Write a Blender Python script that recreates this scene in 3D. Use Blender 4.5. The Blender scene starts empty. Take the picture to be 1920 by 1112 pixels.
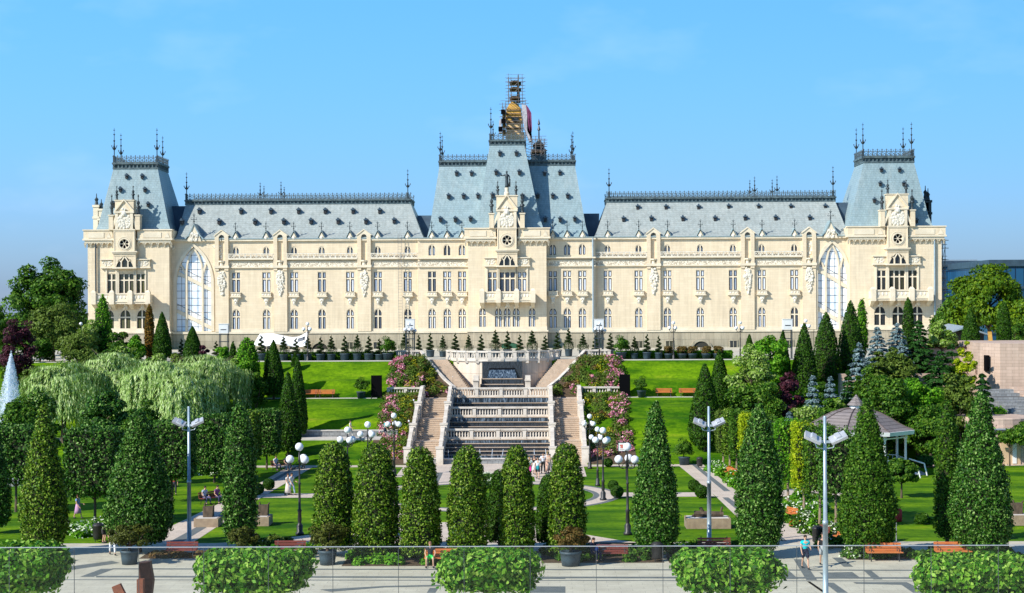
import bpy, math, random
import numpy as np
from mathutils import Vector, Matrix, Euler

# ------------------------------------------------------------------ scene, camera, sky, sun
C = bpy.context.scene.collection
SC = bpy.context.scene
W_, H_, F_ = 1920.0, 1112.0, 3000.0
CX, CY, CAMZ = 960.0, 575.0, 14.2
YAW, ROLL = 44.0/3000.0, 0.0045
FWD = Vector((-math.sin(YAW), math.cos(YAW), 0)); RGT = Vector((math.cos(YAW), math.sin(YAW), 0)); UP = Vector((0,0,1))
CR, SR = math.cos(ROLL), math.sin(ROLL)
cam = bpy.data.cameras.new('camera'); co = bpy.data.objects.new('camera', cam); C.objects.link(co)
camX = RGT*CR - UP*SR; camY = RGT*SR + UP*CR; camZ = -FWD
m = Matrix((camX, camY, camZ)).transposed().to_4x4(); m.translation = Vector((0,0,CAMZ)); co.matrix_world = m
cam.sensor_width = 36; cam.lens = F_/W_*36; cam.shift_y = (CY-H_/2)/W_
cam.clip_start = 0.5; cam.clip_end = 9000
SC.camera = co
SUNV = Vector((-0.66,-0.48,0.58)).normalized()
world = bpy.data.worlds.new("World"); SC.world = world; world.use_nodes = True
nt = world.node_tree; bg = nt.nodes['Background']
sky = nt.nodes.new('ShaderNodeTexSky'); sky.sky_type = 'NISHITA'; sky.sun_disc = False
sky.sun_elevation = math.asin(SUNV.z); sky.sun_rotation = math.atan2(SUNV.x, SUNV.y)
sky.altitude = 100; sky.air_density = 1.35; sky.dust_density = 0.6; sky.ozone_density = 3.0
tc = nt.nodes.new('ShaderNodeTexCoord'); mp = nt.nodes.new('ShaderNodeMapping'); mp.inputs['Scale'].default_value = (3.0,3.0,7.0); mp.inputs['Location'].default_value = (1.7,4.2,.6)
nz = nt.nodes.new('ShaderNodeTexNoise'); nz.inputs['Scale'].default_value = 1.6; nz.inputs['Detail'].default_value = 5; nz.inputs['Roughness'].default_value = .55
cr = nt.nodes.new('ShaderNodeValToRGB'); cr.color_ramp.elements[0].position = .52; cr.color_ramp.elements[1].position = .80
cr.color_ramp.elements[0].color = (0,0,0,1); cr.color_ramp.elements[1].color = (.11,.11,.11,1)
mx = nt.nodes.new('ShaderNodeMixRGB'); mx.inputs['Color2'].default_value = (9.4,9.2,9.9,1)
tint = nt.nodes.new('ShaderNodeMixRGB'); tint.blend_type = 'MULTIPLY'; tint.inputs['Fac'].default_value = 1; pass
L = nt.links.new
L(tc.outputs['Generated'], mp.inputs['Vector']); L(mp.outputs['Vector'], nz.inputs['Vector']); L(nz.outputs['Fac'], cr.inputs['Fac'])
sx = nt.nodes.new('ShaderNodeSeparateXYZ'); L(tc.outputs['Generated'], sx.inputs[0])
tr_ = nt.nodes.new('ShaderNodeValToRGB'); te = tr_.color_ramp.elements; te[0].position = 0.0; te[0].color = (.29,.45,1.0,1); te[1].position = .8; te[1].color = (.18,.34,.55,1); e2 = te.new(.08); e2.color = (.29,.53,1.0,1); e3 = te.new(.2); e3.color = (.31,.665,.95,1)
xr = nt.nodes.new('ShaderNodeMapRange'); xr.inputs['From Min'].default_value=-.35; xr.inputs['From Max'].default_value=.35; xr.inputs['To Min'].default_value=1.12; xr.inputs['To Max'].default_value=.80
tm = nt.nodes.new('ShaderNodeVectorMath'); tm.operation='SCALE'; L(sx.outputs['X'], xr.inputs['Value'])
L(sx.outputs['Z'], tr_.inputs[0]); L(tr_.outputs['Color'], tm.inputs[0]); L(xr.outputs['Result'], tm.inputs['Scale']); L(tm.outputs['Vector'], tint.inputs['Color2'])
L(sky.outputs['Color'], tint.inputs['Color1']); L(tint.outputs['Color'], mx.inputs['Color1']); L(cr.outputs['Color'], mx.inputs['Fac']); L(mx.outputs['Color'], bg.inputs['Color'])
bg.inputs['Strength'].default_value = 0.135
sl = bpy.data.lights.new('sun', 'SUN'); sl.energy = 4.1; sl.angle = math.radians(.5); sl.color = (1,.945,.85)
so = bpy.data.objects.new('sun', sl); C.objects.link(so); so.rotation_euler = SUNV.to_track_quat('Z','Y').to_euler()
SC.view_settings.view_transform = 'Standard'; SC.view_settings.look = 'None'; SC.view_settings.gamma = 1
SC.view_settings.exposure = 0.62

# ------------------------------------------------------------------ pixel -> world
def ray(px, py):
    u = (px-CX)/F_; v = -(py-CY)/F_
    return RGT*(u*CR+v*SR) + UP*(v*CR-u*SR) + FWD
def PY(px, py, Y):
    d = ray(px, py); t = Y/d.y; return Vector((d.x*t, Y, CAMZ+d.z*t))
def PZ(px, py, z=0.0):
    d = ray(px, py); t = (z-CAMZ)/d.z; return Vector((d.x*t, d.y*t, z))
def X_(px, Y, py=600): return PY(px, py, Y).x
def Z_(py, Y, px=951): return PY(px, py, Y).z
XA = -3.6
PROF = [(-400,0),(143.5,0),(150.5,1.75),(152.5,1.8),(153.2,2.15),(155.0,3.25),(156.3,3.42),(158.4,4.25),(159.6,4.36),(161.4,4.8),(162,4.82),(164.5,4.85),(166.4,6.5),(167.5,6.68),(170.5,8.35),(171.5,8.4),(221,7.6),(300,7.2),(700,0),(6000,-20)]
def T(Y):
    for (a,b),(c,d) in zip(PROF, PROF[1:]):
        if a <= Y <= c: return b+(d-b)*(Y-a)/(c-a)
    return 0

# ------------------------------------------------------------------ materials
def newmat(name):
    m = bpy.data.materials.new(name); m.use_nodes = True
    return m, m.node_tree, m.node_tree.nodes['Principled BSDF']
def N(nt, t, **kw):
    n = nt.nodes.new(t)
    for k, v in kw.items():
        if k in n.inputs: n.inputs[k].default_value = v
        else: setattr(n, k, v)
    return n
def mat(name, c1, c2=None, scale=1.0, rough=.7, metal=0, bump=0, detail=5, stretch=(1,1,1), spec=.4, island=False, ramp=(.35,.65)):
    m, nt, b = newmat(name)
    b.inputs['Roughness'].default_value = rough; b.inputs['Metallic'].default_value = metal
    b.inputs['Specular IOR Level'].default_value = spec
    if c2 is None: c2 = tuple(x*.85 for x in c1)
    tc = N(nt,'ShaderNodeTexCoord'); mp = N(nt,'ShaderNodeMapping'); mp.inputs['Scale'].default_value = stretch
    nz = N(nt,'ShaderNodeTexNoise', Scale=scale, Detail=detail)
    cr = N(nt,'ShaderNodeValToRGB'); cr.color_ramp.elements[0].position, cr.color_ramp.elements[1].position = ramp
    cr.color_ramp.elements[0].color = (*c1,1); cr.color_ramp.elements[1].color = (*c2,1)
    l = nt.links.new
    l(tc.outputs['Object'], mp.inputs['Vector']); l(mp.outputs['Vector'], nz.inputs['Vector'])
    if island:
        g = N(nt,'ShaderNodeNewGeometry'); l(g.outputs['Random Per Island'], cr.inputs['Fac'])
    else: l(nz.outputs['Fac'], cr.inputs['Fac'])
    l(cr.outputs['Color'], b.inputs['Base Color'])
    if bump:
        bp = N(nt,'ShaderNodeBump', Strength=bump, Distance=.05); l(nz.outputs['Fac'], bp.inputs['Height']); l(bp.outputs['Normal'], b.inputs['Normal'])
    return m
def brickmat(name, c1, c2, mortar, bw, bh, ms=.012, rough=.8, stain=.25, bump=.3, off=.5, stainc=(.3,.28,.22), floor=False, spec=.3, scol=1.0):
    m, nt, b = newmat(name); l = nt.links.new
    b.inputs['Roughness'].default_value = rough; b.inputs['Specular IOR Level'].default_value = spec
    tc = N(nt,'ShaderNodeTexCoord'); sp = N(nt,'ShaderNodeSeparateXYZ'); l(tc.outputs['Object'], sp.inputs[0])
    cb = N(nt,'ShaderNodeCombineXYZ')
    if floor: l(sp.outputs['X'], cb.inputs['X']); l(sp.outputs['Y'], cb.inputs['Y'])
    else:
        ad = N(nt,'ShaderNodeMath', operation='ADD'); l(sp.outputs['X'], ad.inputs[0]); l(sp.outputs['Y'], ad.inputs[1])
        l(ad.outputs[0], cb.inputs['X']); l(sp.outputs['Z'], cb.inputs['Y'])
    br = N(nt,'ShaderNodeTexBrick'); br.offset = off
    br.inputs['Scale'].default_value = 1; br.inputs['Brick Width'].default_value = bw; br.inputs['Row Height'].default_value = bh
    br.inputs['Mortar Size'].default_value = ms; br.inputs['Mortar Smooth'].default_value = .3
    br.inputs['Color1'].default_value = (*c1,1); br.inputs['Color2'].default_value = (*c2,1); br.inputs['Mortar'].default_value = (*mortar,1)
    l(cb.outputs[0], br.inputs['Vector'])
    nz = N(nt,'ShaderNodeTexNoise', Scale=.6, Detail=8, Roughness=.65)
    mp = N(nt,'ShaderNodeMapping'); mp.inputs['Scale'].default_value = (1,1,1) if floor else (1.3,1.3,.35)
    l(tc.outputs['Object'], mp.inputs[0]); l(mp.outputs[0], nz.inputs['Vector'])
    cr = N(nt,'ShaderNodeValToRGB'); cr.color_ramp.elements[0].position=.50; cr.color_ramp.elements[1].position=.75
    cr.color_ramp.elements[0].color=(0,0,0,1); cr.color_ramp.elements[1].color=(stain,)*3+(1,)
    l(nz.outputs['Fac'], cr.inputs[0])
    mx = N(nt,'ShaderNodeMixRGB'); mx.inputs['Color2'].default_value = (*stainc,1)
    l(cr.outputs[0], mx.inputs['Fac']); l(br.outputs['Color'], mx.inputs['Color1'])
    n3 = N(nt,'ShaderNodeTexNoise', Scale=1.0, Detail=6, Roughness=.7); m3 = N(nt,'ShaderNodeMapping'); m3.inputs['Scale'].default_value = (.5,.5,1) if floor else (2.6,2.6,.16)
    l(tc.outputs['Object'], m3.inputs[0]); l(m3.outputs[0], n3.inputs['Vector'])
    c3 = N(nt,'ShaderNodeValToRGB'); c3.color_ramp.elements[0].position=.40; c3.color_ramp.elements[1].position=.72; c3.color_ramp.elements[0].color=(1.04,1.04,1.04,1); c3.color_ramp.elements[1].color=(1-.55*stain,1-.58*stain,1-.62*stain,1)
    l(n3.outputs['Fac'], c3.inputs[0]); m4 = N(nt,'ShaderNodeMixRGB'); m4.blend_type='MULTIPLY'; m4.inputs['Fac'].default_value = 1
    l(mx.outputs[0], m4.inputs['Color1']); l(c3.outputs[0], m4.inputs['Color2']); l(m4.outputs[0], b.inputs['Base Color'])
    bp = N(nt,'ShaderNodeBump', Strength=bump, Distance=.02); bp.invert = True; l(br.outputs['Fac'], bp.inputs['Height']); l(bp.outputs[0], b.inputs['Normal'])
    return m
def leafmat(name, cols, trans=.25, rough=.55, spec=.35, sat=True):
    spec = min(spec,.18)
    if sat and cols[0][1] > cols[0][0]*1.2 and cols[0][1] > cols[0][2]*1.5: cols = [(r*1.02, g*1.22, b*.55) for r,g,b in cols]
    m, nt, b = newmat(name); l = nt.links.new
    g = N(nt,'ShaderNodeNewGeometry'); cr = N(nt,'ShaderNodeValToRGB')
    e = cr.color_ramp.elements
    e[0].position = 0; e[0].color = (*cols[0],1); e[1].position = 1; e[1].color = (*cols[-1],1)
    for i, c in enumerate(cols[1:-1]): el = e.new((i+1)/(len(cols)-1)); el.color = (*c,1)
    l(g.outputs['Random Per Island'], cr.inputs[0]); l(cr.outputs[0], b.inputs['Base Color'])
    b.inputs['Roughness'].default_value = rough; b.inputs['Specular IOR Level'].default_value = spec
    if trans > 0:
        t = N(nt,'ShaderNodeBsdfTranslucent'); mx = N(nt,'ShaderNodeMixShader'); mx.inputs[0].default_value = trans
        l(cr.outputs[0], t.inputs[0]); l(b.outputs[0], mx.inputs[1]); l(t.outputs[0], mx.inputs[2]); l(mx.outputs[0], nt.nodes['Material Output'].inputs[0])
    return m
M = {}
M['wall'] = brickmat('cream_masonry', (.765,.64,.455),(.71,.59,.41),(.64,.525,.37), 1.1,.34, .014, bump=.15, stain=.24, stainc=(.52,.42,.30))
M['trim'] = mat('cream_stone_trim', (.78,.68,.51),(.66,.57,.42), .8, .75, bump=.15)
M['relief'] = mat('white_carved_stone', (.84,.80,.70),(.62,.56,.44), 4, .8, bump=.5)
M['frieze'] = mat('carved_frieze_stone', (.84,.77,.62),(.42,.35,.25), 5.5, .8, bump=1.0, ramp=(.42,.60))
M['plinth'] = brickmat('grey_plinth_stone', (.50,.43,.31),(.42,.36,.26),(.25,.22,.17), 2.2,.9,.02, stain=.6, stainc=(.20,.18,.14))
M['slate'] = brickmat('blue_grey_slate', (.29,.39,.41),(.255,.35,.375),(.20,.275,.295), .5,.32,.025, rough=.5, stain=.38, stainc=(.42,.47,.46), bump=.3, spec=.4)
M['slate_dark'] = mat('dark_slate', (.05,.085,.12),(.035,.06,.09), 1, .5)
M['slate_wing'] = brickmat('weathered_grey_slate', (.37,.41,.39),(.335,.375,.36),(.26,.295,.285), .5,.32,.025, rough=.5, stain=.45, stainc=(.50,.51,.47), bump=.3, spec=.4)
M['iron'] = mat('dark_wrought_iron', (.06,.08,.09),(.035,.045,.05), 6, .5, .4)
M['ironlight'] = mat('weathered_iron_cresting', (.16,.20,.21),(.07,.09,.10), 6, .5, .3)
M['cornice'] = mat('lead_roof_cornice', (.12,.17,.18),(.05,.075,.085), 2.5, .6)
M['frame'] = mat('dark_window_frame', (.035,.03,.03), None, 3, .5)
def glassmat(name, cols, rough=.12, spec=.6):
    m, nt, b = newmat(name); l = nt.links.new
    o = N(nt,'ShaderNodeObjectInfo'); cr = N(nt,'ShaderNodeValToRGB'); cr.color_ramp.interpolation='CONSTANT'
    e = cr.color_ramp.elements; e[0].position=0; e[0].color=(*cols[0],1); e[1].position=1-1/len(cols); e[1].color=(*cols[-1],1)
    for i,c in enumerate(cols[1:-1]): el=e.new((i+1)/len(cols)); el.color=(*c,1)
    l(o.outputs['Random'], cr.inputs[0])
    tc = N(nt,'ShaderNodeTexCoord'); nz = N(nt,'ShaderNodeTexNoise', Scale=1.3, Detail=2); l(tc.outputs['Object'], nz.inputs['Vector'])
    mx = N(nt,'ShaderNodeMixRGB'); mx.blend_type='MULTIPLY'; mx.inputs['Fac'].default_value=.22
    l(cr.outputs[0], mx.inputs['Color1']); l(nz.outputs['Fac'], mx.inputs['Color2']); l(mx.outputs[0], b.inputs['Base Color'])
    b.inputs['Roughness'].default_value = rough; b.inputs['Specular IOR Level'].default_value = spec
    return m
M['pane'] = glassmat('curtain_and_sky_glass', [(.78,.84,.92),(.68,.77,.90),(.86,.90,.95),(.50,.58,.70),(.80,.85,.93),(.30,.36,.45),(.74,.80,.90),(.82,.87,.93),(.10,.12,.16)])  # curtain tones, with pale sky reflection painted into the colours
M['pane_dark'] = glassmat('dark_window_glass', [(.03,.035,.03),(.06,.06,.04),(.04,.045,.05)])
M['pane_ochre'] = glassmat('blind_window_glass', [(.14,.14,.06),(.10,.10,.05),(.16,.15,.08)])
M['pane_sky'] = mat('sky_painted_stair_glass', (.92,.96,1.0),(.62,.80,.97), .45, .08, spec=.8, stretch=(1.6,1.6,.5), ramp=(.42,.6))  # bright sky reflection painted into the pane colour
M['black'] = mat('black_panel', (.004,.004,.005), None, 1, .9, spec=.05)
M['recess'] = mat('shadowed_interior', (.05,.045,.035), None, 1, .9)
M['balu'] = mat('white_balustrade_stone', (.70,.63,.54),(.52,.46,.38), 1.2, .7, bump=.1)
M['pinkstone'] = brickmat('pink_sandstone_cladding', (.55,.41,.32),(.47,.35,.27),(.30,.22,.17), 1.1,.32,.012, stain=.25, stainc=(.5,.45,.38))
M['bastion'] = brickmat('pale_bastion_cladding', (.72,.62,.50),(.64,.55,.45),(.42,.35,.28), .8,1.4,.025, stain=.4, stainc=(.48,.42,.34), off=0)
M['steps'] = brickmat('sandstone_steps', (.54,.42,.31),(.48,.37,.27),(.27,.20,.14), 1.4,5,.01, stain=.35, stainc=(.42,.36,.27))
M['blackwall'] = mat('wet_black_granite', (.015,.018,.022),(.05,.06,.075), 5, .12, spec=.8, stretch=(3,3,.4), bump=.4)
M['greystone'] = brickmat('grey_rubble_stone', (.30,.31,.31),(.20,.21,.22),(.12,.12,.12), .5,.25,.02, stain=.3)
M['globe'] = mat('white_lamp_globe', (.86,.87,.88),(.80,.82,.85), 1, .3, spec=.5)
M['lamp'] = mat('dark_lamp_post', (.05,.05,.05),(.03,.03,.03), 3, .45, .3)
M['galv'] = mat('galvanised_steel', (.42,.50,.54),(.34,.42,.46), 3, .4, .4)
M['silver'] = mat('silver_floodlight', (.75,.76,.76),(.6,.62,.63), 4, .25, .5)
M['white'] = mat('white_paint', (.82,.82,.80), None, 1, .5)
M['cloth'] = mat('white_sheet', (.84,.84,.83),(.75,.75,.76), 1.5, .8)
M['letters'] = mat('grey_lettering', (.22,.24,.28), None, 1, .8)
M['orange'] = mat('orange_wood', (.62,.20,.055),(.48,.14,.04), 3, .5, stretch=(1,8,8))
M['maroon'] = mat('maroon_wood', (.22,.055,.04),(.16,.04,.03), 3, .5, stretch=(1,8,8))
M['pot'] = mat('blue_grey_pot', (.045,.075,.095),(.03,.05,.065), 2, .55)
M['soil'] = mat('brown_soil', (.11,.07,.04),(.06,.04,.02), 3, .95, bump=.6)
M['bark'] = mat('tree_bark', (.12,.085,.055),(.06,.045,.03), 6, .9, bump=.6, stretch=(1,1,.3))
M['barkpale'] = mat('pale_bark', (.30,.22,.15),(.20,.15,.10), 6, .9, bump=.5, stretch=(1,1,.3))
M['core_shade'] = mat('foliage_core_shade', (.028,.034,.012),(.016,.02,.008), 3, .95)  # near-black core colour, shade deep in the foliage painted in
M['kerb'] = mat('pale_kerb_stone', (.62,.58,.52),(.50,.46,.41), 1, .8)
M['rust'] = mat('weathered_steel', (.26,.085,.04),(.17,.055,.03), 3, .7)
M['rustdark'] = mat('darker_weathered_steel', (.12,.045,.025),(.07,.03,.018), 3, .7)
M['yellow'] = mat('ochre_boarding', (.62,.36,.07),(.45,.25,.05), 2, .7)
M['palewood'] = mat('pale_ochre_masonry', (.78,.55,.28),(.62,.42,.22), 2, .8)
M['net'] = mat('mauve_netting', (.24,.05,.13),(.14,.03,.08), 2, .8)
M['netwhite'] = mat('white_netting', (.55,.52,.54),(.36,.34,.36), 3, .8)
M['scaf'] = mat('scaffold_tube', (.30,.27,.25),(.16,.14,.14), 3, .5, .3)
M['plank'] = mat('brown_planks', (.16,.10,.05),(.09,.06,.03), 3, .8)
M['shingle'] = brickmat('brown_shingles', (.25,.215,.205),(.20,.175,.165),(.09,.075,.07), .35,.25,.02, rough=.7, stain=.3, stainc=(.3,.25,.22))
M['blueglass'] = brickmat('blue_glass_curtain_wall', (.012,.06,.13),(.02,.09,.19),(.008,.02,.05), 1.6,4.2,.12, rough=.3, stain=0, bump=0, off=0, spec=.35)
M['plaza'] = brickmat('pale_paving', (.56,.52,.41),(.52,.48,.38),(.36,.33,.27), 1.2,.6,.012, floor=True, stain=.35, stainc=(.46,.43,.37), bump=.1)
M['pinkpave'] = brickmat('pinkish_paving', (.62,.52,.42),(.56,.47,.385),(.38,.32,.27), .8,.4,.012, floor=True, stain=.3, stainc=(.5,.43,.36), bump=.1)
M['greystripe'] = mat('grey_paving_stripe', (.15,.165,.16),(.115,.13,.13), 2, .8)
M['metalrail'] = mat('brushed_rail', (.55,.56,.55), None, 4, .3, .6)
M['skin'] = mat('skin', (.62,.36,.24),(.55,.31,.2), 2, .6)
def lawnmat():
    m, nt, b = newmat('lawn_grass'); l = nt.links.new
    tc = N(nt,'ShaderNodeTexCoord')
    n1 = N(nt,'ShaderNodeTexNoise', Scale=.30, Detail=8, Roughness=.68); n2 = N(nt,'ShaderNodeTexNoise', Scale=2.6, Detail=8, Roughness=.75)
    mp = N(nt,'ShaderNodeMapping'); mp.inputs['Scale'].default_value=(.35,1.0,1); l(tc.outputs['Object'], mp.inputs[0]); l(mp.outputs[0], n1.inputs['Vector'])
    l(tc.outputs['Object'], n2.inputs['Vector'])
    c1 = N(nt,'ShaderNodeValToRGB'); c1.color_ramp.elements[0].position=.40; c1.color_ramp.elements[1].position=.60; cm = c1.color_ramp.elements.new(.70); cm.color=(.25,.31,.02,1)
    c1.color_ramp.elements[0].color=(.030,.115,.001,1); c1.color_ramp.elements[1].color=(.155,.30,.003,1)
    c2 = N(nt,'ShaderNodeValToRGB'); c2.color_ramp.elements[0].position=.3; c2.color_ramp.elements[1].position=.7
    c2.color_ramp.elements[0].color=(.40,.50,.4,1); c2.color_ramp.elements[1].color=(1.25,1.15,1,1)
    l(n1.outputs['Fac'], c1.inputs[0]); l(n2.outputs['Fac'], c2.inputs[0])
    mx = N(nt,'ShaderNodeMixRGB'); mx.blend_type='MULTIPLY'; mx.inputs['Fac'].default_value=1
    l(c1.outputs[0], mx.inputs['Color1']); l(c2.outputs[0], mx.inputs['Color2']); l(mx.outputs[0], b.inputs['Base Color'])
    b.inputs['Roughness'].default_value=.9; b.inputs['Specular IOR Level'].default_value=.1
    bp = N(nt,'ShaderNodeBump', Strength=.6, Distance=.05); l(n2.outputs['Fac'], bp.inputs['Height']); l(bp.outputs[0], b.inputs['Normal'])
    return m
M['lawn'] = lawnmat()
def G(*cols, **k): return cols
M['l_top'] = leafmat('hornbeam_leaves', [(.010,.03,.002),(.03,.075,.003),(.07,.135,.006),(.13,.18,.02),(.24,.27,.09)], .06, .5, .25)
M['l_dark'] = leafmat('dark_glossy_leaves', [(.006,.024,.003),(.014,.055,.006),(.03,.095,.012),(.07,.14,.03),(.20,.27,.14)], .06, .5, .3)
M['l_yew'] = leafmat('yew_needles', [(.010,.035,.003),(.026,.072,.005),(.06,.115,.010)], .15)
M['l_bright'] = leafmat('bright_green_leaves', [(.02,.08,.004),(.06,.18,.008),(.13,.29,.02),(.24,.38,.06)], .3)
M['l_lime'] = leafmat('pale_green_leaves', [(.10,.22,.02),(.18,.32,.03),(.30,.42,.08),(.42,.52,.20)], .3, sat=False)
M['l_mid'] = leafmat('mid_green_leaves', [(.012,.045,.004),(.03,.085,.008),(.07,.14,.015),(.15,.22,.05)], .25)
M['l_olive'] = leafmat('olive_green_leaves', [(.05,.08,.02),(.10,.135,.035),(.16,.19,.06)], .25)
M['l_yellow'] = leafmat('yellow_green_leaves', [(.16,.22,.01),(.30,.34,.015),(.45,.42,.02)], .3)
M['l_ytree'] = leafmat('yellowing_tree_leaves', [(.03,.07,.005),(.08,.14,.008),(.17,.21,.012)], .25)
M['l_willow'] = leafmat('willow_leaves', [(.10,.21,.03),(.25,.40,.08),(.44,.58,.19),(.62,.72,.38)], .2, sat=False)
M['l_blue'] = leafmat('silvery_blue_needles', [(.08,.15,.15),(.17,.26,.27),(.30,.38,.40)], .1)
M['l_spruce'] = leafmat('dark_spruce_needles', [(.010,.04,.012),(.022,.07,.022),(.04,.10,.03)], .1)
M['l_purple'] = leafmat('purple_leaves', [(.035,.010,.016),(.07,.018,.028),(.12,.03,.045)], .2)
M['l_orange'] = leafmat('browning_thuja', [(.14,.06,.008),(.24,.12,.012),(.10,.10,.01)], .2)
M['l_red'] = leafmat('red_leaves', [(.16,.03,.01),(.28,.06,.015)], .2)
M['l_autumn'] = leafmat('reddish_olive_foliage', [(.06,.06,.012),(.13,.09,.02),(.20,.11,.03)], .2)
M['l_maple'] = leafmat('maple_leaves', [(.015,.06,.004),(.04,.14,.008),(.09,.22,.016),(.20,.32,.06),(.34,.42,.16)], .25)
M['l_juniper'] = leafmat('dark_juniper_foliage', [(.018,.026,.003),(.05,.065,.006),(.12,.135,.018)], .05, sat=False)
M['l_hedge'] = leafmat('low_hedge_leaves', [(.06,.16,.008),(.12,.26,.012)], .2)
M['l_spiral'] = leafmat('spiral_yew_needles', [(.012,.03,.008),(.03,.055,.012)], .1)
M['f_pink'] = leafmat('pink_rose_petals', [(.62,.12,.24),(.76,.30,.40),(.82,.48,.52),(.42,.03,.10)], .2)
M['f_white'] = leafmat('white_blossom', [(.75,.78,.66),(.6,.66,.45)], .2)
M['f_yellow'] = leafmat('yellow_shrub_leaves', [(.38,.34,.01),(.24,.26,.01),(.5,.42,.02)], .2)
M['f_brown'] = leafmat('dry_brown_shrub', [(.14,.08,.025),(.22,.13,.05),(.08,.08,.02)], .2)
M['f_orange'] = leafmat('orange_blossom', [(.75,.22,.02),(.6,.12,.02)], .2)
M['spray'] = leafmat('water_spray', [(.90,.93,.96),(.80,.88,.96)], .5)
_cl = {}
def clothmat(c):
    if c not in _cl: _cl[c] = mat('fabric_%d' % len(_cl), c, None, 3, .85)
    return _cl[c]

# ------------------------------------------------------------------ objects
def link(name, me, parent=None, loc=None):
    o = bpy.data.objects.new(name, me); C.objects.link(o)
    if parent is not None: o.parent = parent
    if loc is not None: o.location = loc
    return o
def tag(o, label, cat, group=None, kind=None):
    if kind: o['kind'] = kind
    if label: o['label'] = label
    if cat: o['category'] = cat
    if group: o['group'] = group
    return o
def thing(name, label, cat, loc=(0,0,0), rz=0, group=None):
    o = bpy.data.objects.new(name, None); C.objects.link(o); o.location = loc; o.rotation_euler = (0,0,rz); o.empty_display_size = .2
    return tag(o, label, cat, group)
def struct(o, label=None): o['kind'] = 'structure'; 
class MB:
    def __init__(s): s.v=[]; s.f=[]; s.m=[]
    def add(s, vs, fs, mi=0):
        b = len(s.v); s.v.extend([tuple(v) for v in vs]); s.f.extend([tuple(b+i for i in f) for f in fs]); s.m.extend([mi]*len(fs)); return s
    def box(s, x0,x1,y0,y1,z0,z1, mi=0):
        return s.add([(x0,y0,z0),(x1,y0,z0),(x1,y1,z0),(x0,y1,z0),(x0,y0,z1),(x1,y0,z1),(x1,y1,z1),(x0,y1,z1)],
              [(0,3,2,1),(4,5,6,7),(0,1,5,4),(1,2,6,5),(2,3,7,6),(3,0,4,7)], mi)
    def frus(s, a, z0, b, z1, mi=0, bottom=True):   # a,b = (x0,x1,y0,y1)
        return s.add([(a[0],a[2],z0),(a[1],a[2],z0),(a[1],a[3],z0),(a[0],a[3],z0),(b[0],b[2],z1),(b[1],b[2],z1),(b[1],b[3],z1),(b[0],b[3],z1)],
              [(0,3,2,1),(4,5,6,7),(0,1,5,4),(1,2,6,5),(2,3,7,6),(3,0,4,7)], mi)
    def xz(s, poly, y0, y1, mi=0):      # polygon (x,z) extruded y0 (front) .. y1
        n = len(poly); vs = [(x,y0,z) for x,z in poly]+[(x,y1,z) for x,z in poly]
        fs = [tuple(range(n)), tuple(range(2*n-1,n-1,-1))]+[(i,(i+1)%n+0,(i+1)%n+n,i+n) for i in range(n)]
        return s.add(vs, fs, mi)
    def strip(s, pts, w, y0, y1, mi=0, closed=False):   # band of width w along xz polyline
        P = [Vector((p[0],p[1])) for p in pts]; n=len(P); Lf=[]; Rt=[]
        for i in range(n):
            a = P[i-1] if (i>0 or closed) else P[i]; b = P[(i+1)%n] if (i<n-1 or closed) else P[i]
            d = (b-a); d = d.normalized() if d.length>1e-9 else Vector((1,0)); q = Vector((-d.y,d.x))*w/2
            Lf.append(P[i]+q); Rt.append(P[i]-q)
        vs=[]
        for i in range(n): vs += [(Lf[i].x,y0,Lf[i].y),(Rt[i].x,y0,Rt[i].y),(Rt[i].x,y1,Rt[i].y),(Lf[i].x,y1,Lf[i].y)]
        fs=[]
        rng_ = range(n) if closed else range(n-1)
        for i in rng_:
            a=i*4; b=((i+1)%n)*4
            for k in range(4): fs.append((a+k,a+(k+1)%4,b+(k+1)%4,b+k))
        if not closed: fs += [(0,1,2,3),((n-1)*4+3,(n-1)*4+2,(n-1)*4+1,(n-1)*4)]
        return s.add(vs, fs, mi)
    def tube(s, p0, p1, r0, r1=None, n=6, mi=0):
        r1 = r0 if r1 is None else r1
        p0=Vector(p0); p1=Vector(p1); d=(p1-p0).normalized(); a = d.orthogonal().normalized(); b = d.cross(a)
        vs=[]
        for p,r in ((p0,r0),(p1,r1)):
            for i in range(n):
                t=2*math.pi*i/n; vs.append(p+a*math.cos(t)*r+b*math.sin(t)*r)
        fs=[(i,(i+1)%n,n+(i+1)%n,n+i) for i in range(n)]+[tuple(range(n-1,-1,-1)), tuple(range(n,2*n))]
        return s.add(vs, fs, mi)
    def path(s, pts, r, n=6, mi=0):
        for i in range(len(pts)-1):
            r0 = r[i] if isinstance(r,(list,tuple)) else r; r1 = r[i+1] if isinstance(r,(list,tuple)) else r
            s.tube(pts[i], pts[i+1], r0, r1, n, mi)
        return s
    def lathe(s, prof, cx=0, cy=0, n=12, mi=0, z0=0, a0=0):
        vs=[]; k=len(prof)
        for r,z in prof:
            for i in range(n):
                t=a0+2*math.pi*i/n; vs.append((cx+max(r,1e-4)*math.cos(t),cy+max(r,1e-4)*math.sin(t),z0+z))
        fs=[(j*n+i,j*n+(i+1)%n,(j+1)*n+(i+1)%n,(j+1)*n+i) for j in range(k-1) for i in range(n)]
        fs += [tuple(range(n-1,-1,-1)), tuple(range((k-1)*n,k*n))]
        return s.add(vs, fs, mi)
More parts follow.
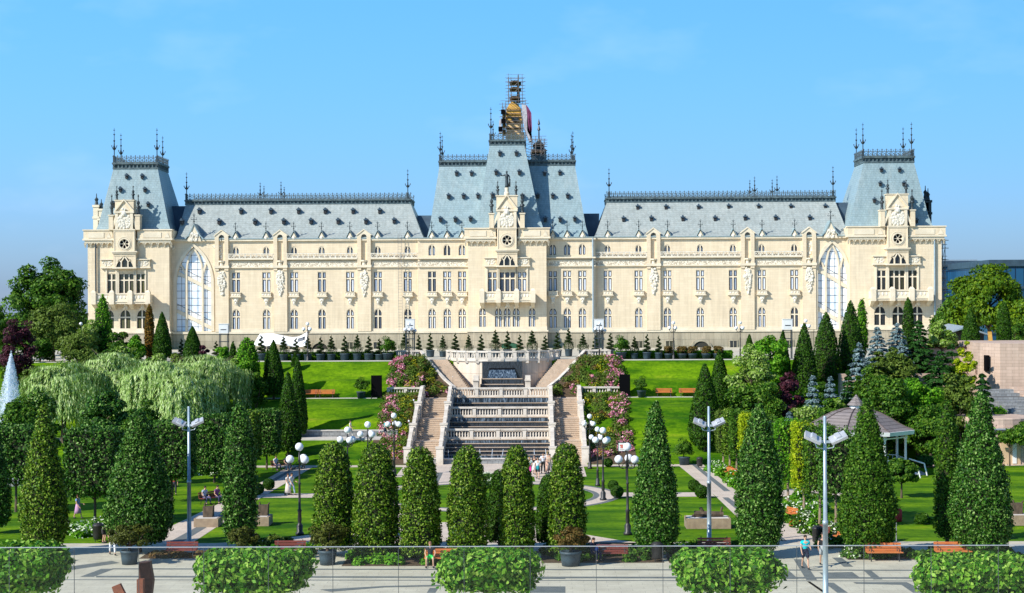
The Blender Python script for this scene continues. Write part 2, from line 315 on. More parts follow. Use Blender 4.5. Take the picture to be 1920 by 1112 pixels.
    def ball(s, c, r, n=8, mi=0, k=5):
        rx,ry,rz = (r,r,r) if not isinstance(r,(tuple,list)) else r
        vs=[]
        for j in range(1,k):
            ph=math.pi*j/k
            for i in range(n):
                t=2*math.pi*i/n; vs.append((c[0]+rx*math.sin(ph)*math.cos(t),c[1]+ry*math.sin(ph)*math.sin(t),c[2]-rz*math.cos(ph)))
        b=len(vs); vs += [(c[0],c[1],c[2]-rz),(c[0],c[1],c[2]+rz)]
        fs=[(j*n+i,j*n+(i+1)%n,(j+1)*n+(i+1)%n,(j+1)*n+i) for j in range(k-2) for i in range(n)]
        fs += [(b,(i+1)%n,i) for i in range(n)]+[(b+1,(k-2)*n+i,(k-2)*n+(i+1)%n) for i in range(n)]
        return s.add(vs, fs, mi)
    def mesh(s, name, mats, smooth=False):
        me = bpy.data.meshes.new(name); me.from_pydata(s.v, [], s.f)
        for m in (mats if isinstance(mats,(list,tuple)) else [mats]): me.materials.append(m)
        if any(s.m): me.polygons.foreach_set('material_index', s.m)
        if smooth: me.polygons.foreach_set('use_smooth', [True]*len(s.f))
        me.update(); return me
    def build(s, name, mats, parent=None, smooth=False, world=False, center=False):
        if world and parent is not None:
            l = parent.location; s.v = [(x-l[0],y-l[1],z-l[2]) for x,y,z in s.v]
        if center:
            a = np.array(s.v); c = (a.min(0)+a.max(0))/2; c[2] = a[:,2].min(); s.v = [tuple(p) for p in (a-c)]
            return link(name, s.mesh(name, mats, smooth), parent, tuple(c))
        return link(name, s.mesh(name, mats, smooth), parent)
def copy_tree(o, parent=None):
    c = o.copy(); C.objects.link(c)
    if parent is not None: c.parent = parent; c.matrix_parent_inverse = Matrix()
    for ch in list(o.children): copy_tree(ch, c)
    return c
_protos = {}
def place(key, maker, loc, label, rz=0, scale=1, group=None):
    if key not in _protos: _protos[key] = o = maker()
    else: o = copy_tree(_protos[key])
    o.location = loc; o.rotation_euler = (0,0,rz); o.scale = (scale,)*3 if not isinstance(scale,tuple) else scale
    o['label'] = label
    if group: o['group'] = group
    elif 'group' in o: del o['group']
    return o
# ------------------------------------------------------------------ foliage helpers
def rg(seed): return np.random.default_rng(seed)
def nrm(a): return a/np.maximum(np.linalg.norm(a,axis=-1,keepdims=True),1e-9)
def bumpf(P, s, seed=0):
    a = seed*1.7
    return (np.sin(P[:,0]*s+a)*np.sin(P[:,1]*s*1.1+a*2)+np.sin(P[:,2]*s*1.3+a*3)*np.sin(P[:,0]*s*.7+P[:,1]*s*.9)+.6*np.sin(P[:,2]*s*2.3+P[:,0]*s*2.1+a))/2.2
def leafverts(P, Nn, size, r, tilt=.7, aspect=.6, T0=None):
    n = len(P); Nn = nrm(Nn + r.normal(0,tilt,(n,3)))
    t = r.normal(0,1,(n,3)) if T0 is None else T0 + r.normal(0,.25,(n,3))
    t = nrm(t - Nn*(t*Nn).sum(1,keepdims=True)); b = np.cross(Nn,t)
    s = size*r.uniform(.65,1.35,(n,1)); 
    v = np.empty((n,4,3)); v[:,0]=P-t*s*.5; v[:,1]=P+b*s*aspect*.5+t*s*.05; v[:,2]=P+t*s*.5; v[:,3]=P-b*s*aspect*.5+t*s*.05
    return v.reshape(-1,3)
def quadmesh(name, V, m, mi=None):
    me = bpy.data.meshes.new(name); n = len(V)//4
    me.vertices.add(len(V)); me.vertices.foreach_set('co', V.astype(np.float32).ravel())
    me.loops.add(n*4); me.loops.foreach_set('vertex_index', np.arange(n*4,dtype=np.int32))
    me.polygons.add(n); me.polygons.foreach_set('loop_start', np.arange(0,n*4,4,dtype=np.int32))
    try: me.polygons.foreach_set('loop_total', np.full(n,4,dtype=np.int32))
    except Exception: pass
    for q in (m if isinstance(m,(list,tuple)) else [m]): me.materials.append(q)
    if mi is not None: me.polygons.foreach_set('material_index', mi.astype(np.int32))
    me.update(calc_edges=True); me.validate(); return me
def trunk(parent, h, r0, r1, m='bark', lean=0, limbs=0, spread=1, seed=0, name='trunk', z0=0):
    b = MB(); R = random.Random(seed); pts=[(0,0,z0-.15)]; rr=[r0*1.25]
    for i in range(1,5): pts.append((lean*i/4+R.uniform(-.06,.06)*r0*4, R.uniform(-.06,.06)*r0*4, h*i/4)); rr.append(r0+(r1-r0)*i/4)
    b.path(pts, rr, 8)
    for i in range(limbs):
        a = R.uniform(0,6.28); t = R.uniform(.45,.98); p = Vector(pts[0]).lerp(Vector(pts[-1]), t); L_ = spread*R.uniform(.6,1.1)
        q = p+Vector((math.cos(a)*L_*.5, math.sin(a)*L_*.5, L_*.45)); e = q+Vector((math.cos(a+.4)*L_*.5, math.sin(a+.4)*L_*.5, L_*.35))
        b.path([p,q,e],[r1*.8,r1*.5,r1*.2],6)
    return b.build(name, M[m], parent)
def interp(prof, t):
    a = np.array(prof); return np.interp(t, a[:,0], a[:,1])
# clipped topiary: prof = [(t, r_fraction)]
def topiary(name, label, cat, loc, H, R, prof, m, n=7000, size=.14, z0=.5, tr=.12, seed=0, group=None, rag=.05, noise=.06, trunkmat='bark', sq=0, clump=150, crad=.14):
    o = thing(name, label, cat, loc, group=group); r = rg(seed); h = H-z0
    t = r.uniform(0,1,n*3); rr = interp(prof,t); keep = r.uniform(0,1,n*3) < (rr/max(p[1] for p in prof)+.05); t=t[keep][:n]; rr=interp(prof,t); k=len(t)
    a = r.uniform(0,2*np.pi,k)
    if clump:
        nc = int(min(k//3, max(60, R*h*clump))); ci = r.integers(0,nc,k); cm_ = (r.uniform(0,1,k)<.62); t = np.where(cm_, t[:nc][ci], t); a = np.where(cm_, a[:nc][ci], a); rr = interp(prof,t)
    P = np.stack([np.cos(a)*rr*R, np.sin(a)*rr*R, z0+t*h],1)
    d = bumpf(P, 2.4/max(R,.3), seed)*noise + bumpf(P, 6.0, seed+3)*.03
    fac = 1 + d + r.normal(0,rag,k)*.6 - (r.uniform(0,1,k)<.25)*.08
    P[:,0]*=fac; P[:,1]*=fac
    if sq:
        s = np.maximum(np.abs(np.cos(a)),np.abs(np.sin(a)))**-sq; P[:,0]*=s; P[:,1]*=s
    if clump: dd = nrm(r.normal(0,1,(k,3))); cr_ = np.where(cm_, crad*r.uniform(.5,1.35,nc)[ci]*r.uniform(.55,1.0,k), .03); P[:,:2] = P[:,:2]*np.where(cm_, .97, .93)[:,None]; P = P + dd*cr_[:,None]; P[:,2] = np.minimum(P[:,2], H+.05)
    dr = (interp(prof,np.clip(t+.02,0,1))-interp(prof,np.clip(t-.02,0,1)))*R/(.04*h)
    Nn = np.stack([np.cos(a),np.sin(a),-dr],1)
    if clump: Nn = nrm(Nn)*np.where(cm_, .55, 1.5)[:,None] + dd
    # cap
    kc = int(n*.03)
    V = leafverts(P, Nn, size, r, .75)
    crown = link('crown', quadmesh('crown', V, m), o)
    b = MB(); pr = [(max(x[1],.02)*R*.80, z0+.1+x[0]*(h-.2)) for x in prof]; b.lathe(pr, n=14); core = b.mesh('crown_core', M['core_shade']); 
    link('shade_core', core, o)  # added solid core, its dark colour stands in for shade inside the crown
    b = MB(); b.path([(0,0,-.05),(0,0,z0*.6),(0,0,z0+h*.2)],[tr*1.3,tr,tr],7); b.build('trunk', M[trunkmat], o)
    return o
CONE = [(0,.60),(.04,.82),(.12,.95),(.22,1),(.34,.95),(.45,.84),(.58,.69),(.72,.50),(.84,.35),(.93,.22),(.98,.12),(1,.03)]
BULLET = [(0,.84),(.03,.93),(.12,1),(.3,1),(.5,.95),(.68,.85),(.80,.75),(.88,.65),(.94,.52),(.975,.38),(1,.14)]
COLUMN = [(0,.6),(.05,.85),(.15,1),(.4,1),(.6,.92),(.8,.74),(.92,.5),(1,.08)]
BALL = [(0,.1),(.04,.40),(.15,.72),(.3,.92),(.5,1),(.7,.92),(.85,.72),(.96,.40),(1,.1)]
YCONE = [(0,.80),(.08,.97),(.2,1),(.4,.88),(.6,.68),(.8,.42),(.93,.2),(1,.03)]
def crown_cloud(r, W, D, Hh, zc, nl, size, nclump=60, clump=.26, lobes=None, up=.5, hollow=.55):
    # clumps spread through an ellipsoid, leaves on each clump's shell
    c = r.normal(0,1,(nclump,3)); c = nrm(c)*r.uniform(hollow,1,(nclump,1))**.6
    c[:,2] = np.where(c[:,2]<-.55, c[:,2]*.6, c[:,2])
    wob = 1+.16*np.sin(3*np.arctan2(c[:,1],c[:,0])+r.uniform(0,6))+r.normal(0,.08,nclump)
    c = c*wob[:,None]
    Cc = c*np.array([W/2,D/2,Hh/2])*(1-clump*.55)
    rad = clump*min(W,Hh)*.5*r.uniform(.6,1.35,nclump)
    i = r.integers(0,nclump,nl); d = nrm(r.normal(0,1,(nl,3))); d[:,2] = np.where(r.uniform(0,1,nl)<up*.5, np.abs(d[:,2]), d[:,2])
    P = Cc[i] + d*(rad[i]*r.uniform(.75,1.08,nl))[:,None]*np.array([1.15,1.15,.8]); P[:,2]+=zc
    out = nrm(Cc[i]/np.array([W/2,D/2,Hh/2])**1.0)
    return P, nrm(d+out*.5+np.array([0,0,.35]))
def tree(name, label, cat, loc, H, W, m, nl=9000, size=.3, z0=None, D=None, seed=0, group=None, trunkmat='bark', nclump=60, clump=.26, tr=None):
    o = thing(name, label, cat, loc, group=group); r = rg(seed); z0 = H*.25 if z0 is None else z0; Hh = H-z0; D = W if D is None else D
    P, Nn = crown_cloud(r, W, D, Hh, z0+Hh/2, nl, size, nclump, clump)
    link('crown', quadmesh('crown', leafverts(P,Nn,size,r,.45), M[m]), o)
    tr = tr or max(.06,W*.035)
    trunk(o, z0+Hh*.55, tr, tr*.4, trunkmat, limbs=9, spread=W*.38, seed=seed)
    return o
def shrub(name, label, loc, H, W, m, nl=2500, size=.16, seed=0, group=None, D=None, flower=None, fl=.25):
    o = thing(name, label, 'shrub', loc, group=group); r = rg(seed); D = W if D is None else D
    P, Nn = crown_cloud(r, W, D, H*1.15, H*.45, nl, size, 22, .34, hollow=.2)
    P[:,2] = np.maximum(P[:,2], .02)
    link('foliage', quadmesh('foliage', leafverts(P,Nn,size,r,.5), M[m]), o)
    if flower:
        P, Nn = crown_cloud(r, W*1.03, D*1.03, H*1.2, H*.45, int(nl*fl), size, 22, .34, hollow=.8); P[:,2]=np.maximum(P[:,2],.05)
        link('blossom', quadmesh('blossom', leafverts(P,Nn,size*.9,r,.6,.9), M[flower]), o)
    b = MB(); R = random.Random(seed)
    for i in range(6):
        a=R.uniform(0,6.28); b.path([(0,0,-.05),(math.cos(a)*W*.15,math.sin(a)*D*.15,H*.35),(math.cos(a)*W*.28,math.sin(a)*D*.28,H*.7)],[.04,.025,.012],5)
    b.build('stem', M['bark'], o)
    return o
def conifer(name, label, loc, H, R, m, nl=7000, size=.22, seed=0, group=None, tiers=12, cat='conifer', power=.95):
    o = thing(name, label, cat, loc, group=group); r = rg(seed)
    nl=int(nl*1.7); nb = tiers*17; tb = (np.arange(nb)//17 + r.uniform(0,.5,nb))/tiers; ab = r.uniform(0,6.283,nb); Lb = R*np.clip(1-tb,0,1)**power*r.uniform(.75,1.15,nb)+.04
    i = r.integers(0,nb,nl*2); keep = r.uniform(0,1,nl*2) < Lb[i]/R+.08; i=i[keep][:nl]; k=len(i)
    s = r.uniform(.12,1,k)**.7; L_=Lb[i]; z = .06*H + tb[i]*H*.94
    lat = r.normal(0,1,k)*.17*L_*(1.15-s)
    x = np.cos(ab[i])*s*L_ - np.sin(ab[i])*lat; y = np.sin(ab[i])*s*L_ + np.cos(ab[i])*lat
    z = z - s*s*L_*.22 + .12*s*L_ + r.normal(0,.03,k)*H/8
    P = np.stack([x,y,np.minimum(z,H)],1); Nn = np.stack([np.cos(ab[i])*.5,np.sin(ab[i])*.5,np.full(k,.8)],1)
    T0 = np.stack([np.cos(ab[i]),np.sin(ab[i]),np.full(k,-.3)],1)
    link('crown', quadmesh('crown', leafverts(P,Nn,size*1.15,r,.5,.5,T0), M[m]), o)
    b = MB(); b.tube((0,0,-.1),(0,0,H*.97),R*.07+.04,.015,7); b.build('trunk', M['bark'], o)
    return o
def willow(name, label, loc, H, W, seed=0, group=None, ns=1300, D=None, m='l_willow'):
    o = thing(name, label, 'willow', loc, group=group); r = rg(seed); D = W if D is None else D; k=26
    nd = 46; da = r.uniform(0,6.283,nd); dr = np.sqrt(r.uniform(0,1,nd))*.8; dome = np.stack([np.cos(da)*dr*W/2, np.sin(da)*dr*D/2],1); dh = H*(.93-.30*dr**2)+r.uniform(-.07,.07,nd)*H
    g = r.integers(0,nd,ns); a = r.uniform(0,6.283,ns); ln = r.uniform(.35,1.05,ns)*H*.62; rad = r.uniform(.25,1,ns)*W*.13
    j = np.linspace(0,1,k)[None,:]
    u = np.clip(j*3.2,0,1); hor = np.sin(u*np.pi/2)*rad[:,None]
    x = dome[g,0][:,None]+np.cos(a)[:,None]*hor; y = dome[g,1][:,None]+np.sin(a)[:,None]*hor
    z = dh[g][:,None] + .35*np.sin(np.clip(j*4,0,np.pi))*rad[:,None]*.8 - ln[:,None]*np.clip(j-.14,0,1)/.86
    x = x+.12*np.sin(j*7+a[:,None]*5); P = np.stack([x,y,z],2).reshape(-1,3)+r.normal(0,.05,(ns*k,3)); P = P[P[:,2]>.3]
    n=len(P); out = nrm(P*np.array([1,1,0])+1e-3); T0=np.tile(np.array([[0,0,-1.0]]),(n,1))
    Nn = nrm(out+np.array([0,0,.3]))
    V = leafverts(P,Nn,H*.055,r,.35,.20,T0)
    link('crown', quadmesh('crown', V, M[m]), o)
    trunk(o, H*.8, .3, .1, 'bark', limbs=14, spread=W*.3, seed=seed)
    return o
def boxtree(name, label, loc, H, W, D, z0, m, nl=5000, size=.16, seed=0, group=None, trunkmat='bark', rag=.06, round_=.12, tr=.09, pw=5, crad=.17):
    o = thing(name, label, 'tree', loc, group=group); r = rg(seed)
    hx,hy,hz = W/2,D/2,(H-z0)/2
    area = np.array([hy*hz,hy*hz,hx*hz,hx*hz,hx*hy,hx*hy*.6]); f = r.choice(6,nl,p=area/area.sum())
    u = r.uniform(-1,1,(nl,3)); ax = np.array([0,0,1,1,2,2])[f]; sg = np.array([1,-1,1,-1,1,-1])[f]; u[np.arange(nl),ax]=sg
    q = np.abs(u)**pw; rr = (q.sum(1))**(1/pw); u2 = u/rr[:,None]**(round_*5)
    P = u2*np.array([hx,hy,hz]); d = 1+bumpf(P,2.2,seed)*.05+r.normal(0,rag,nl)*.6-(r.uniform(0,1,nl)<.25)*.08; P*=d[:,None]
    Nn = np.zeros((nl,3)); Nn[np.arange(nl),ax]=sg; Nn += u*.3; P[:,2]+=z0+hz
    nc=int(min(nl//3,max(60,int((W*D+W*(H-z0)*2+D*(H-z0)*2)*22)))); ci=r.integers(0,nc,nl); cm_=r.uniform(0,1,nl)<.62; dd=nrm(r.normal(0,1,(nl,3))); P=np.where(cm_[:,None],P[ci]+dd*(crad*r.uniform(.5,1.35,nc)[ci]*r.uniform(.6,1,nl))[:,None],P*.95+np.array([0,0,(z0+hz)*.05])+dd*.03); Nn=np.where(cm_[:,None],nrm(Nn[ci])*.55+dd,nrm(Nn)*1.5+dd)
    low = P[:,2]<z0+.2; P[low,2]-=r.uniform(0,.35,low.sum())*min(1,size*4)
    link('crown', quadmesh('crown', leafverts(P,Nn,size,r,.6), M[m]), o)
    b=MB(); e=.3; b.box(-hx+e,hx-e,-hy+e,hy-e,z0+e,H-e); b.build('shade_core', M['core_shade'], o)  # the box is an added dark core painting the shade between leaves
    b=MB(); b.path([(0,0,-.05),(.02,0,z0*.5),(0,0,z0+hz*.4)],[tr*1.2,tr,tr*.8],7)
    if W>2.5:
        for sx in (-1,1): b.path([(0,0,z0*.8),(sx*W*.2,0,z0+.1),(sx*W*.36,0,z0+hz)],[tr*.7,tr*.5,tr*.3],6)
    b.build('trunk', M[trunkmat], o)
    return o

# ------------------------------------------------------------------ ground
def poly_obj(name, pts, m, z=0.0, kind='structure', thick=0):
    b = MB(); n=len(pts)
    if thick:
        vs=[(x,y,z) for x,y in pts]+[(x,y,z-thick) for x,y in pts]
        b.add(vs, [tuple(range(n))]+[(i,i+n,(i+1)%n+n,(i+1)%n) for i in range(n)])
    else: b.add([(x,y,z) for x,y in pts],[tuple(range(n))])
    o = b.build(name, M[m]); o['kind']=kind; return o
SL, SRt = XA-8.2, XA+8.2     # stair strip limits
xs = [-3000,-600,-120,-60,-30,SL-.02,SL+.02,SRt-.02,SRt+.02,30,60,120,600,3000]
ys = sorted(set([p[0] for p in PROF]+[145,147,149,155,158,160,166,168,174.9,175.0,60,100]))
b = MB(); ny=len(ys); nx=len(xs)
def Tg(x,y):
    if SL<x<SRt and 143.6<y<174.95: return -.4
    return T(y)
for y in ys:
    for x in xs: b.v.append((x,y,Tg(x,y)))
for j in range(ny-1):
    for i in range(nx-1): b.f.append((j*nx+i,j*nx+i+1,(j+1)*nx+i+1,(j+1)*nx+i)); b.m.append(0)
g = b.build('lawn', M['lawn']); g['kind']='structure'
# plaza and paths (flat part, z just above the lawn)
poly_obj('plaza', [(-90,-30),(90,-30),(90,96.3),(-90,96.3)], 'plaza', .008)
def arc(cx,cy,r,a0,a1,n=32): return [(cx+r*math.cos(a0+(a1-a0)*i/n), cy+r*math.sin(a0+(a1-a0)*i/n)) for i in range(n+1)]
fore = [tuple(PZ(x,y).xy) for x,y in [(400,1019),(500,1013),(590,1002),(700,989),(820,980),(921,976),(1000,980),(1060,991),(1100,1003),(1167,1014),(1230,1021)]]
poly_obj('forecourt_path', fore[::-1]+[(fore[0][0],96.0),(fore[-1][0],96.0)][::1], 'pinkpave', .012)
b = MB(); RO, RI = 9.9, 7.9; n=64
def ring(b, cx, cy, ro, ri, z, n=64, mi=0):
    vs=[(cx+q*math.cos(2*math.pi*i/n),cy+q*math.sin(2*math.pi*i/n),z) for q in (ri,ro) for i in range(n)]
    b.add(vs,[(i,n+i,n+(i+1)%n,(i+1)%n) for i in range(n)],mi)
ring(b,XA,120.5,RO,RI,.012); ring(b,XA,120.5,RI+.45,RI+.02,.016,mi=1); ring(b,XA,120.5,RO-.02,RO-.4,.016,mi=1)
o = b.build('ring_path', [M['pinkpave'],M['greystripe']]); o['kind']='structure'
def mirror(p): return [(2*XA-x,y) for x,y in p][::-1]
def both(name, pts, m, z):
    poly_obj(name, pts, m, z); poly_obj(name, mirror(pts), m, z)
both('garden_path', [(13.6,95.9),(17.1,95.9),(15.3,123.5),(14.9,144.4),(12.6,144.4),(13.35,120)], 'pinkpave', .012)
both('path_stripe', [(14.3,96.5),(15.1,96.5),(14.2,118.6),(13.75,118.6)], 'greystripe', .016)
both('path_stripe', [(14.35,122.6),(14.85,122.6),(14.3,143),(13.9,143)], 'greystripe', .016)
both('cross_path', [(RO+XA-.3,119.2),(13.3,119.2),(13.3,121.9),(RO+XA-.3,121.9)], 'pinkpave', .013)
poly_obj('cascade_apron', [(-30.5,141.8),(-11.8,141.8),(-11.8,133.5),(4.2,133.5),(4.2,141.8),(13,141.8),(13,144.6),(-30.5,144.6)], 'pinkpave', .010)
both('axis_path', [(XA+3.6,127.5),(XA+5.7,127.5),(XA+6.2,134),(XA+3.4,134)], 'pinkpave', .014)
both('path_stripe', [(XA+4.3,128),(XA+4.95,128),(XA+5.2,137),(XA+4.4,137)], 'greystripe', .018)
poly_obj('centre_path', [(XA+3.6,96),(XA+6.3,96),(XA+6.3,113),(XA+3.6,113)], 'pinkpave', .0145)
poly_obj('centre_path', [(XA-6.3,96),(XA-3.6,96),(XA-3.6,113),(XA-6.3,113)], 'pinkpave', .0145)
poly_obj('gazebo_path', [tuple(PZ(x,y).xy) for x,y in [(1440,925),(1500,914),(1560,916),(1620,930),(1610,938),(1550,926),(1500,924),(1450,936)]], 'pinkpave', .012)
poly_obj('gazebo_path', [tuple(PZ(x,y).xy) for x,y in [(1655,888),(1720,880),(1740,890),(1690,896)]], 'pinkpave', .012)
poly_obj('side_path', [tuple(PZ(x,y).xy) for x,y in [(1700,872),(1790,869),(1920,868),(1920,873),(1790,875),(1700,878)]], 'pinkpave', .012)
# hillside path and low stone wall
def slab(name, x0,x1,y0,y1,z,m,th=.1):
    b=MB(); b.box(x0,x1,y0,y1,z-th,z); o=b.build(name,M[m]); o['kind']='structure'; return o
slab('hillside_path', -70, SL-1.2, 150.3,152.4, 1.86,'kerb',.6)
for x0,x1,lb in ((-27,SL-1.4,'low grey rubble wall behind the path left of the stairs'),):
    b=MB(); b.box(x0,x1,152.45,152.85,1.4,2.42); b.box(x0,x1,152.40,152.9,2.42,2.5,1); tag(b.build('rubble_wall',[M['greystone'],M['kerb']]), lb, 'wall')
slab('bench_terrace_path', -70, SL-4.5, 163.9,164.6, 4.9,'kerb',.3)
slab('bench_terrace_path', SRt+4.5, 60, 163.9,164.6, 4.9,'kerb',.3)
slab('terrace_paving', -90, SL-2, 171.4,172.8, 8.46,'kerb',.4)
slab('terrace_paving', SRt+2, 60, 171.4,172.8, 8.46,'kerb',.4)
poly_obj('terrace_square', [(-90,175.2),(90,175.2),(90,222),(-90,222)], 'plaza', 8.42)
# plaza paving bands
def band(pts, m='greystripe', z=.012): poly_obj('paving_band', [tuple(PZ(x,y).xy) for x,y in pts], m, z)
band([(210,1066),(1900,1069),(1900,1071),(210,1068)])
band([(180,1080),(1900,1083),(1900,1086),(180,1083)])
band([(-60,1086.5),(2000,1089.5),(2000,1090.8),(-60,1087.8)])
for a in [[(0,1098),(60,1072),(210,1052),(225,1056),(80,1077),(0,1108)],[(150,1082),(190,1067),(215,1067),(175,1082)],
          [(600,1106),(720,1099),(830,1097),(900,1098),(900,1100),(830,1099.5),(720,1102),(620,1110)],
          [(800,1112),(806,1103),(822,1103),(816,1112)],[(1000,1100),(1060,1100),(1060,1112),(990,1112)],
          [(1459,1071),(1480,1071),(1497,1086),(1474,1086)],[(1488,1049),(1505,1049),(1532,1088),(1512,1088)],[(1560,1046),(1578,1046),(1600,1063),(1582,1063)],
          [(1536,1074),(1598,1073),(1612,1083),(1548,1084)],[(1618,1069),(1632,1069),(1655,1087),(1638,1087)],[(1545,1093),(1563,1093),(1590,1112),(1570,1112)],[(1600,1092),(1700,1092),(1712,1098),(1735,1112),(1712,1112),(1690,1097),(1605,1095)],
          [(1740,1074),(1790,1074),(1800,1084),(1750,1084)],[(1840,1060),(1855,1060),(1880,1087),(1862,1087)],
          [(1005,1083),(1060,1083),(1060,1086),(1005,1086)],[(100,1058),(130,1050),(150,1050),(110,1062)]]: band(a, z=.014)
band([(1513,1091),(1519,1091),(1550,1112),(1543,1112)],'black',.018)
# ------------------------------------------------------------------ the palace
Y0 = 225.0
pal = thing('palace', 'long cream neo-gothic palace with blue-grey slate roofs and three towers above the terrace', 'palace', (XA,Y0,7.5))
def fin(b, name, mats, smooth=False): return b.build(name, mats, pal, smooth, world=True, center=True)
GZ = 6.8
def arch_curve(cx, w, zt, kind, n=10):
    r = w/2
    if kind=='round': return [(cx+r*math.cos(t), zt-r+r*math.sin(t)) for t in [math.pi-math.pi*i/n for i in range(n+1)]]
    R_ = w*(1.0 if kind=='pointed' else 1.35); hh = math.sqrt(R_*R_-(R_-r)**2); zs = zt-hh; out=[]
    a1 = math.acos((R_-r)/R_)
    for i in range(n//2+1):
        t = a1*i/(n//2); out.append((cx-r+R_-R_*math.cos(t), zs+R_*math.sin(t)))
    rt = [(2*cx-x,z) for x,z in out[:-1]][::-1]
    return out+rt
def wall(b, x0,x1,z0,z1,Y,holes,dep=.38, side=None):
    # holes: (cx,w,zb,zt,kind); decomposed into cells, reveals and arch spandrels
    X = sorted(set([x0,x1]+[h[0]-h[1]/2 for h in holes]+[h[0]+h[1]/2 for h in holes]))
    Zs = sorted(set([z0,z1]+[h[2] for h in holes]+[h[3] for h in holes]))
    for i in range(len(X)-1):
        run=None
        for j in range(len(Zs)-1):
            cx=(X[i]+X[i+1])/2; cz=(Zs[j]+Zs[j+1])/2
            inside = any(abs(cx-h[0])<h[1]/2 and h[2]<cz<h[3] for h in holes)
            if not inside:
                if run is None: run=Zs[j]
            if inside or j==len(Zs)-2:
                top = Zs[j] if inside else Zs[j+1]
                if run is not None and top>run: b.add([(X[i],Y,run),(X[i+1],Y,run),(X[i+1],Y,top),(X[i],Y,top)],[(0,1,2,3)])
                run=None
    for cx,w,zb,zt,k in holes:
        l,r=cx-w/2,cx+w/2
        c = [(l,zt),(r,zt)] if k=='rect' else arch_curve(cx,w,zt,k)
        loop = [(l,zb)]+c+[(r,zb)]
        n=len(loop); vs=[(x,Y,z) for x,z in loop]+[(x,Y+dep,z) for x,z in loop]
        b.add(vs,[(i,i+1,i+1+n,i+n) for i in range(n-1)]+[(n-1,0,n,2*n-1)],1)
        if k!='rect':
            h=len(c)//2
            for half,xx in ((c[:h+1],l),(c[h:],r)):
                for i in range(len(half)-1):
                    a,d=half[i],half[i+1]
                    b.add([(a[0],Y,a[1]),(d[0],Y,d[1]),(d[0],Y,zt),(a[0],Y,zt)],[(0,1,2,3)])
    if side is not None: b.box(x0+.01,x1-.01,Y+dep+.02,side,z0,z1)
_wc={}
def win(cx, w, zb, zt, Y, kind='rect', cols=2, split=.66, pane='pane', dep=.21, rows=2, name='window'):
    key=(round(w,1),round(zt-zb,1),kind,cols,split,rows)
    h=round(zt-zb,1); W=round(w,1)
    if key not in _wc:
        b=MB(); t=.09
        b.box(-W/2,W/2,.02,.26,-.10,.06)                 # sill
        xs_=[-W/2+W*i/cols for i in range(cols+1)]
        for x in xs_[1:-1]: b.box(x-t,x+t,.06,.24,.06,h-.02)
        if kind=='rect': b.box(-W/2,W/2,.06,.2,h-.10,h)
        if rows==2: b.box(-W/2,W/2,.07,.23,h*split-t,h*split+t)
        if kind!='rect': b.strip(arch_curve(0,W-.1,h-.05,kind),.13,.05,.22)
        for x in (-W/2,W/2): b.box(min(x,x-.06*np.sign(x)),max(x,x-.06*np.sign(x)),.065,.21,0,h-(0 if kind=='rect' else W/2))
        fr=b.mesh('window',[M['trim']])
        b=MB(); e=.135
        for i in range(cols):
            l=xs_[i]+(t if i else .06)-.001; r=xs_[i+1]-(t if i<cols-1 else .06)+.001
            for zz0,zz1 in (((.06,h*split-t),(h*split+t,h-.05)) if rows==2 else ((.06,h-.05),)):
                if kind!='rect' and zz1>h-.2: zz1=h-.02
                b.box(l,l+e*.7,.12,.25,zz0,zz1); b.box(r-e*.7,r,.12,.25,zz0,zz1); b.box(l+e*.7,r-e*.7,.125,.245,zz0,zz0+e*.7); b.box(l+e*.7,r-e*.7,.125,.245,zz1-e*.7,zz1)
        if kind!='rect': b.strip(arch_curve(0,W-.34,h-.17,kind),.12,.10,.26)
        sash=b.mesh('sash',[M['frame']])
        b=MB(); b.box(-W/2,W/2,dep-.03,dep+.05,0,h); pn=b.mesh('pane',[M['pane']])
        _wc[key]=(fr,sash,pn)
    fr,sash,pn=_wc[key]
    o=link(name,fr,pal,(cx-XA,Y-Y0,zb-7.5)); link('sash',sash,o)
    p=link('pane',pn,o)
    if pane!='pane': p.data=_altpane(pn,pane)
    return o
_ap={}
def _altpane(me,k):
    if (me.name,k) not in _ap:
        n=me.copy(); n.materials.clear(); n.materials.append(M[k]); _ap[(me.name,k)]=n
    return _ap[(me.name,k)]
def hole(px, wpx, yt, yb, Y, kind='rect', ref=None):
    ref = px if ref is None else ref
    s = Y/F_
    return (X_(px,Y), round(wpx*s,1), Z_(yb,Y,ref), Z_(yb,Y,ref)+round(Z_(yt,Y,ref)-Z_(yb,Y,ref),1), kind)
def addwin(h, Y, **k): return win(h[0],h[1],h[2],h[3],Y,h[4],**k)
# reusable small parts


_pc={}
def part(name, key, fn, loc, mats, smooth=False, sx=1):
    if key not in _pc: b=MB(); fn(b); _pc[key]=b.mesh(name,mats,smooth)
    o=link(name,_pc[key],pal,(loc[0]-XA,loc[1]-Y0,loc[2]-7.5)); o.scale=(sx,1,1); return o
def f_balcony(b):    # little balcony box below an upper window, with corbel and keystone below
    b.box(-.72,.72,-.5,0,-.02,.08); b.box(-.66,.66,-.42,0,-.50,-.02); b.box(-.78,.78,-.56,0,-.62,-.50); b.box(-.6,.6,-.4,0,-.76,-.62)
    for x in (-.4,0,.4): b.ball((x,-.42,-.26),(.11,.06,.13),6,1,4)
    b.frus((-.22,.22,-.02,0),-1.75,(-.34,.34,-.36,0),-.76,1)
    for x,z in ((-.14,-1.1),(.14,-1.1),(0,-1.4),(0,-1.0)): b.ball((x,-.26,z),(.16,.16,.2),6,1,4)
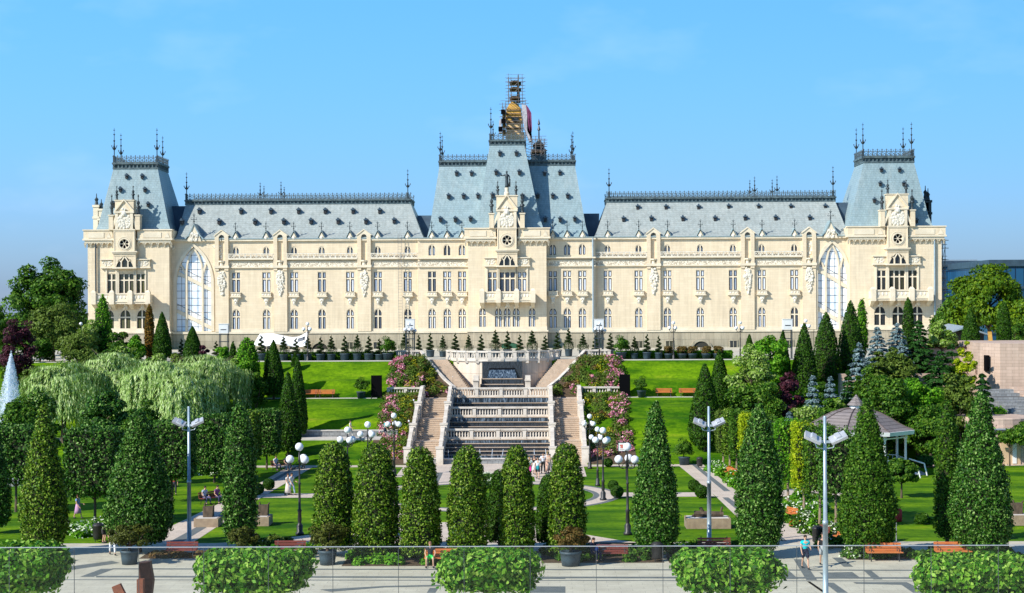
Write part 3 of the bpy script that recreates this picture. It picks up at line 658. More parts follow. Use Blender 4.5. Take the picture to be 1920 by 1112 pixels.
def f_gablet(b):
    pts=[(-.72,0),(-.5,.16),(-.34,.5),(-.16,.85),(0,1.12),(.16,.85),(.34,.5),(.5,.16),(.72,0)]
    b.xz([(x*.8,z*.86-.12) for x,z in pts],-.05,.3,0); 
    # slate cap running back into the roof
    for i in range(len(pts)-1):
        (a,c),(d,e)=pts[i],pts[i+1]
        b.add([(a,-.14,c),(d,-.14,e),(d*.3,2.2,e+.1),(a*.3,2.2,c+.1),(a,-.14,c-.1),(d,-.14,e-.1),(d*.3,2.2,e),(a*.3,2.2,c)],[(0,1,2,3),(4,7,6,5),(0,4,5,1)],1)
    b.ball((0,-.1,.1),(.22,.1,.24),8,2,5)
def f_gfin(b):
    b.lathe([(.10,0),(.05,.12),(.05,.3),(.14,.36),(.05,.42),(.035,.9),(.09,.98),(.03,1.05),(.02,1.35)],n=6)
    for s in (-1,1): b.path([(0,0,.55),(s*.16,0,.62),(s*.3,0,.56),(s*.34,0,.7)],.035,5); b.ball((s*.25,0,.82),.05,5,0,4)
    b.box(-.16,.16,-.03,.03,1.08,1.14)
def f_vent(b):
    b.xz([(-.20,0),(.20,0),(.20,.5),(-.20,.5)],-.35,.5,0); b.xz([(-.30,.48),(.30,.48),(.12,.72),(0,.9),(-.12,.72)],-.5,.6,1)
    b.ball((.34,-.2,.62),.07,5,1,4); b.ball((-.3,-.2,.62),.06,5,1,4); b.box(-.14,.14,-.36,-.34,.04,.42,0)
def f_spire(b):
    b.box(-.14,.14,-.14,.14,0,1.1); b.lathe([(.16,1.1),(.07,1.3),(.07,1.9),(.2,2.0),(.28,2.15),(.1,2.3),(.06,2.9),(.13,3.0),(.05,3.1),(.045,3.7),(.11,3.8),(.03,3.9),(.025,4.6)],n=7)
    for z in (2.1,):
        for s in (-1,1): b.path([(0,0,z-.1),(s*.26,0,z+.1),(s*.36,0,z+.3)],.05,5); b.ball((s*.36,0,z+.36),.08,5,0,4); b.path([(0,0,z-.1),(0,s*.26,z+.1),(0,s*.36,z+.3)],.05,5)
    for z in (3.05,3.8,4.3): b.box(-.14,.14,-.02,.02,z,z+.07); b.box(-.02,.02,-.14,.14,z,z+.07)
def spire(px, ytop, Y, zbase):
    x=X_(px,Y); h=Z_(ytop,Y,px)-zbase; o=part('finial','spire',f_spire,(x,Y,zbase),[M['iron']]); o.scale=(1,1,h/4.6); return o
def crest(x0,x1,y0,z,h=.95,along='x', name='roof_cresting'):
    b=MB(); L_=abs(x1-x0); n=max(2,round(L_/.62)); st=L_/n
    def P(u,z0,z1,t=.045,m=0):
        b.box(u-t,u+t,-.03,.03,z0,z1,m)
    b.box(0,L_,-.05,.05,0,.1); b.box(0,L_,-.035,.035,h*.58,h*.66)
    for i in range(n+1):
        u=i*st; P(u,0,h); b.box(u-.14,u+.14,-.025,.025,h*.80,h*.87)
        if i<n:
            b.strip([(u,.1),(u+st/2,h*.34),(u+st,.1)],.06,-.02,.02); b.strip([(u,h*.6),(u+st/2,h*.34),(u+st,h*.6)],.06,-.02,.02); P(u+st/2,h*.6,h*.86,.03)
    o=link(name,b.mesh(name,M['ironlight']),pal)
    if along=='x': o.location=(min(x0,x1)-XA,y0-Y0,z-7.5)
    else: o.location=(y0-XA,min(x0,x1)-Y0,z-7.5); o.rotation_euler=(0,0,math.pi/2)
    return o
def roof_top(x0,x1,y0,y1,z,h=.75):   # lead cornice band with modillions on a truncated roof
    b=MB(); b.box(x0-.08,x1+.08,y0-.08,y1+.08,z,z+h*.22); b.box(x0+.15,x1-.15,y0+.15,y1-.15,z+h*.22,z+h*.72); b.box(x0-.16,x1+.16,y0-.16,y1+.16,z+h*.72,z+h)
    n=int((x1-x0)/.55)
    for i in range(n+1):
        x=x0+.2+(x1-x0-.4)*i/max(1,n); b.box(x-.09,x+.09,y0-.02,y0+.16,z+h*.22,z+h*.72)
    m_=int((y1-y0)/.55)
    for i in range(m_+1):
        y=y0+.2+(y1-y0-.4)*i/max(1,m_)
        for xx in (x0,x1): b.box(xx-.1,xx+.1,y-.09,y+.09,z+h*.22,z+h*.72)
    return fin(b,'roof_cornice',[M['cornice']])
def scallop(b, x0,x1,Y,zt,zb,n,proj=.45,mi=0):   # arcaded corbel table
    st=(x1-x0)/n
    b.box(x0,x1,Y-proj,Y,zt-(zt-zb)*.35,zt,mi)
    for i in range(n+1):
        x=x0+i*st; b.frus((x-.08,x+.08,Y-.06,Y),zb,(x-.15,x+.15,Y-proj+.03,Y),zt-(zt-zb)*.35,mi)
    for i in range(n):
        a=x0+i*st+.14; c=x0+(i+1)*st-.14; m_=(a+c)/2; zz=zt-(zt-zb)*.35
        b.xz([(a-.01,zz+.0),(a-.01,zz-.3),(a+.06,zz-.13),(m_,zz-.04),(c-.06,zz-.13),(c+.01,zz-.3),(c+.01,zz)],Y-proj+.05,Y-.02,mi)
def carve(b, x0,x1,z0,z1,Y,n,r=.12,seed=1,mi=0,shape=None):
    R=random.Random(seed)
    for i in range(n):
        x=R.uniform(x0,x1); z=R.uniform(z0,z1)
        if shape and not shape((x-x0)/(x1-x0),(z-z0)/(z1-z0)): continue
        q=r*R.uniform(.6,1.3); b.ball((x,Y,z),(q,q*.8,q*R.uniform(.8,1.4)),6,mi,4)
# ---- wings
LV = dict(base=621.5, l1b=620, l1t=577, bal=547, l2b=546.5, l2t=508, fr0=499, fr1=489, cor=483.5, bu=476, atb=476, att=460, eave=446, pl=668)
def zc(k,Y=Y0): return Z_(LV[k] if isinstance(k,str) else k, Y)
def facade(x0px,x1px,wins,Y,arcade=True,attic=(476,460),aw=10,side=None,lw=1.0,name='facade_wall'):
    x0=X_(x0px,Y); x1=X_(x1px,Y); holes=[]
    H1=[hole(p,15*lw,LV['l1t'],LV['l1b'],Y,'round',951) for p in wins]
    H2=[hole(p,15.5*lw,LV['l2t'],LV['l2b'],Y,'rect',951) for p in wins]
    H3=[hole(p,aw+2,attic[1],attic[0],Y,'round',951) for p in wins]
    b=MB(); wall(b,x0,x1,zc('base',Y),zc('eave',Y),Y,H1+H2+H3,side=Y+14)
    fin(b,name,[M['wall'],M['trim']])
    b=MB(); b.box(x0,x1,Y-.12,Y+.35,GZ,zc('base',Y)-.01); b.box(x0,x1,Y-.24,Y-.002,zc('base',Y)-.18,zc('base',Y)+.12,1); b.box(x0,x1,Y-.08,Y-.003,zc('base',Y)+.12,zc('base',Y)+.5,1)
    fin(b,'plinth',[M['plinth'],M['trim']])
    for h in H1: addwin(h,Y)
    for h in H2: addwin(h,Y); part('window_balcony','balc',f_balcony,(h[0],Y,h[2]-.04),[M['trim'],M['relief']])
    for h in H3: addwin(h,Y,rows=1,cols=2)
    return x0,x1,H3
def bands(x0,x1,Y,lattice=True):
    b=MB(); z0,z1=zc('fr0',Y),zc('fr1',Y)
    b.box(x0,x1,Y-.12,Y-.002,z0+.06,z1-.04,1); b.box(x0,x1,Y-.26,Y-.002,z0-.10,z0+.06); b.box(x0,x1,Y-.2,Y-.002,z1-.04,z1+.06); b.box(x0,x1,Y-.5,Y-.002,zc(485,Y),zc(483,Y)+.05)
    fin(b,'carved_frieze',[M['trim'],M['frieze']])
    if lattice:
        b=MB(); z=zc(483,Y)+.05; h=.55; n=max(2,int((x1-x0)/.75)); st=(x1-x0)/n; y0_=Y-.46
        b.box(x0,x1,y0_,y0_+.16,z,z+.08); b.box(x0,x1,y0_-.03,y0_+.19,z+h,z+h+.12)
        for i in range(n+1): b.box(x0+i*st-.05,x0+i*st+.05,y0_+.02,y0_+.14,z+.08,z+h)
        for i in range(n):
            u=x0+i*st
            b.strip([(u,z+.08),(u+st/2,z+h*.95),(u+st,z+.08)],.07,y0_+.03,y0_+.12); b.strip([(u,z+h),(u+st/2,z+h*.25),(u+st,z+h)],.06,y0_+.04,y0_+.11)
        fin(b,'lattice_parapet',[M['relief']])
def eaves(x0,x1,Y,gab):
    b=MB(); z=zc('eave',Y); b.box(x0-.05,x1+.05,Y-.32,Y-.002,z-.28,z-.02); b.box(x0-.05,x1+.05,Y-.40,Y+.4,z-.02,z+.10,1)
    fin(b,'eaves_cornice',[M['trim'],M['slate']])
    for x in gab:
        part('gablet','gab',f_gablet,(x,Y-.25,z+.05),[M['trim'],M['slate'],M['relief']]); part('finial','gfin',f_gfin,(x,Y-.3,z+1.12),[M['iron']])
def vents(lst, yfun, zsc=1.0):
    for px,py in lst:
        Y=yfun(py); p=PY(px,py,Y); o=part('roof_vent','vent',f_vent,(p.x,p.y,p.z-.35),[M['frame'],M['slate_dark']]); o.scale=(zsc,1,zsc)
def plane_y(py0,Ya,py1,Yb):   # depth of a sloping roof face as a function of pixel height
    return lambda py: Ya+(Yb-Ya)*(py0-py)/(py0-py1)
def niche(px,Y):
    x=X_(px,Y); w=.66; b=MB(); zt=zc('eave',Y)+.25; z0=zc('base',Y)-.001
    b.box(x-.95,x-.40,Y-.45,Y+.1,zc(505,Y),zt); b.box(x+.40,x+.95,Y-.45,Y+.1,zc(505,Y),zt)
    b.box(x-.40,x+.40,Y-.05,Y+.1,zc(505,Y),zt,0)
    b.xz([(x-.95,zt),(x-.4,zt),(x-.28,zt+.26),(x,zt+.38),(x+.28,zt+.26),(x+.4,zt),(x+.95,zt),(x+.9,zt+.3),(x,zt+.95),(x-.9,zt+.3)],Y-.45,Y+.3,1)
    b.strip([(x-1.05,zt+.22),(x,zt+1.02),(x+1.05,zt+.22)],.14,Y-.55,Y+.35,1)
    b.lathe([(.5,0),(.5,.25),(.34,.32),(.40,.9),(.12,1.25)][::-1] and [(.10,-.9),(.34,-.5),(.30,-.1),(.52,0),(.52,.2)],x,Y-.2,8,1,z0=zc(489,Y))
    b.box(x-1.05,x+1.05,Y-.55,Y+.0,zc(499,Y)-.1,zc(497,Y)+.1,1)
    b.box(x-.95,x+.95,Y-.30,Y-.002,z0+.1,zc(505,Y),0)
    fin(b,'pilaster',[M['wall'],M['trim']])
    b=MB(); carve(b,x-.5,x+.5,zc(556,Y),zc(505,Y),Y-.38,170,.13,int(px),0,lambda u,v: abs(u-.5)<.5*math.sin(max(.02,min(1,v*1.15))*math.pi*.62)*(1 if v<.8 else (1.25-v)*2.2))
    fin(b,'carved_drop_relief',[M['relief']])
def wing(x0,x1,wins,niches,ridge,rin,vent_rows,fin_px,sidebay,tag_):
    Y=Y0; a,c,H3=facade(x0,x1,wins,Y)
    segs=sorted([x0,x1]+niches); 
    for p,q in zip(segs,segs[1:]):
        if q-p>25: bands(X_(p,Y)+(.97 if p in niches else 0),X_(q,Y)-(.97 if q in niches else 0),Y)
    for p in niches: niche(p,Y)
    eaves(a,c,Y,[X_(p,Y) for p in wins])
wing(417,784,[443,500,552,604,657,709,765],[417,526.5,683.5],None,None,None,None,None,'l')
wing(1117,1526,[1140,1198,1252,1313.5,1375,1429,1490],[1225.5,1401.7,1517],None,None,None,None,None,'r')
# wing roofs
YR = Y0+4.6
def wing_roof(e0,e1,r0,r1,vl,name='wing_roof'):
    za=zc('eave')+.08; zr=Z_(381,YR); X0,X1,R0,R1=X_(e0,Y0),X_(e1,Y0),X_(r0,YR),X_(r1,YR)
    b=MB(); ym=Y0+1.0; zm=za+(zr-za)*.16
    t=.2
    b.frus((X0,X1,Y0-.35,Y0+17),za,(X0+(R0-X0)*t,X1+(R1-X1)*t,ym,Y0+15.5),zm); b.frus((X0+(R0-X0)*t,X1+(R1-X1)*t,ym,Y0+15.5),zm,(R0,R1,YR,Y0+10.5),zr)
    fin(b,name,[M['slate_wing']]); roof_top(R0,R1,YR,Y0+10.5,zr-.02,.72); z=zr+.7
    crest(R0,R1,YR,z,.95); crest(R0,R1,Y0+10.5,z,.95)
    vents(vl, plane_y(446,Y0-.2,381,YR))
    return z
zr=wing_roof(330,795,349,771,[(452,396),(508,396),(560,396),(610,396),(662,396),(712,396),(374,396),
   (341,416),(411,416),(478,416),(532,415.5),(583,415),(634,415),(686,415),(739,414)])
for p,y in ((351,323),(765.7,317)): spire(p,y,YR,zr-.3)
for p,y in ((489,342),(496,348),(528,340),(534,350)): spire(p,y,Y0+11.5,zr-.3)
zr=wing_roof(1115,1594,1139,1567,[(1195.5,389),(1248.5,389),(1309.5,389),(1366,388),(1422,388),(1482.5,388),(1547,388),
   (1169,411),(1221,410),(1280,410),(1340.5,410),(1397,409),(1454,409),(1518,409)])
for p,y in ((1143,315),(1563,311)): spire(p,y,YR,zr-.3)
for p,y in ((1407,337),(1416,331),(1449,336),(1458,329)): spire(p,y,Y0+11.5,zr-.3)
# low dark connecting roofs
b=MB(); b.frus((X_(786,Y0+4),X_(812,Y0+4),Y0+3,Y0+14),zc('eave')-.5,(X_(784,Y0+6),X_(812,Y0+6),Y0+5,Y0+12),Z_(404,Y0+6)); fin(b,'connecting_roof',[M['slate_dark']])
b=MB(); b.frus((X_(1092,Y0+4),X_(1122,Y0+4),Y0+3,Y0+14),zc('eave')-.5,(X_(1092,Y0+6),X_(1124,Y0+6),Y0+5,Y0+12),Z_(402,Y0+6)); fin(b,'connecting_roof',[M['slate_dark']])
for a_,c_ in ((308,352),(1560,1600)):
    b=MB(); b.frus((X_(a_,Y0+4),X_(c_,Y0+4),Y0+3,Y0+14),zc('eave')-.5,(X_(a_,Y0+6),X_(c_,Y0+6),Y0+5,Y0+12),Z_(384,Y0+6)); fin(b,'connecting_roof',[M['slate_dark']])
# ---- stair-window bays
def bay(px0,px1,g0,g1,gt,gb,gable,ref):
    Y=Y0; x0,x1=X_(px0,Y),X_(px1,Y); gx0,gx1=X_(g0,Y),X_(g1,Y); zt=Z_(gt,Y,ref); zb=Z_(gb,Y,ref); w=gx1-gx0; cx=(gx0+gx1)/2
    b=MB(); h=(cx,w,zb,zt,'lancet'); wall(b,x0,x1,zc('base',Y),zc('eave',Y),Y,[h],dep=.37,side=Y+14); fin(b,'bay_wall',[M['wall'],M['trim']])
    b=MB(); b.box(x0,x1,Y-.12,Y+.35,GZ,zc('base')-.01); b.box(x0,x1,Y-.24,Y-.002,zc('base')-.18,zc('base')+.12,1); fin(b,'plinth',[M['plinth'],M['trim']])
    o=thing('stair_window',None,None); del_props(o); o.parent=pal; o.location=(cx-XA,Y-Y0,zb-7.5)
    H=zt-zb; c=arch_curve(0,w,H,'lancet',20)
    b=MB(); b.strip([(-w/2-.2,0)]+[(x*1.07,z*1.02) for x,z in c]+[(w/2+.2,0)],.42,-.14,-.002)
    m1,m2=-w*.22,w*.24
    for m_ in (m1,m2): b.box(m_-.15,m_+.15,.043,.318,0,H*.72)
    # tracery: mullions branch and cross
    def cz(x):  # arch height at x
        best=min(c,key=lambda p:abs(p[0]-x)); return best[1]
    b.strip([(m1,H*.70),(m1+.15,H*.80),(m1+w*.10,H*.90),(0.05,H*.985)],.24,.05,.32); b.strip([(m2,H*.70),(m2-.15,H*.80),(m2-w*.11,H*.90),(-.0,H*.985)],.24,.06,.31)
    b.strip([(m1,H*.66),(m1-w*.10,H*.76),(-w*.40,H*.80)][::1],.2,0.069,0.296); b.strip([(m1,H*.68),(m1+.2,H*.78),(m1-w*.02,H*.9),(-w*.12,H*.955)][:2],.2,0.076,0.292)
    b.strip([(m2,H*.66),(m2+w*.08,H*.76),(w*.36,H*.83)],.2,0.083,0.288); b.strip([(-w/2,H*.64),(-w*.44,H*.74),(-w*.38,H*.80),(-w*.27,H*.70)],.18,0.090,0.284); b.strip([(w/2,H*.64),(w*.44,H*.76),(w*.36,H*.83),(w*.26,H*.72)],.18,0.097,0.280)
    def diag(z0,z1,t): b.strip([(-w/2,z0),(w/2,z1)],t,.115,.312)
    diag(H*.70,H*.49,.50); diag(H*.245,H*.035,.50)
    fr=b.mesh('tracery',[M['trim']]); link('tracery',fr,o)
    b=MB()
    for fz in np.arange(.05,1,.085): b.box(-w/2,w/2,.285,.315,H*fz,H*fz+.05)
    for fx in (-.36,-.08,.10,.37): b.box(w*fx-.025,w*fx+.025,.29,.31,0,H*.96)
    for a_,c_ in ((.78,.57),(.325,.115)): b.strip([(-w/2,H*a_),(w/2,H*c_)],.06,.27,.318)
    link('glazing_bars',b.mesh('glazing_bars',[M['frame']]),o)
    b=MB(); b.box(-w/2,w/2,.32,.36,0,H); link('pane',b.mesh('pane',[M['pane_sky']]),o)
    b=MB()
    for a_,c_ in ((.755,.545),(.30,.09)): b.strip([(-w/2,H*a_),(w/2,H*c_)],.55,.29,.34)
    link('stair_parapet',b.mesh('stair_parapet',[M['white']]),o)
    # corner reliefs
    for s in (-1,1):
        b=MB(); xa=cx+s*w*.55; xb=cx+s*w*.80
        carve(b,min(xa,xb),max(xa,xb),zt-1.9,zt+.1,Y-.05,60,.13,int(px0)+s,0,lambda u,v: v>((u if s<0 else 1-u)*.9)); b.box(min(xa,xb)-.1,max(xa,xb)+.1,Y-.07,Y-.002,zt+.1,zt+.2)
        fin(b,'corner_relief',[M['relief']])
    eaves(x0,x1,Y,[])
    gx=X_(gable,Y); z=zc('eave'); b=MB()
    b.xz([(gx-1.0,z-.3),(gx+1.0,z-.3),(gx+.75,z+.5),(gx+.35,z+1.2),(gx,z+2.0),(gx-.35,z+1.2),(gx-.75,z+.5)],Y-.5,Y+.1)
    b.strip([(gx-1.35,z),(gx-.8,z+.55),(gx-.38,z+1.3),(gx,z+2.15),(gx+.38,z+1.3),(gx+.8,z+.55),(gx+1.35,z)],.16,Y-.6,Y+2.2,1)
    fin(b,'bay_gable',[M['trim'],M['slate']])
    b=MB(); carve(b,gx-.5,gx+.5,z-.3,z+.9,Y-.55,50,.13,5,0); fin(b,'gable_relief',[M['relief']])
    part('finial','gfin',f_gfin,(gx,Y-.5,z+2.1),[M['iron']]).scale=(1.2,1.2,1.2)
def del_props(o):
    for k in ('label','category','group'):
        if k in o: del o[k]
bay(318,417,331,396.5,463,621,366,364); bay(1525,1595,1533,1588.5,455.7,617,1557,1560)
# ---- towers and central projection
def tower(D):
    Y=D['Y']; ref=D['ref']; z=lambda py,YY=None: Z_(py,YY or Y,ref); x=lambda px,YY=None: X_(px,YY or Y)
    x0,x1=x(D['w'][0]),x(D['w'][1]); dy=D['dy']
    g=lambda py: z(py+dy)
    hl2=[hole(p,w_,509+dy,547+dy,Y,'rect',ref) for p,w_ in D['l2']]; hl1=[hole(p,w_,D['l1t']+dy,621+dy,Y,'round',ref) for p,w_ in D['l1']]
    b=MB(); wall(b,x0,x1,g(622),g(446),Y,hl2+hl1,side=Y+D['depth']); fin(b,'tower_wall',[M['wall'],M['trim']])
    b=MB(); b.box(x0-.12,x1+.12,Y-.15,Y+D['depth'],GZ,g(622)-.01); b.box(x0-.22,x1+.22,Y-.28,Y+D['depth'],g(622)-.01,g(622)+.22,1); b.box(x0-.06,x1+.06,Y-.1,Y-.003,g(622)+.22,g(622)+.7,1); fin(b,'plinth',[M['plinth'],M['trim']])
    for i,h in enumerate(hl2): addwin(h,Y,pane=D['p2'],cols=3 if h[1]>1.6 else 2)
    for h in hl1: addwin(h,Y,pane=D['p1'])
    # corbel table and parapet
    cx0,cx1=x(D['c'][0]),x(D['c'][1])
    n=max(4,int((cx0-x0)/.72))
    for q0,q1 in ((x0-.3,cx0-.25),(cx1+.25,x1+.3)): b=MB(); scallop(b,q0,q1,Y,g(447),g(461),n); fin(b,'corbel_table',[M['trim']])
    b=MB()
    for a_,c_ in ((x0-.45,cx0-.2),(cx1+.2,x1+.45)):
        b.box(a_,c_,Y-.5,Y+.5,g(447),g(429)); b.box(a_-.12,c_+.12,Y-.62,Y+.6,g(447)-.05,g(447)+.2,1); b.box(a_-.12,c_+.12,Y-.62,Y+.6,g(429)-.02,g(429)+.14,1)
        w_=c_-a_; b.box(a_+w_*.16,c_-w_*.3,Y-.56,Y-.49,g(443),g(433),1)
        b.add([(c_-w_*.22,Y-.56,g(443)),(c_-w_*.05,Y-.56,g(443)),(c_-w_*.13,Y-.56,g(433))],[(0,1,2)],1)
    for xx in (x0-.45,x1+.05): b.box(xx,xx+.4,Y+.5,Y+D['depth'],g(447),g(429)-.003)
    b.box(x0,x1,Y+.1,Y+D['depth']-.05,g(446)-.3,g(447)+.1)
    fin(b,'parapet',[M['wall'],M['trim']])
    # central shaft with rose, arms panel, gable box
    cw=cx1-cx0; cx=(cx0+cx1)/2; Yc=Y-.9
    b=MB(); b.box(cx0,cx1,Yc,Y-.001,g(497),g(480)-.3) if False else None
    zr0,zr1=g(468),g(427); rz=g(D['rose']); rr=10*Y/F_
    # shaft front with round hole
    n=24; ring_=[(cx+rr*math.cos(2*math.pi*i/n),rz+rr*math.sin(2*math.pi*i/n)) for i in range(n)]
    sq=[]
    for i in range(n):
        t=2*math.pi*i/n; c_,s_=math.cos(t),math.sin(t); k=min((cw/2)/max(abs(c_),1e-6), ((zr1-rz) if s_>0 else (rz-zr0))/max(abs(s_),1e-6)); sq.append((cx+c_*k,rz+s_*k))
    # ensure square corners by adding quads to nearest ring verts
    vs=[(p[0],Yc,p[1]) for p in ring_]+[(p[0],Yc,p[1]) for p in sq]
    b.add(vs,[(i,n+i,n+(i+1)%n,(i+1)%n) for i in range(n)],0)
    for (sx,zz) in ((1,zr1),(1,zr0),(-1,zr1),(-1,zr0)):
        cxn=cx+sx*cw/2; cand=sorted(range(n),key=lambda i:(sq[i][0]-cxn)**2+(sq[i][1]-zz)**2)[:2]
        b.add([(cxn,Yc,zz),(sq[cand[0]][0],Yc,sq[cand[0]][1]),(sq[cand[1]][0],Yc,sq[cand[1]][1])],[(0,1,2)],0)
    b.add([(p[0],Yc,p[1]) for p in ring_]+[(p[0],Yc+.35,p[1]) for p in ring_],[(i,(i+1)%n,n+(i+1)%n,n+i) for i in range(n)],1)
    b.box(cx0,cx1,Yc+.45,Y+.4,zr0,zr1); 
    for xx in (cx0,cx1-.02): b.box(xx,xx+.02,Yc+.001,Yc+.5,zr0,zr1)
    b.box(cx0-.3,cx1+.3,Yc-.22,Y,g(470.5),g(468)-.001,1); b.box(cx0-.15,cx1+.15,Yc-.1,Y-.002,g(473),g(470.5)-.001,1)
    b.box(cx0+.0,cx1-.0,Yc-.12,Yc-.001,g(429.5),g(427),1)
    b.strip([(cx0+.12,zr0+.08),(cx0+.12,g(431)),(cx1-.12,g(431)),(cx1-.12,zr0+.08)],.12,Yc-.06,Yc-.001,1)
    fin(b,'rose_shaft',[M['wall'],M['trim']])
    o=part('rose_window','rose%g'%round(rr,2),lambda b:(b.strip([(rr*1.0*math.cos(2*math.pi*i/24),rr*1.0*math.sin(2*math.pi*i/24)) for i in range(24)],.18,-.12,.1,0,True),
        b.strip([(rr*1.3*math.cos(2*math.pi*i/24),rr*1.3*math.sin(2*math.pi*i/24)) for i in range(24)],.10,-.05,.0,0,True),
        [b.xz([(rr*.12*math.cos(a),rr*.12*math.sin(a)),(rr*.6*math.cos(a-.42),rr*.6*math.sin(a-.42)),(rr*.92*math.cos(a-.2),rr*.92*math.sin(a-.2)),(rr*.92*math.cos(a+.2),rr*.92*math.sin(a+.2)),(rr*.6*math.cos(a+.42),rr*.6*math.sin(a+.42))],.085,.09,1) for a in [math.pi/2+i*math.pi/3 for i in range(6)]],
        b.xz([(rr*math.cos(2*math.pi*i/24),rr*math.sin(2*math.pi*i/24)) for i in range(24)],.1,.3,0)),(cx,Yc,rz),[M['trim'],M['black']])
    # triple mini arches below
    zA,zB=g(498),g(477); aw=cw*.86
    b=MB(); b.box(cx0-.05,cx0+cw*.07,Yc+.1,Y,zA,zB); b.box(cx1-cw*.07,cx1+.05,Yc+.1,Y,zA,zB); b.box(cx0-.05,cx1+.05,Yc+.05,Y,zB,g(473)-.001)
    b.box(cx0-.15,cx1+.15,Yc-.05,Y-.002,zA-.2,zA,1)
    c=arch_curve(cx,aw,zB,'pointed',14); h_=zB-zA
    for half,xx in ((c[:8],cx-aw/2),(c[7:],cx+aw/2)):
        for i in range(len(half)-1): b.add([(half[i][0],Yc+.12,half[i][1]),(half[i+1][0],Yc+.12,half[i+1][1]),(half[i+1][0],Yc+.12,zB+.01),(half[i][0],Yc+.12,zB+.01)],[(0,1,2,3)])
    for s in (-1,1): b.strip([(cx+s*aw*.18,zA),(cx+s*aw*.18,zA+h_*.5),(cx+s*aw*.02,zA+h_*.93)],.16,Yc+.1,Yc+.4,1); b.strip([(cx+s*aw*.18,zA+h_*.4),(cx+s*aw*.3,zA+h_*.68),(cx+s*aw*.36,zA+h_*.5)],.12,Yc+.12,Yc+.38,1)
    fin(b,'arch_surround',[M['wall'],M['trim']])
    b=MB(); b.box(cx-aw/2,cx+aw/2,Yc+.42,Yc+.5,zA,zB); fin(b,'arch_pane',[M['pane_dark']])
    # side label panels
    for s in (-1,1):
        xa=cx+s*(cw/2+.1); xb=cx+s*(cw/2+cw*.62); a_,c_=min(xa,xb),max(xa,xb); b=MB()
        b.box(a_,c_,Y-.3,Y-.002,g(497),g(485)); b.box(a_-.15,c_+.15,Y-.5,Y-.002,g(484.5),g(482.5),1); b.box(a_-.12,c_+.12,Y-.42,Y-.002,g(500),g(497)-.002,1); carve(b,a_+.2,c_-.2,g(495),g(487),Y-.3,40,.1,3,2)
        fin(b,'carved_panel',[M['wall'],M['trim'],M['relief']])
    # triple window surround pilasters
    for i in range(len(hl2)):
        h=hl2[i]
        for s in (-1,1): b=MB(); b.box(h[0]+s*h[1]/2-.1+(.1*s),h[0]+s*h[1]/2+.1+(.1*s),Y-.16,Y-.002,h[2]-.1,g(501)); fin(b,'window_surround',[M['trim']])
    # coat of arms panel & gable box
    zp0,zp1=g(427),g(397); a0,a1=cx-D['aw']*Y/F_/2,cx+D['aw']*Y/F_/2
    b=MB(); b.box(a0,a1,Yc,Y+.6,zp0,zp1); b.box(a0-.25,a1+.25,Yc-.2,Y+.7,zp1,zp1+.25,1); b.box(a0-.1,a0+.3,Yc-.12,Yc-.001,zp0,zp1,1); b.box(a1-.3,a1+.1,Yc-.12,Yc-.001,zp0,zp1,1)
    g0,g1=cx-D['gw']*Y/F_/2,cx+D['gw']*Y/F_/2; zg=g(D['gt'])
    b.box(g0,g1,Yc+.1,Y+.6,zp1+.25,zg); b.box(g0-.12,g1+.12,Yc,Y+.7,zg,zg+.14,1)
    b.strip([(g0-.02,zp1+.28),(cx,zg+.15),(g1+.02,zp1+.28)],.22,Yc-.12,Yc+.1,1)
    b.xz([(g0+.55,zp1+.4),(cx,zg-.55),(g1-.55,zp1+.4)],Yc+.06,Yc+.2,1)
    fin(b,'pediment',[M['wall'],M['trim']])
    b=MB(); carve(b,cx-.95,cx+.95,zp0+.15,zp1-.1,Yc-.02,170,.17,7,0,lambda u,v:(u-.5)**2/.24+(v-.45)**2/.28<1); b.ball((cx,Yc-.1,zp1-.05),(.35,.25,.4),8,0,5)
    carve(b,cx-.35,cx+.35,zp1-.2,zp1+.55,Yc-.08,20,.16,9,0)
    fin(b,'coat_of_arms',[M['relief']])
    # flanking buttress scrolls + pinnacles
    for s in (-1,1):
        xo=cx+s*D['pin']*Y/F_/2
        b=MB(); b.box(xo-.32,xo+.32,Yc,Y+.3,zp0-.1,g(D['ph'])); b.box(xo-.42,xo+.42,Yc-.1,Y+.4,g(D['ph']),g(D['ph'])+.15,1)
        b.strip([(xo-s*.2,zp0+.1),(cx+s*(a1-a0)/2*.98,zp1-.3)],.26,Yc+.05,Yc+.4,1)
        fin(b,'buttress',[M['wall'],M['trim']])
        def fp(b): b.lathe([(.22,0),(.26,.1),(.18,.3),(.2,.9),(.34,1.0),(.3,1.2),(.12,1.35),(.24,1.6),(.22,1.8),(.07,2.0),(.06,2.5),(.14,2.6),(.02,2.9)],n=8)
        part('pinnacle','pinn',fp,(xo,Yc+.5,g(D['ph'])+.15),[M['iron']]); part('pinnacle','pinn',fp,(cx+s*(g1-g0)*.44,Yc+.5,zg+.14),[M['iron']]).scale=(.8,.8,.7)
    # balcony
    bx0,bx1=x(D['b'][0]),x(D['b'][1]); zt,zb=g(548),g(563.5); Yb=Y-1.7
    b=MB(); b.box(bx0,bx1,Yb,Y-.002,zb-.25,zb); b.box(bx0-.1,bx1+.1,Yb-.1,Y-.002,zb,zb+.15,1); b.box(bx0-.02,bx1+.02,Yb-.04,Yb+.3,zt-.1,zt+.08,1)
    b.box(bx0+.05,bx1-.05,Yb+.06,Yb+.2,zb+.15,zt-.1,0)
    for s_ in (bx0,bx1-.24): b.box(s_+.02,s_+.22,Yb+.3,Y-.002,zb+.15,zt-.1)
    ps=D['bp']
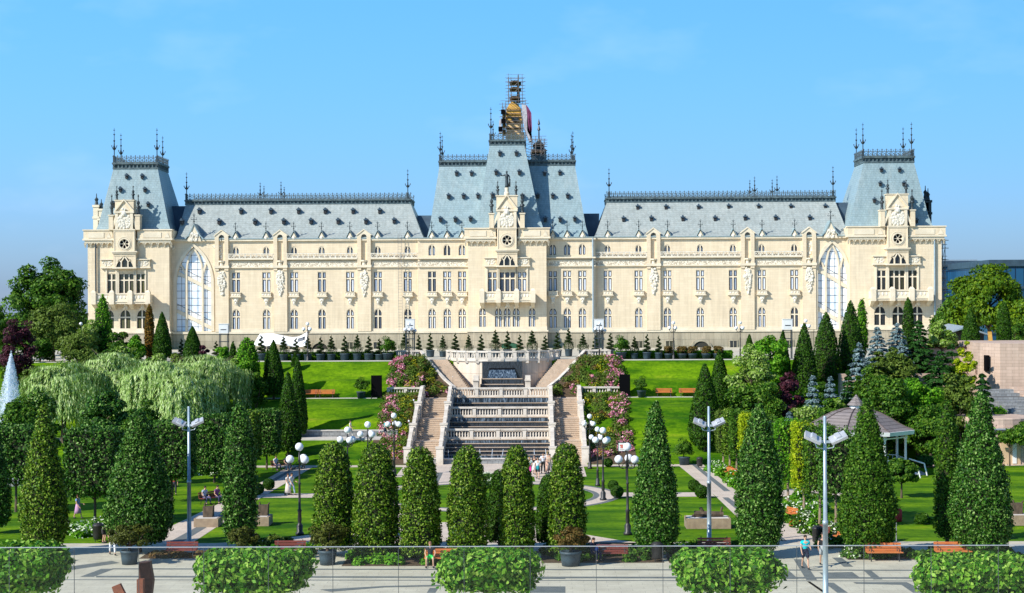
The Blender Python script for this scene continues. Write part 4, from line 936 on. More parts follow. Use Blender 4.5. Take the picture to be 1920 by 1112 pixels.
    for p in ps:
        q=x(p); b.box(q-.34,q+.34,Yb-.25,Yb+.4,zb-.3,zt+.22,1); b.frus((q-.2,q+.2,Y-.3,Y),g(577),(q-.32,q+.32,Yb-.15,Y),zb-.25,1); b.frus((q-.34,q+.34,Yb-.25,Yb+.4),zt+.22,(q-.15,q+.15,Yb-.05,Yb+.2),zt+.5,1)
    fin(b,'balcony',[M['trim'],M['trim']])
    b=MB()
    for p,q in zip(ps,ps[1:]):
        pa,pb=x(p)+.5,x(q)-.5; n=max(3,int((pb-pa)/.5))
        for i in range(n):
            xx=pa+(pb-pa)*(i+.5)/n
            if xx<bx1 and xx>bx0: b.ball((xx,Yb+.05,(zt+zb)/2+.12),(.16,.06,.26),7,0,5)
    fin(b,'balcony_carving',[M['relief']])
    for h in hl1: 
        b=MB(); carve(b,h[0]-.25,h[0]+.25,h[3]+.05,h[3]+.75,Y-.12,14,.17,2); fin(b,'keystone',[M['relief']])
    return dict(x0=x0,x1=x1,g=g,cx=cx,Yc=Yc,zg=zg)
TL=tower(dict(Y=223.6,ref=240,dy=3.2,w=(165,318),c=(216.5,257),l2=[(209.5,16),(237.5,28),(264,16)],l1=[(204,20),(235,20),(266.5,20)],l1t=577,p2='pane_ochre',p1='pane_ochre',depth=13,rose=454.5,aw=31,gw=35,gt=374,pin=50,ph=402,b=(178,287),bp=[182,216,250,283]))
TR=tower(dict(Y=223.6,ref=1681,dy=-3.3,w=(1595,1766),c=(1662,1701),l2=[(1653,17),(1682,29),(1711.5,17)],l1=[(1650,21),(1684,21),(1720,21)],l1t=576,p2='pane_dark',p1='pane_dark',depth=13,rose=451,aw=32,gw=39,gt=369,pin=56,ph=399,b=(1629,1743),bp=[1633,1668.5,1704.5,1739.5]))
TC=tower(dict(Y=222.7,ref=951,dy=0,w=(878,1025),c=(933,970),l2=[(923.5,18),(951.5,29),(979,18)],l1=[(905,13),(934.6,13),(951,13),(968,13),(997.8,13)],l1t=577,p2='pane',p1='pane',depth=10,rose=450.7,aw=33,gw=39,gt=368.6,pin=57.5,ph=402,b=(901,1003),bp=[904.5,935,969,999.5]))
# central side bays with three windows each
for a_,c_,ws in ((784,878,[810.5,839,867]),(1025,1117,[1037,1064,1092.5])):
    Yq=224.2; x0,x1,H3=facade(a_,c_,ws,Yq,attic=(479,457),aw=11,side=1,name='inner_facade_wall'); bands(x0,x1,Yq,False); eaves(x0,x1,Yq,[X_(p,Yq) for p in ws])
# ---- steep tower roofs
def steep(base,top,pyb,pyt,Ya,Yt,dep,tdep,name,mt='slate',ref=951,flare=True):
    X0,X1=X_(base[0],Ya),X_(base[1],Ya); R0,R1=X_(top[0],Yt),X_(top[1],Yt); za,zt=Z_(pyb,Ya,ref),Z_(pyt,Yt,ref)
    b=MB(); t=.16; f=.235
    mid=(X0+(R0-X0)*f,X1+(R1-X1)*f,Ya+(Yt-Ya)*f,Ya+dep-(dep-(Yt-Ya)-tdep)*f); zm=za+(zt-za)*t
    b.frus((X0,X1,Ya,Ya+dep),za,mid,zm); b.frus(mid,zm,(R0,R1,Yt,Yt+tdep),zt); fin(b,name,[M[mt]])
    return R0,R1,zt
R0,R1,zt=steep((178,322),(213.6,297),437,317,224.2,226.6,12.5,6.5,'tower_roof',ref=240); roof_top(R0,R1,226.6,233.1,zt-.02,.95); zt+=.93
crest(R0,R1,226.6,zt,1.05); crest(R0,R1,233.1,zt,1.05); crest(226.6,233.1,R0,zt,1.05,'y'); crest(226.6,233.1,R1,zt,1.05,'y')
for p,y,Yq in ((215.7,240,226.6),(228.3,250,233.1),(295.8,240,226.6),(306.5,255,233.1)): spire(p,y,Yq,zt-.5)
vents([(238,330.5),(267,330.5),(226,355),(272,355.5),(213,382),(278,383)],plane_y(437,224.2,317,226.6),.85)
R0,R1,zt=steep((1588,1751),(1621,1715),427,305,224.2,226.6,12.5,6.5,'tower_roof',ref=1670); roof_top(R0,R1,226.6,233.1,zt-.02,.95); zt+=.93
crest(R0,R1,226.6,zt,1.05); crest(R0,R1,233.1,zt,1.05); crest(226.6,233.1,R0,zt,1.05,'y'); crest(226.6,233.1,R1,zt,1.05,'y')
for p,y,Yq in ((1619.4,230,226.6),(1607,240,233.1),(1710.5,229,226.6),(1694.8,238,233.1)): spire(p,y,Yq,zt-.5)
vents([(1652,318),(1686,318),(1650,344),(1694,344),(1639,375),(1710,374),(1718,414)],plane_y(427,224.2,305,226.6),.85)
# central: wide main roof and steeper projecting front roof
R0,R1,zt=steep((801,1105),(825,1079.5),446,311,224.2,230,16,8,'central_roof'); roof_top(R0,R1,230,238,zt-.02,.8); zt+=.78
crest(R0,R1,230,zt,.95); crest(R0,R1,238,zt,.95); crest(230,238,R0,zt,.95,'y'); crest(230,238,R1,zt,.95,'y')
for p,y,Yq in ((827,247,230),(830.5,253,238),(1075.5,246,230),(1073,251,238)): spire(p,y,Yq,zt-.5)
vents([(856,325),(884,325),(841,368),(869,367.5),(896,367),(825.5,411),(853.5,411),(882,410),(1021,325),(1049.5,324),(1008.5,367),(1036,367),(1064,367),(1022.5,411),(1050,411),(1077.5,410)],plane_y(446,224.2,311,230),.95)
R0,R1,zt=steep((892,1020),(919.5,984.5),430,272,223.2,227.5,12,7,'front_roof'); roof_top(R0,R1,227.5,234.5,zt-.02,.75); zt+=.73
crest(R0,R1,227.5,zt,.95); crest(227.5,234.5,R0,zt,.95,'y'); crest(227.5,234.5,R1,zt,.95,'y')
spire(922,201,227.5,zt-.5); spire(926,226,234.5,zt-.3)
vents([(937,287.5),(968,287.5),(930,323),(973.5,323),(923,366),(979,368)],plane_y(430,223.2,272,227.5),.95)
# corner turrets of the far tower corners
for px,yt_,yb_ in ((182,360,432),(191,371,432),(1741,350,425),(1736,345,425)):
    Yq=232.; xx=X_(px,Yq); zb=Z_(yb_,Yq,px); h=Z_(yt_,Yq,px)-zb
    b=MB(); b.box(xx-.4,xx+.4,Yq-.4,Yq+.4,zb-.2,zb+h*.62); b.box(xx-.5,xx+.5,Yq-.5,Yq+.5,zb+h*.3,zb+h*.36); b.box(xx-.5,xx+.5,Yq-.5,Yq+.5,zb+h*.6,zb+h*.66)
    b.lathe([(.3,0),(.2,h*.1),(.3,h*.15),(.08,h*.2),(.05,h*.3)],xx,Yq,8,1,z0=zb+h*.66); fin(b,'corner_pinnacle',[M['trim'] if px<900 else M['iron'],M['iron']])
# statue on the central pediment
b=MB(); cx=TC['cx']; Yc=TC['Yc']+.6; z=TC['zg']+.14
b.lathe([(.35,0),(.4,.3),(.28,.5),(.3,1.0),(.2,1.1)],cx,Yc,10,0,z0=z)
fin(b,'statue_pedestal',[M['trim']])
b=MB(); z+=1.1
b.lathe([(.26,0),(.24,.3),(.22,.8),(.2,1.1),(.24,1.45),(.28,1.75),(.12,1.9),(.08,2.0)],cx,Yc,10,0,z0=z); b.ball((cx,Yc,z+2.16),(.14,.15,.18),8,0,6)
b.path([(cx-.25,Yc,z+1.75),(cx-.6,Yc-.1,z+1.62),(cx-1.0,Yc-.15,z+1.72),(cx-1.25,Yc-.15,z+1.85)],[.09,.07,.05,.04],6)
b.path([(cx+.25,Yc,z+1.75),(cx+.42,Yc-.1,z+1.4),(cx+.3,Yc-.3,z+1.1)],[.09,.07,.05],6); b.path([(cx+.35,Yc,z+.1),(cx+.42,Yc-.1,z+1.2)],[.16,.1],6)
fin(b,'rooftop_statue',[M['iron']],True)
# drainpipes
for px,y0_,y1_,Yq in ((181,438,622,223.6),(1752,425,620,223.6),(1112,446,622,224.2)):
    b=MB(); xx=X_(px,Yq); b.tube((xx,Yq-.25,Z_(y1_,Yq,px)),(xx,Yq-.25,Z_(y0_,Yq,px)),.12,n=8); fin(b,'drainpipe',[M['iron'] if px<1000 else M['galv']])
# basement openings
def basement(px,w,h,yb,arch=False,mt='pane_dark'):
    Yq=Y0-.12; xx=X_(px,Yq); s=Yq/F_; z0=Z_(yb,Yq); W=w*s; Hh=h*s
    b=MB()
    if arch:
        c=arch_curve(xx,W,z0+Hh,'round',14); b.xz([(xx-W/2,z0-1)]+c+[(xx+W/2,z0-1)],Yq-.02,Yq-.004,0); b.strip([(xx-W/2-.25,z0-1)]+[(xx+(p[0]-xx)*1.12,z0+(p[1]-z0)*1.06) for p in c]+[(xx+W/2+.25,z0-1)],.4,Yq-.16,Yq-.001,1)
    else: b.box(xx-W/2,xx+W/2,Yq-.02,Yq-.004,z0,z0+Hh,0); b.strip([(xx-W/2-.1,z0),(xx-W/2-.1,z0+Hh+.1),(xx+W/2+.1,z0+Hh+.1),(xx+W/2+.1,z0)],.18,Yq-.08,Yq-.001,1); b.box(xx-.04,xx+.04,Yq-.05,Yq-.021,z0,z0+Hh,1)
    fin(b,'basement_opening',[M[mt] if not arch else M['recess'],M['plinth']])
for px in (549,655,707,812,839,867,1037,1064,1092,1198,1255,1375,1480,500): basement(px,12,13,654)
for px in (600,1314.5): basement(px,32,20,660,True)
for px in (905,997): basement(px,16,15,662,True)
b=MB(); xx=X_(955,222.4); b.xz([(xx-2.6,GZ)]+arch_curve(xx,5.2,Z_(641,222.4),'round',14)+[(xx+2.6,GZ)],222.46,222.53,0); b.box(xx-1.1,xx+1.1,222.40,222.455,GZ,GZ+2.6,1); b.strip([(xx-2.7,GZ)]+arch_curve(xx,5.4,Z_(640,222.4),'round',14)+[(xx+2.7,GZ)],.3,222.3,222.54,2)
fin(b,'cellar_door',[M['palewood'],mat('green_door',(.03,.12,.06)),M['plinth']])
# cable ladder hanging on the left wing
def ladder():
    o=thing('rope_ladder','thin hanging ladder running down the cream wing wall left of the inner bays','ladder',(X_(750,Y0-.8),Y0-.7,zc(440)))
    b=MB(); h=zc(440)-zc(622)
    for s in (-.25,.25): b.tube((s,0,0),(s+.1,0,-h),.03,n=4)
    b.build('rail',M['scaf'],o); b=MB()
    for i in range(34): b.tube((-.25,0,-h*i/34),(.27,0,-h*i/34),.02,n=4)
    b.build('rung',M['scaf'],o); return o
ladder()
# ---- clock tower being repaired, and its scaffolds
b=MB(); Yt=246.; xa,xb=X_(950,Yt),X_(984,Yt); cx=(xa+xb)/2
b.box(xa,xb,Yt,Yt+5,Z_(300,Yt),Z_(248,Yt),1); b.box(xa+.1,xb-.4,Yt-.1,Yt+4.9,Z_(248,Yt)+.01,Z_(226,Yt),1); b.frus((xa,xb-.3,Yt-.2,Yt+5),Z_(226,Yt),(xa+.1,xb-.4,Yt,Yt+4.6),Z_(205,Yt),0); b.frus((xa+.1,xb-.4,Yt,Yt+4.6),Z_(205,Yt),(xa+.6,xb-1.0,Yt+.6,Yt+4),Z_(193,Yt),0); b.frus((xa+.6,xb-1.0,Yt+.6,Yt+4),Z_(193,Yt),(xa+1.0,xb-1.4,Yt+1,Yt+3),Z_(189,Yt),0)
for i,y in enumerate((205,214,220,230,241)): b.box(xa-.1,xb+.05,Yt-.35,Yt-.21,Z_(y,Yt)-.06,Z_(y,Yt)+.06,2)
b.box(X_(962,Yt),X_(974,Yt),Yt-.3,Yt-.22,Z_(228,Yt),Z_(220,Yt),3)
b.lathe([(.35,0),(.25,1),(.15,2.5),(.3,2.7),(.12,3),(.09,4.3)],X_(973.5,Yt),Yt+2,8,3,z0=Z_(190,Yt))
fin(b,'clock_tower',[M['yellow'],M['palewood'],M['plank'],M['iron']])
def scaffold(name,label,xs_,ys_,zs_,t=.06,boards=(),extra=None,seed=0,mat_='scaf'):
    o=thing(name,label,'scaffold',(xs_[0],ys_[0],zs_[0])); R=random.Random(seed); ox,oy,oz=o.location
    b=MB()
    for x in xs_:
        for y in ys_: b.tube((x-ox,y-oy,-.2),(x-ox,y-oy,zs_[-1]-oz+R.uniform(.1,.7)),t,n=5)
    b.build('upright',M[mat_],o); b=MB()
    for z in zs_:
        for y in ys_: b.tube((xs_[0]-ox-.5,y-oy,z-oz),(xs_[-1]-ox+.5,y-oy,z-oz+R.uniform(-.1,.1)),t*.8,n=5); b.tube((xs_[0]-ox-.3,y-oy,z-oz+.5),(xs_[-1]-ox+.3,y-oy,z-oz+.5),t*.6,n=5)
        for x in xs_: b.tube((x-ox,ys_[0]-oy-.4,z-oz),(x-ox,ys_[-1]-oy+.4,z-oz),t*.8,n=5)
    for i in range(len(zs_)-1):
        j=R.randrange(len(xs_)-1) if len(xs_)>1 else 0
        if len(xs_)>1: b.tube((xs_[j]-ox,ys_[0]-oy,zs_[i]-oz),(xs_[j+1]-ox,ys_[0]-oy,zs_[i+1]-oz),t*.6,n=5)
    b.build('ledger',M[mat_],o)
    if boards:
        b=MB()
        for z,x0,x1 in boards: b.box(x0-ox,x1-ox,.05,ys_[-1]-oy,z-oz,z-oz+.09); b.box(x0-ox+.2,x1-ox-.4,.3,ys_[-1]-oy-.3,z-oz+.1,z-oz+.3)
        b.build('board',M['plank'],o)
    return o
q=lambda px,Y: X_(px,Y); Yt=244.5
scaffold('scaffold','slender bare scaffold cage round the thin spire at the very top','',[],[]) if False else None
z_=lambda y:Z_(y,Yt)
scaffold('scaffold_tower','slender open scaffold cage round the spire tip at the very top of the palace',[q(955,Yt),q(960,Yt),q(974,Yt),q(981,Yt)],[Yt,Yt+4],[z_(y) for y in (190,184,178,166,154,146)],.035,[(z_(154),q(957,Yt),q(979,Yt)),(z_(166),q(957,Yt),q(979,Yt)),(z_(183),q(957,Yt),q(977,Yt))],seed=2)
sc2=scaffold('scaffold_tower','broad scaffold wrapped around the ochre clock tower behind the roof',[q(944,Yt),q(950,Yt),q(981,Yt),q(987,Yt)],[Yt-.6,Yt+7],[z_(y) for y in (300,285,270,255,246,233,220,208,196)],.045,[(z_(y),q(943,Yt),q(950,Yt)) for y in (245,232,220,208)],seed=4)
for (pts,mm,nm,lb) in (([(988,196),(993,203),(998,212),(999,240),(996,262),(1000,266),(990,245),(990,215)],'net','safety_net','mauve safety net bulging from the right side of the clock tower scaffold'),
        ([(980,196),(988,197),(990,215),(993,240),(1000,263),(994,265),(985,240),(981,215)],'netwhite','safety_net','torn white sheet hanging beside the mauve net on the tower scaffold')):
    b=MB(); b.xz([(q(x,Yt-1),Z_(y,Yt-1)) for x,y in pts],Yt-1,Yt+1.5); tag(b.build(nm,M[mm]),lb,'net',None)
for x,y in ((944,212),(945,228),(940,243)):
    pass
b=MB()
for x,y in ((945,211),(945.5,228),(940,243)): b.box(q(x,Yt)-.3,q(x,Yt)+.3,Yt-1.0,Yt-.7,Z_(y,Yt)-.35,Z_(y,Yt)+.35)
b.xz([(q(937,Yt),z_(250)),(q(938,Yt),z_(228)),(q(941,Yt),z_(222)),(q(943,Yt),z_(250))],Yt-.9,Yt+1,1); o=b.build('dark_box',[M['black'],M['netwhite']],None); o.name='hung_tarpaulin'; tag(o,'dark boxes and pale tarpaulin hung on the left side of the clock tower scaffold','tarpaulin')
# small turret in scaffold to the right
b=MB(); xx=q(1012,240); b.lathe([(1.1,0),(1.1,1.5),(1.25,1.6),(.9,1.9),(.7,2.6),(.3,3.0),(.12,3.4),(.1,4.6),(.25,4.7),(.05,5.4),(.2,5.6),(.02,6.4)],xx,240,8,0,z0=Z_(288,240)-1.2); fin(b,'roof_turret',[M['iron']])
scaffold('scaffold','small scaffold around the dark roof turret right of the clock tower',[q(998,238),q(1006,238),q(1016,238),q(1022,238)],[238,242],[Z_(y,238) for y in (290,281,271,262)],.05,[(Z_(272,238),q(1000,238),q(1020,238)),(Z_(286,238),q(996,238),q(1024,238))],seed=7)
scaffold('scaffold','tall thin scaffold standing against the right end wall of the palace',[q(1767.5,226),q(1772.5,226)],[226,232],[Z_(y,226,1770) for y in (650,600,583,566,546,526,505,487,465,450)],.06,[(Z_(y,226,1770),q(1765,226),q(1775,226)) for y in (600,583,563,543,523,505,487)],seed=8)
# ------------------------------------------------------------------ cascade, stairs, balustrades
_bm = {}
def baluster_mesh():
    if 'b' not in _bm:
        b=MB(); b.lathe([(.085,0),(.085,.05),(.05,.10),(.085,.24),(.06,.40),(.045,.52),(.08,.58),(.08,.62)],n=6); _bm['b']=b.mesh('baluster',M['balu'],True)
    return _bm['b']
def balustrade(label, pts, h=1.0, post=.34, step=.27, seg=2.3, group='stone balustrades round the cascade', base=.18):
    o=thing('balustrade',label,'balustrade',pts[0],group=group); O=Vector(pts[0]); b=MB()
    P=[Vector(p)-O for p in pts]; posts=[]; bal=[]
    for a,c in zip(P,P[1:]):
        d=c-a; L_=Vector((d.x,d.y,0)).length; u=Vector((d.x,d.y,0)).normalized(); w=Vector((-u.y,u.x,0))
        for z0,z1,hw in ((0,base,.15),(base+.62,base+.80,.17)):
            vs=[]
            for p in (a,c):
                for s in (-1,1):
                    for z in (z0,z1): vs.append(p+w*s*hw+Vector((0,0,z)))
            b.add(vs,[(0,1,3,2),(4,6,7,5),(0,4,5,1),(2,3,7,6),(1,5,7,3),(0,2,6,4)])
        n=max(1,round(L_/seg))
        for i in range(n+1): posts.append(a+d*i/n)
        for i in range(n):
            m=max(1,int((L_/n-post)/step))
            for j in range(m): bal.append(a+d*(i+(post/2+(L_/n-post)*(j+.5)/m)/(L_/n))/n)
    b.build('rail',M['balu'],o)
    if 'p' not in _bm:
        b=MB(); b.box(-.17,.17,-.17,.17,-.35,.84); b.box(-.21,.21,-.21,.21,.84,.93); b.box(-.20,.20,-.20,.20,-.02,.16); _bm['p']=b.mesh('post',M['balu'])
    seen=[]
    for p in posts:
        if all((p-q).length>.2 for q in seen): seen.append(p); q=link('post',_bm['p'],o,p)
    for p in bal[:100]: link('baluster',baluster_mesh(),o,p+Vector((0,0,base)))
    if len(bal)>100:
        b=MB()
        for p in bal[100:]: b.lathe([(.085,0),(.05,.10),(.085,.24),(.045,.52),(.08,.62)],p.x,p.y,6,z0=p.z+base)
        q=b.build('baluster_run',M['balu'],o); q['kind']='stuff'
    return o
FL=[(144.7,149.4,0,1.67),(151.3,156.1,1.67,3.3),(158.2,162.8,3.3,4.85)]
def staircase(s,label):
    xi,xo=XA+s*5.3,XA+s*7.85; x0,x1=min(xi,xo),max(xi,xo); o=thing('staircase',label,'stairs',(XA+s*6.8,144.7,0),group='sandstone stairs either side of the cascade')
    for k,(ya,yb,za,zb) in enumerate(FL):
        b=MB(); n=10
        for i in range(n): 
            z=za+(zb-za)*(i+1)/n; y=ya+(yb-ya)*i/n; yn=ya+(yb-ya)*(i+1)/n
            b.box(x0,x1,y,yn+.02*0,z-.5 if z>.6 else -.1,z); b.box(x0+.001,x1-.001,y-.035,y,z-.045,z-.002)
        b.build('flight',M['steps'],o,world=True)
        b=MB(); nx_=FL[k+1][0] if k<2 else 166.8; b.box(x0,x1,yb,nx_,zb-.6,zb-.004); b.build('landing',M['steps'],o,world=True)
    return o
staircase(-1,'left sandstone staircase climbing beside the cascade in three flights'); staircase(1,'right sandstone staircase climbing beside the cascade in three flights')
# side walls under the rails
def sidewall(rel,label,w=.42,top=.05):
    b=MB(); x=XA+rel; pts=[(144.3,-.3),(144.3,.25)]
    for ya,yb,za,zb in FL: pts += [(ya,za+.25+top),(yb,zb+.25+top)]
    pts += [(165.2,5.1+top),(165.2,-.3)]
    vs=[(x-w/2,y,z) for y,z in pts]+[(x+w/2,y,z) for y,z in pts]; n=len(pts)
    b.add(vs,[tuple(range(n)),tuple(range(2*n-1,n-1,-1))]+[(i,i+n,(i+1)%n+n,(i+1)%n) for i in range(n)])
    return tag(b.build('stair_side_wall',M['balu']),label,'wall')
for rel,lb in ((-8.02,'outer stepped stone wall of the left staircase'),(-5.1,'stone wall between the left staircase and the cascade'),(5.1,'stone wall between the right staircase and the cascade'),(8.02,'outer stepped stone wall of the right staircase')):
    sidewall(rel,lb)
    side='left' if rel<0 else 'right'; io='outer' if abs(rel)>6 else 'inner'
    for k,(ya,yb,za,zb) in enumerate(FL):
        balustrade('%s sloping balustrade of the %s staircase, %s flight' % (io,side,('lowest','middle','top')[k]), [(XA+rel,ya-.2,za+.28),(XA+rel,yb,zb+.28)]+([(XA+rel,FL[k+1][0]-.35,zb+.28)] if k<2 else [(XA+rel,165,zb+.28)]), seg=2.6)
    for k,(ya,yb,za,zb) in enumerate(FL):
        b=MB(); b.box(-.32,.32,-.32,.32,-.3,1.32); b.box(-.38,.38,-.38,.38,1.32,1.48); q=b.build('pier',M['balu']); q.location=(XA+rel,ya-.45,za+.1)
        tag(q,'stone pier at the foot of the %s flight, %s rail of the %s staircase'%(('lowest','middle','top')[k],io,side),'pier','stone piers at the feet of the stair rails')
cas=thing('cascade_fountain','wide dark granite cascade with water running over black ledges between the stairs','fountain',(XA,144.5,0))
def casc(ya,za,zb,n,run,pool_to):
    # ledges stepping forward from the balustrade foot (ya, za) down to zb, then a pool
    b=MB(); s=MB(); w=MB(); x0,x1=XA-5.0,XA+5.0
    for i in range(n):
        y1=ya-run*i; y0=ya-run*(i+1); zt=za-(za-zb)*i/n; z2=za-(za-zb)*(i+1)/n
        b=MB(); s=MB(); w=MB()
        if i==0: b.box(x0,x1,ya-.15,ya+.3,zb-.3,zt-.03); s.box(x0,x1,ya-.25,ya+.3,zt-.03,zt+.03)
        if i<n-1: b.box(x0,x1,y0,y1-.15,zb-.3,z2-.06); s.box(x0,x1,y0-.08,y0+.18,z2-.06,z2+.0); w.box(x0+.02,x1-.02,y0+.18,y1-.16,z2-.06,z2-.02)
        for q,nm,mm in ((b,'granite_step','blackwall'),(s,'ledge_lip','steps'),(w,'ledge_water','water')):
            if q.v: q.build(nm,M[mm],cas,world=True)
    w=MB(); w.box(x0+.01,x1-.01,pool_to,ya-run*(n-1)-.1,zb-.3,zb-.02); w.build('pool_water',M['water'],cas,world=True)
def watermat():
    m, nt, b = newmat('dark_rippled_water'); l=nt.links.new
    b.inputs['Base Color'].default_value=(.010,.022,.035,1); b.inputs['Roughness'].default_value=.08; b.inputs['Specular IOR Level'].default_value=.7
    tc=N(nt,'ShaderNodeTexCoord'); nz=N(nt,'ShaderNodeTexNoise',Scale=6,Detail=4); l(tc.outputs['Object'],nz.inputs['Vector'])
    bp=N(nt,'ShaderNodeBump',Strength=.5,Distance=.1); l(nz.outputs['Fac'],bp.inputs['Height']); l(bp.outputs[0],b.inputs['Normal']); return m
def fallmat():
    m, nt, b = newmat('falling_water'); l=nt.links.new
    tc=N(nt,'ShaderNodeTexCoord'); mp=N(nt,'ShaderNodeMapping'); mp.inputs['Scale'].default_value=(6,6,.5); nz=N(nt,'ShaderNodeTexNoise',Scale=2,Detail=6,Roughness=.7)
    l(tc.outputs['Object'],mp.inputs[0]); l(mp.outputs[0],nz.inputs['Vector']); cr=N(nt,'ShaderNodeValToRGB'); cr.color_ramp.elements[0].position=.47; cr.color_ramp.elements[1].position=.72
    cr.color_ramp.elements[0].color=(.012,.022,.035,1); cr.color_ramp.elements[1].color=(.35,.45,.55,1); l(nz.outputs['Fac'],cr.inputs[0]); l(cr.outputs[0],b.inputs['Base Color'])
    b.inputs['Roughness'].default_value=.2; b.inputs['Specular IOR Level'].default_value=.7; return m
M['water']=watermat(); M['fall']=fallmat()
casc(165.0,4.85,3.35,3,.95,158.3); casc(158.0,3.3,1.72,4,.85,151.3); casc(151.0,1.67,.25,5,.85,145.4)
for ya,z0,z1 in ((164.82,4.35,4.80),(157.82,2.9,3.25),(150.82,1.30,1.62),(147.42,.05,.5)): b=MB(); b.box(XA-4.95,XA+4.95,ya-.02,ya+.02,z0,z1); b.build('falling_sheet',M['fall'],cas,world=True)
b=MB(); b.box(XA-5.9,XA+5.9,144.55,145.0,0,.42); b.box(XA-6.0,XA+6.0,144.48,145.07,.42,.5,1); b.box(XA-6.0,XA-5.4,145.07,146.4,0,.5); b.box(XA+5.4,XA+6.0,145.07,146.4,0,.5); b.build('basin_rim',[M['greystone'],M['kerb']],cas,world=True)
R=random.Random(5)
for i in range(10):
    b=MB(); x=XA-4.5+i; b.path([(x,147.6,.45),(x+R.uniform(-.1,.1),147.1,1.1),(x+R.uniform(-.1,.1),146.5,.25)],.02,4); b.build('thin_jet',M['spray'],cas,world=True)
for y,z,nm in ((165.15,4.85,'top'),(158.15,3.3,'middle'),(151.15,1.67,'lowest')): balustrade('%s of the three level balustrades crossing the black cascade'%nm,[(XA-5.0,y,z+.04),(XA+5.0,y,z+.04)],seg=2.5)
# landing and curved bastion
slab('cascade_landing', XA-8.3,XA+8.3,165.32,175.2,4.85,'steps',1)
AR=[(XA+6.35*math.sin(t),178.3-6.35*math.cos(t)*1.0) for t in np.linspace(-math.radians(75),math.radians(75),13)]
b=MB(); nA=len(AR); loop=AR+[(XA+6.1,178),(XA-6.1,178)]; n=len(loop)
b.add([(x,y,4.7) for x,y in loop]+[(x,y,8.42) for x,y in loop],[tuple(range(n-1,-1,-1)),tuple(range(n,2*n))]+[(i,(i+1)%n,n+(i+1)%n,n+i) for i in range(n)],0)
AR2=[(XA+6.5*math.sin(t),178.3-6.5*math.cos(t)) for t in np.linspace(-math.radians(76),math.radians(76),13)]; loop=AR2+[(XA+6.2,178),(XA-6.2,178)]
b.add([(x,y,8.3) for x,y in loop]+[(x,y,8.5) for x,y in loop],[tuple(range(n-1,-1,-1)),tuple(range(n,2*n))]+[(i,(i+1)%n,n+(i+1)%n,n+i) for i in range(n)],1)
tag(b.build('bastion_wall',[M['bastion'],M['balu']]),'pale curved bastion wall behind the top of the cascade','wall')
balustrade('long curved balustrade on top of the pale bastion wall',[(x,y,8.46) for x,y in AR],seg=1.7)
uf=thing('wall_fountain','black granite wall fountain with a water slot set in the curved bastion','fountain',(XA,171.9,4.85))
b=MB(); b.box(XA-2.15,XA+2.15,171.5,172.3,4.85,8.34); b.build('granite_panel',M['blackwall'],uf,world=True)
b=MB(); b.box(XA-1.4,XA+1.4,171.42,171.497,7.45,7.6); b.build('slot',M['black'],uf,world=True)
b=MB(); b.add([(XA-1.35,171.40,7.45),(XA+1.35,171.40,7.45),(XA+1.6,171.1,6.55),(XA-1.6,171.1,6.55),(XA-1.35,171.3,7.45),(XA+1.35,171.3,7.45),(XA+1.6,171.0,6.55),(XA-1.6,171.0,6.55)],[(0,1,2,3),(4,7,6,5),(0,4,5,1),(3,2,6,7)]); b.build('water_sheet',M['fall'],uf,world=True)
b=MB()
for i,(z,hw,y) in enumerate(((6.55,2.2,170.6),(6.0,2.3,169.8),(5.45,2.4,169.0))): b.box(XA-hw,XA+hw,y,171.5,4.85,z-.08-i*.001); b.box(XA-hw,XA+hw,y-.06,y+.12,z-.08,z,1); b.box(XA-hw+.05,XA+hw-.05,y+.12,y+.8,z-.08,z-.04,2)
b.build('basin',[M['blackwall'],M['steps'],M['water']],uf,world=True)
for s in (-1,1):
    b=MB(); b.box(-.28,.28,-1.6,1.0,0,1.5); b.box(-.33,.33,-1.7,1.0,1.5,1.62); b.box(-.28,.28,-.6,1.0,1.62,2.0); q=b.build('cheek_wall',M['balu'],uf); q.location=(s*2.75,-1.4,0)
def upstair(s,label):
    o=thing('staircase',label,'stairs',(XA+s*6,166.8,4.85),group='short upper stairs curving round the bastion'); n=22; 
    b=MB()
    for i in range(n):
        y=166.9+i*.36; z=4.85+3.58*(i+1)/n; a=XA+s*(2.9+ (i/n)*3.2); c=XA+s*(4.75+4.0*(i/n)**.85); b.box(min(a,c),max(a,c),y,175.3,z-.3 if z>5.2 else 4.86,z)
    b.build('flight',M['steps'],o,world=True)
    pts=[(XA+s*(4.95+4.0*(u)**.85),166.9+u*7.9,4.95+3.55*u) for u in (0,.2,.42,.62,.82,1)]
    b=MB()
    for p,q in zip(pts,pts[1:]):
        w=.2; b.add([(p[0]-w,p[1],4.6),(p[0]+w,p[1],4.6),(q[0]+w,q[1],4.6),(q[0]-w,q[1],4.6),(p[0]-w,p[1],p[2]),(p[0]+w,p[1],p[2]),(q[0]+w,q[1],q[2]),(q[0]-w,q[1],q[2])],[(4,5,6,7),(0,1,5,4),(1,2,6,5),(2,3,7,6),(3,0,4,7)])
    b.build('parapet_base',M['balu'],o,world=True)
    return pts
for s,lb in ((-1,'left'),(1,'right')):
    pts=upstair(s,'upper stairs curving up the %s side of the bastion'%lb)
    balustrade('curved sloping balustrade rising along the %s upper stairs'%lb,pts,seg=2.2)
    balustrade('short level balustrade at terrace height, %s of the bastion'%lb,[pts[-1],(XA+s*11.6,171.6 if 0 else 174.8,8.5)],seg=2.4)
    balustrade('level balustrade at mid slope, %s of the stairs above the roses'%lb,[(XA+s*8.1,165.1,4.95),(XA+s*(11.6 if s<0 else 12.6),165.1,4.95)],seg=1.7)
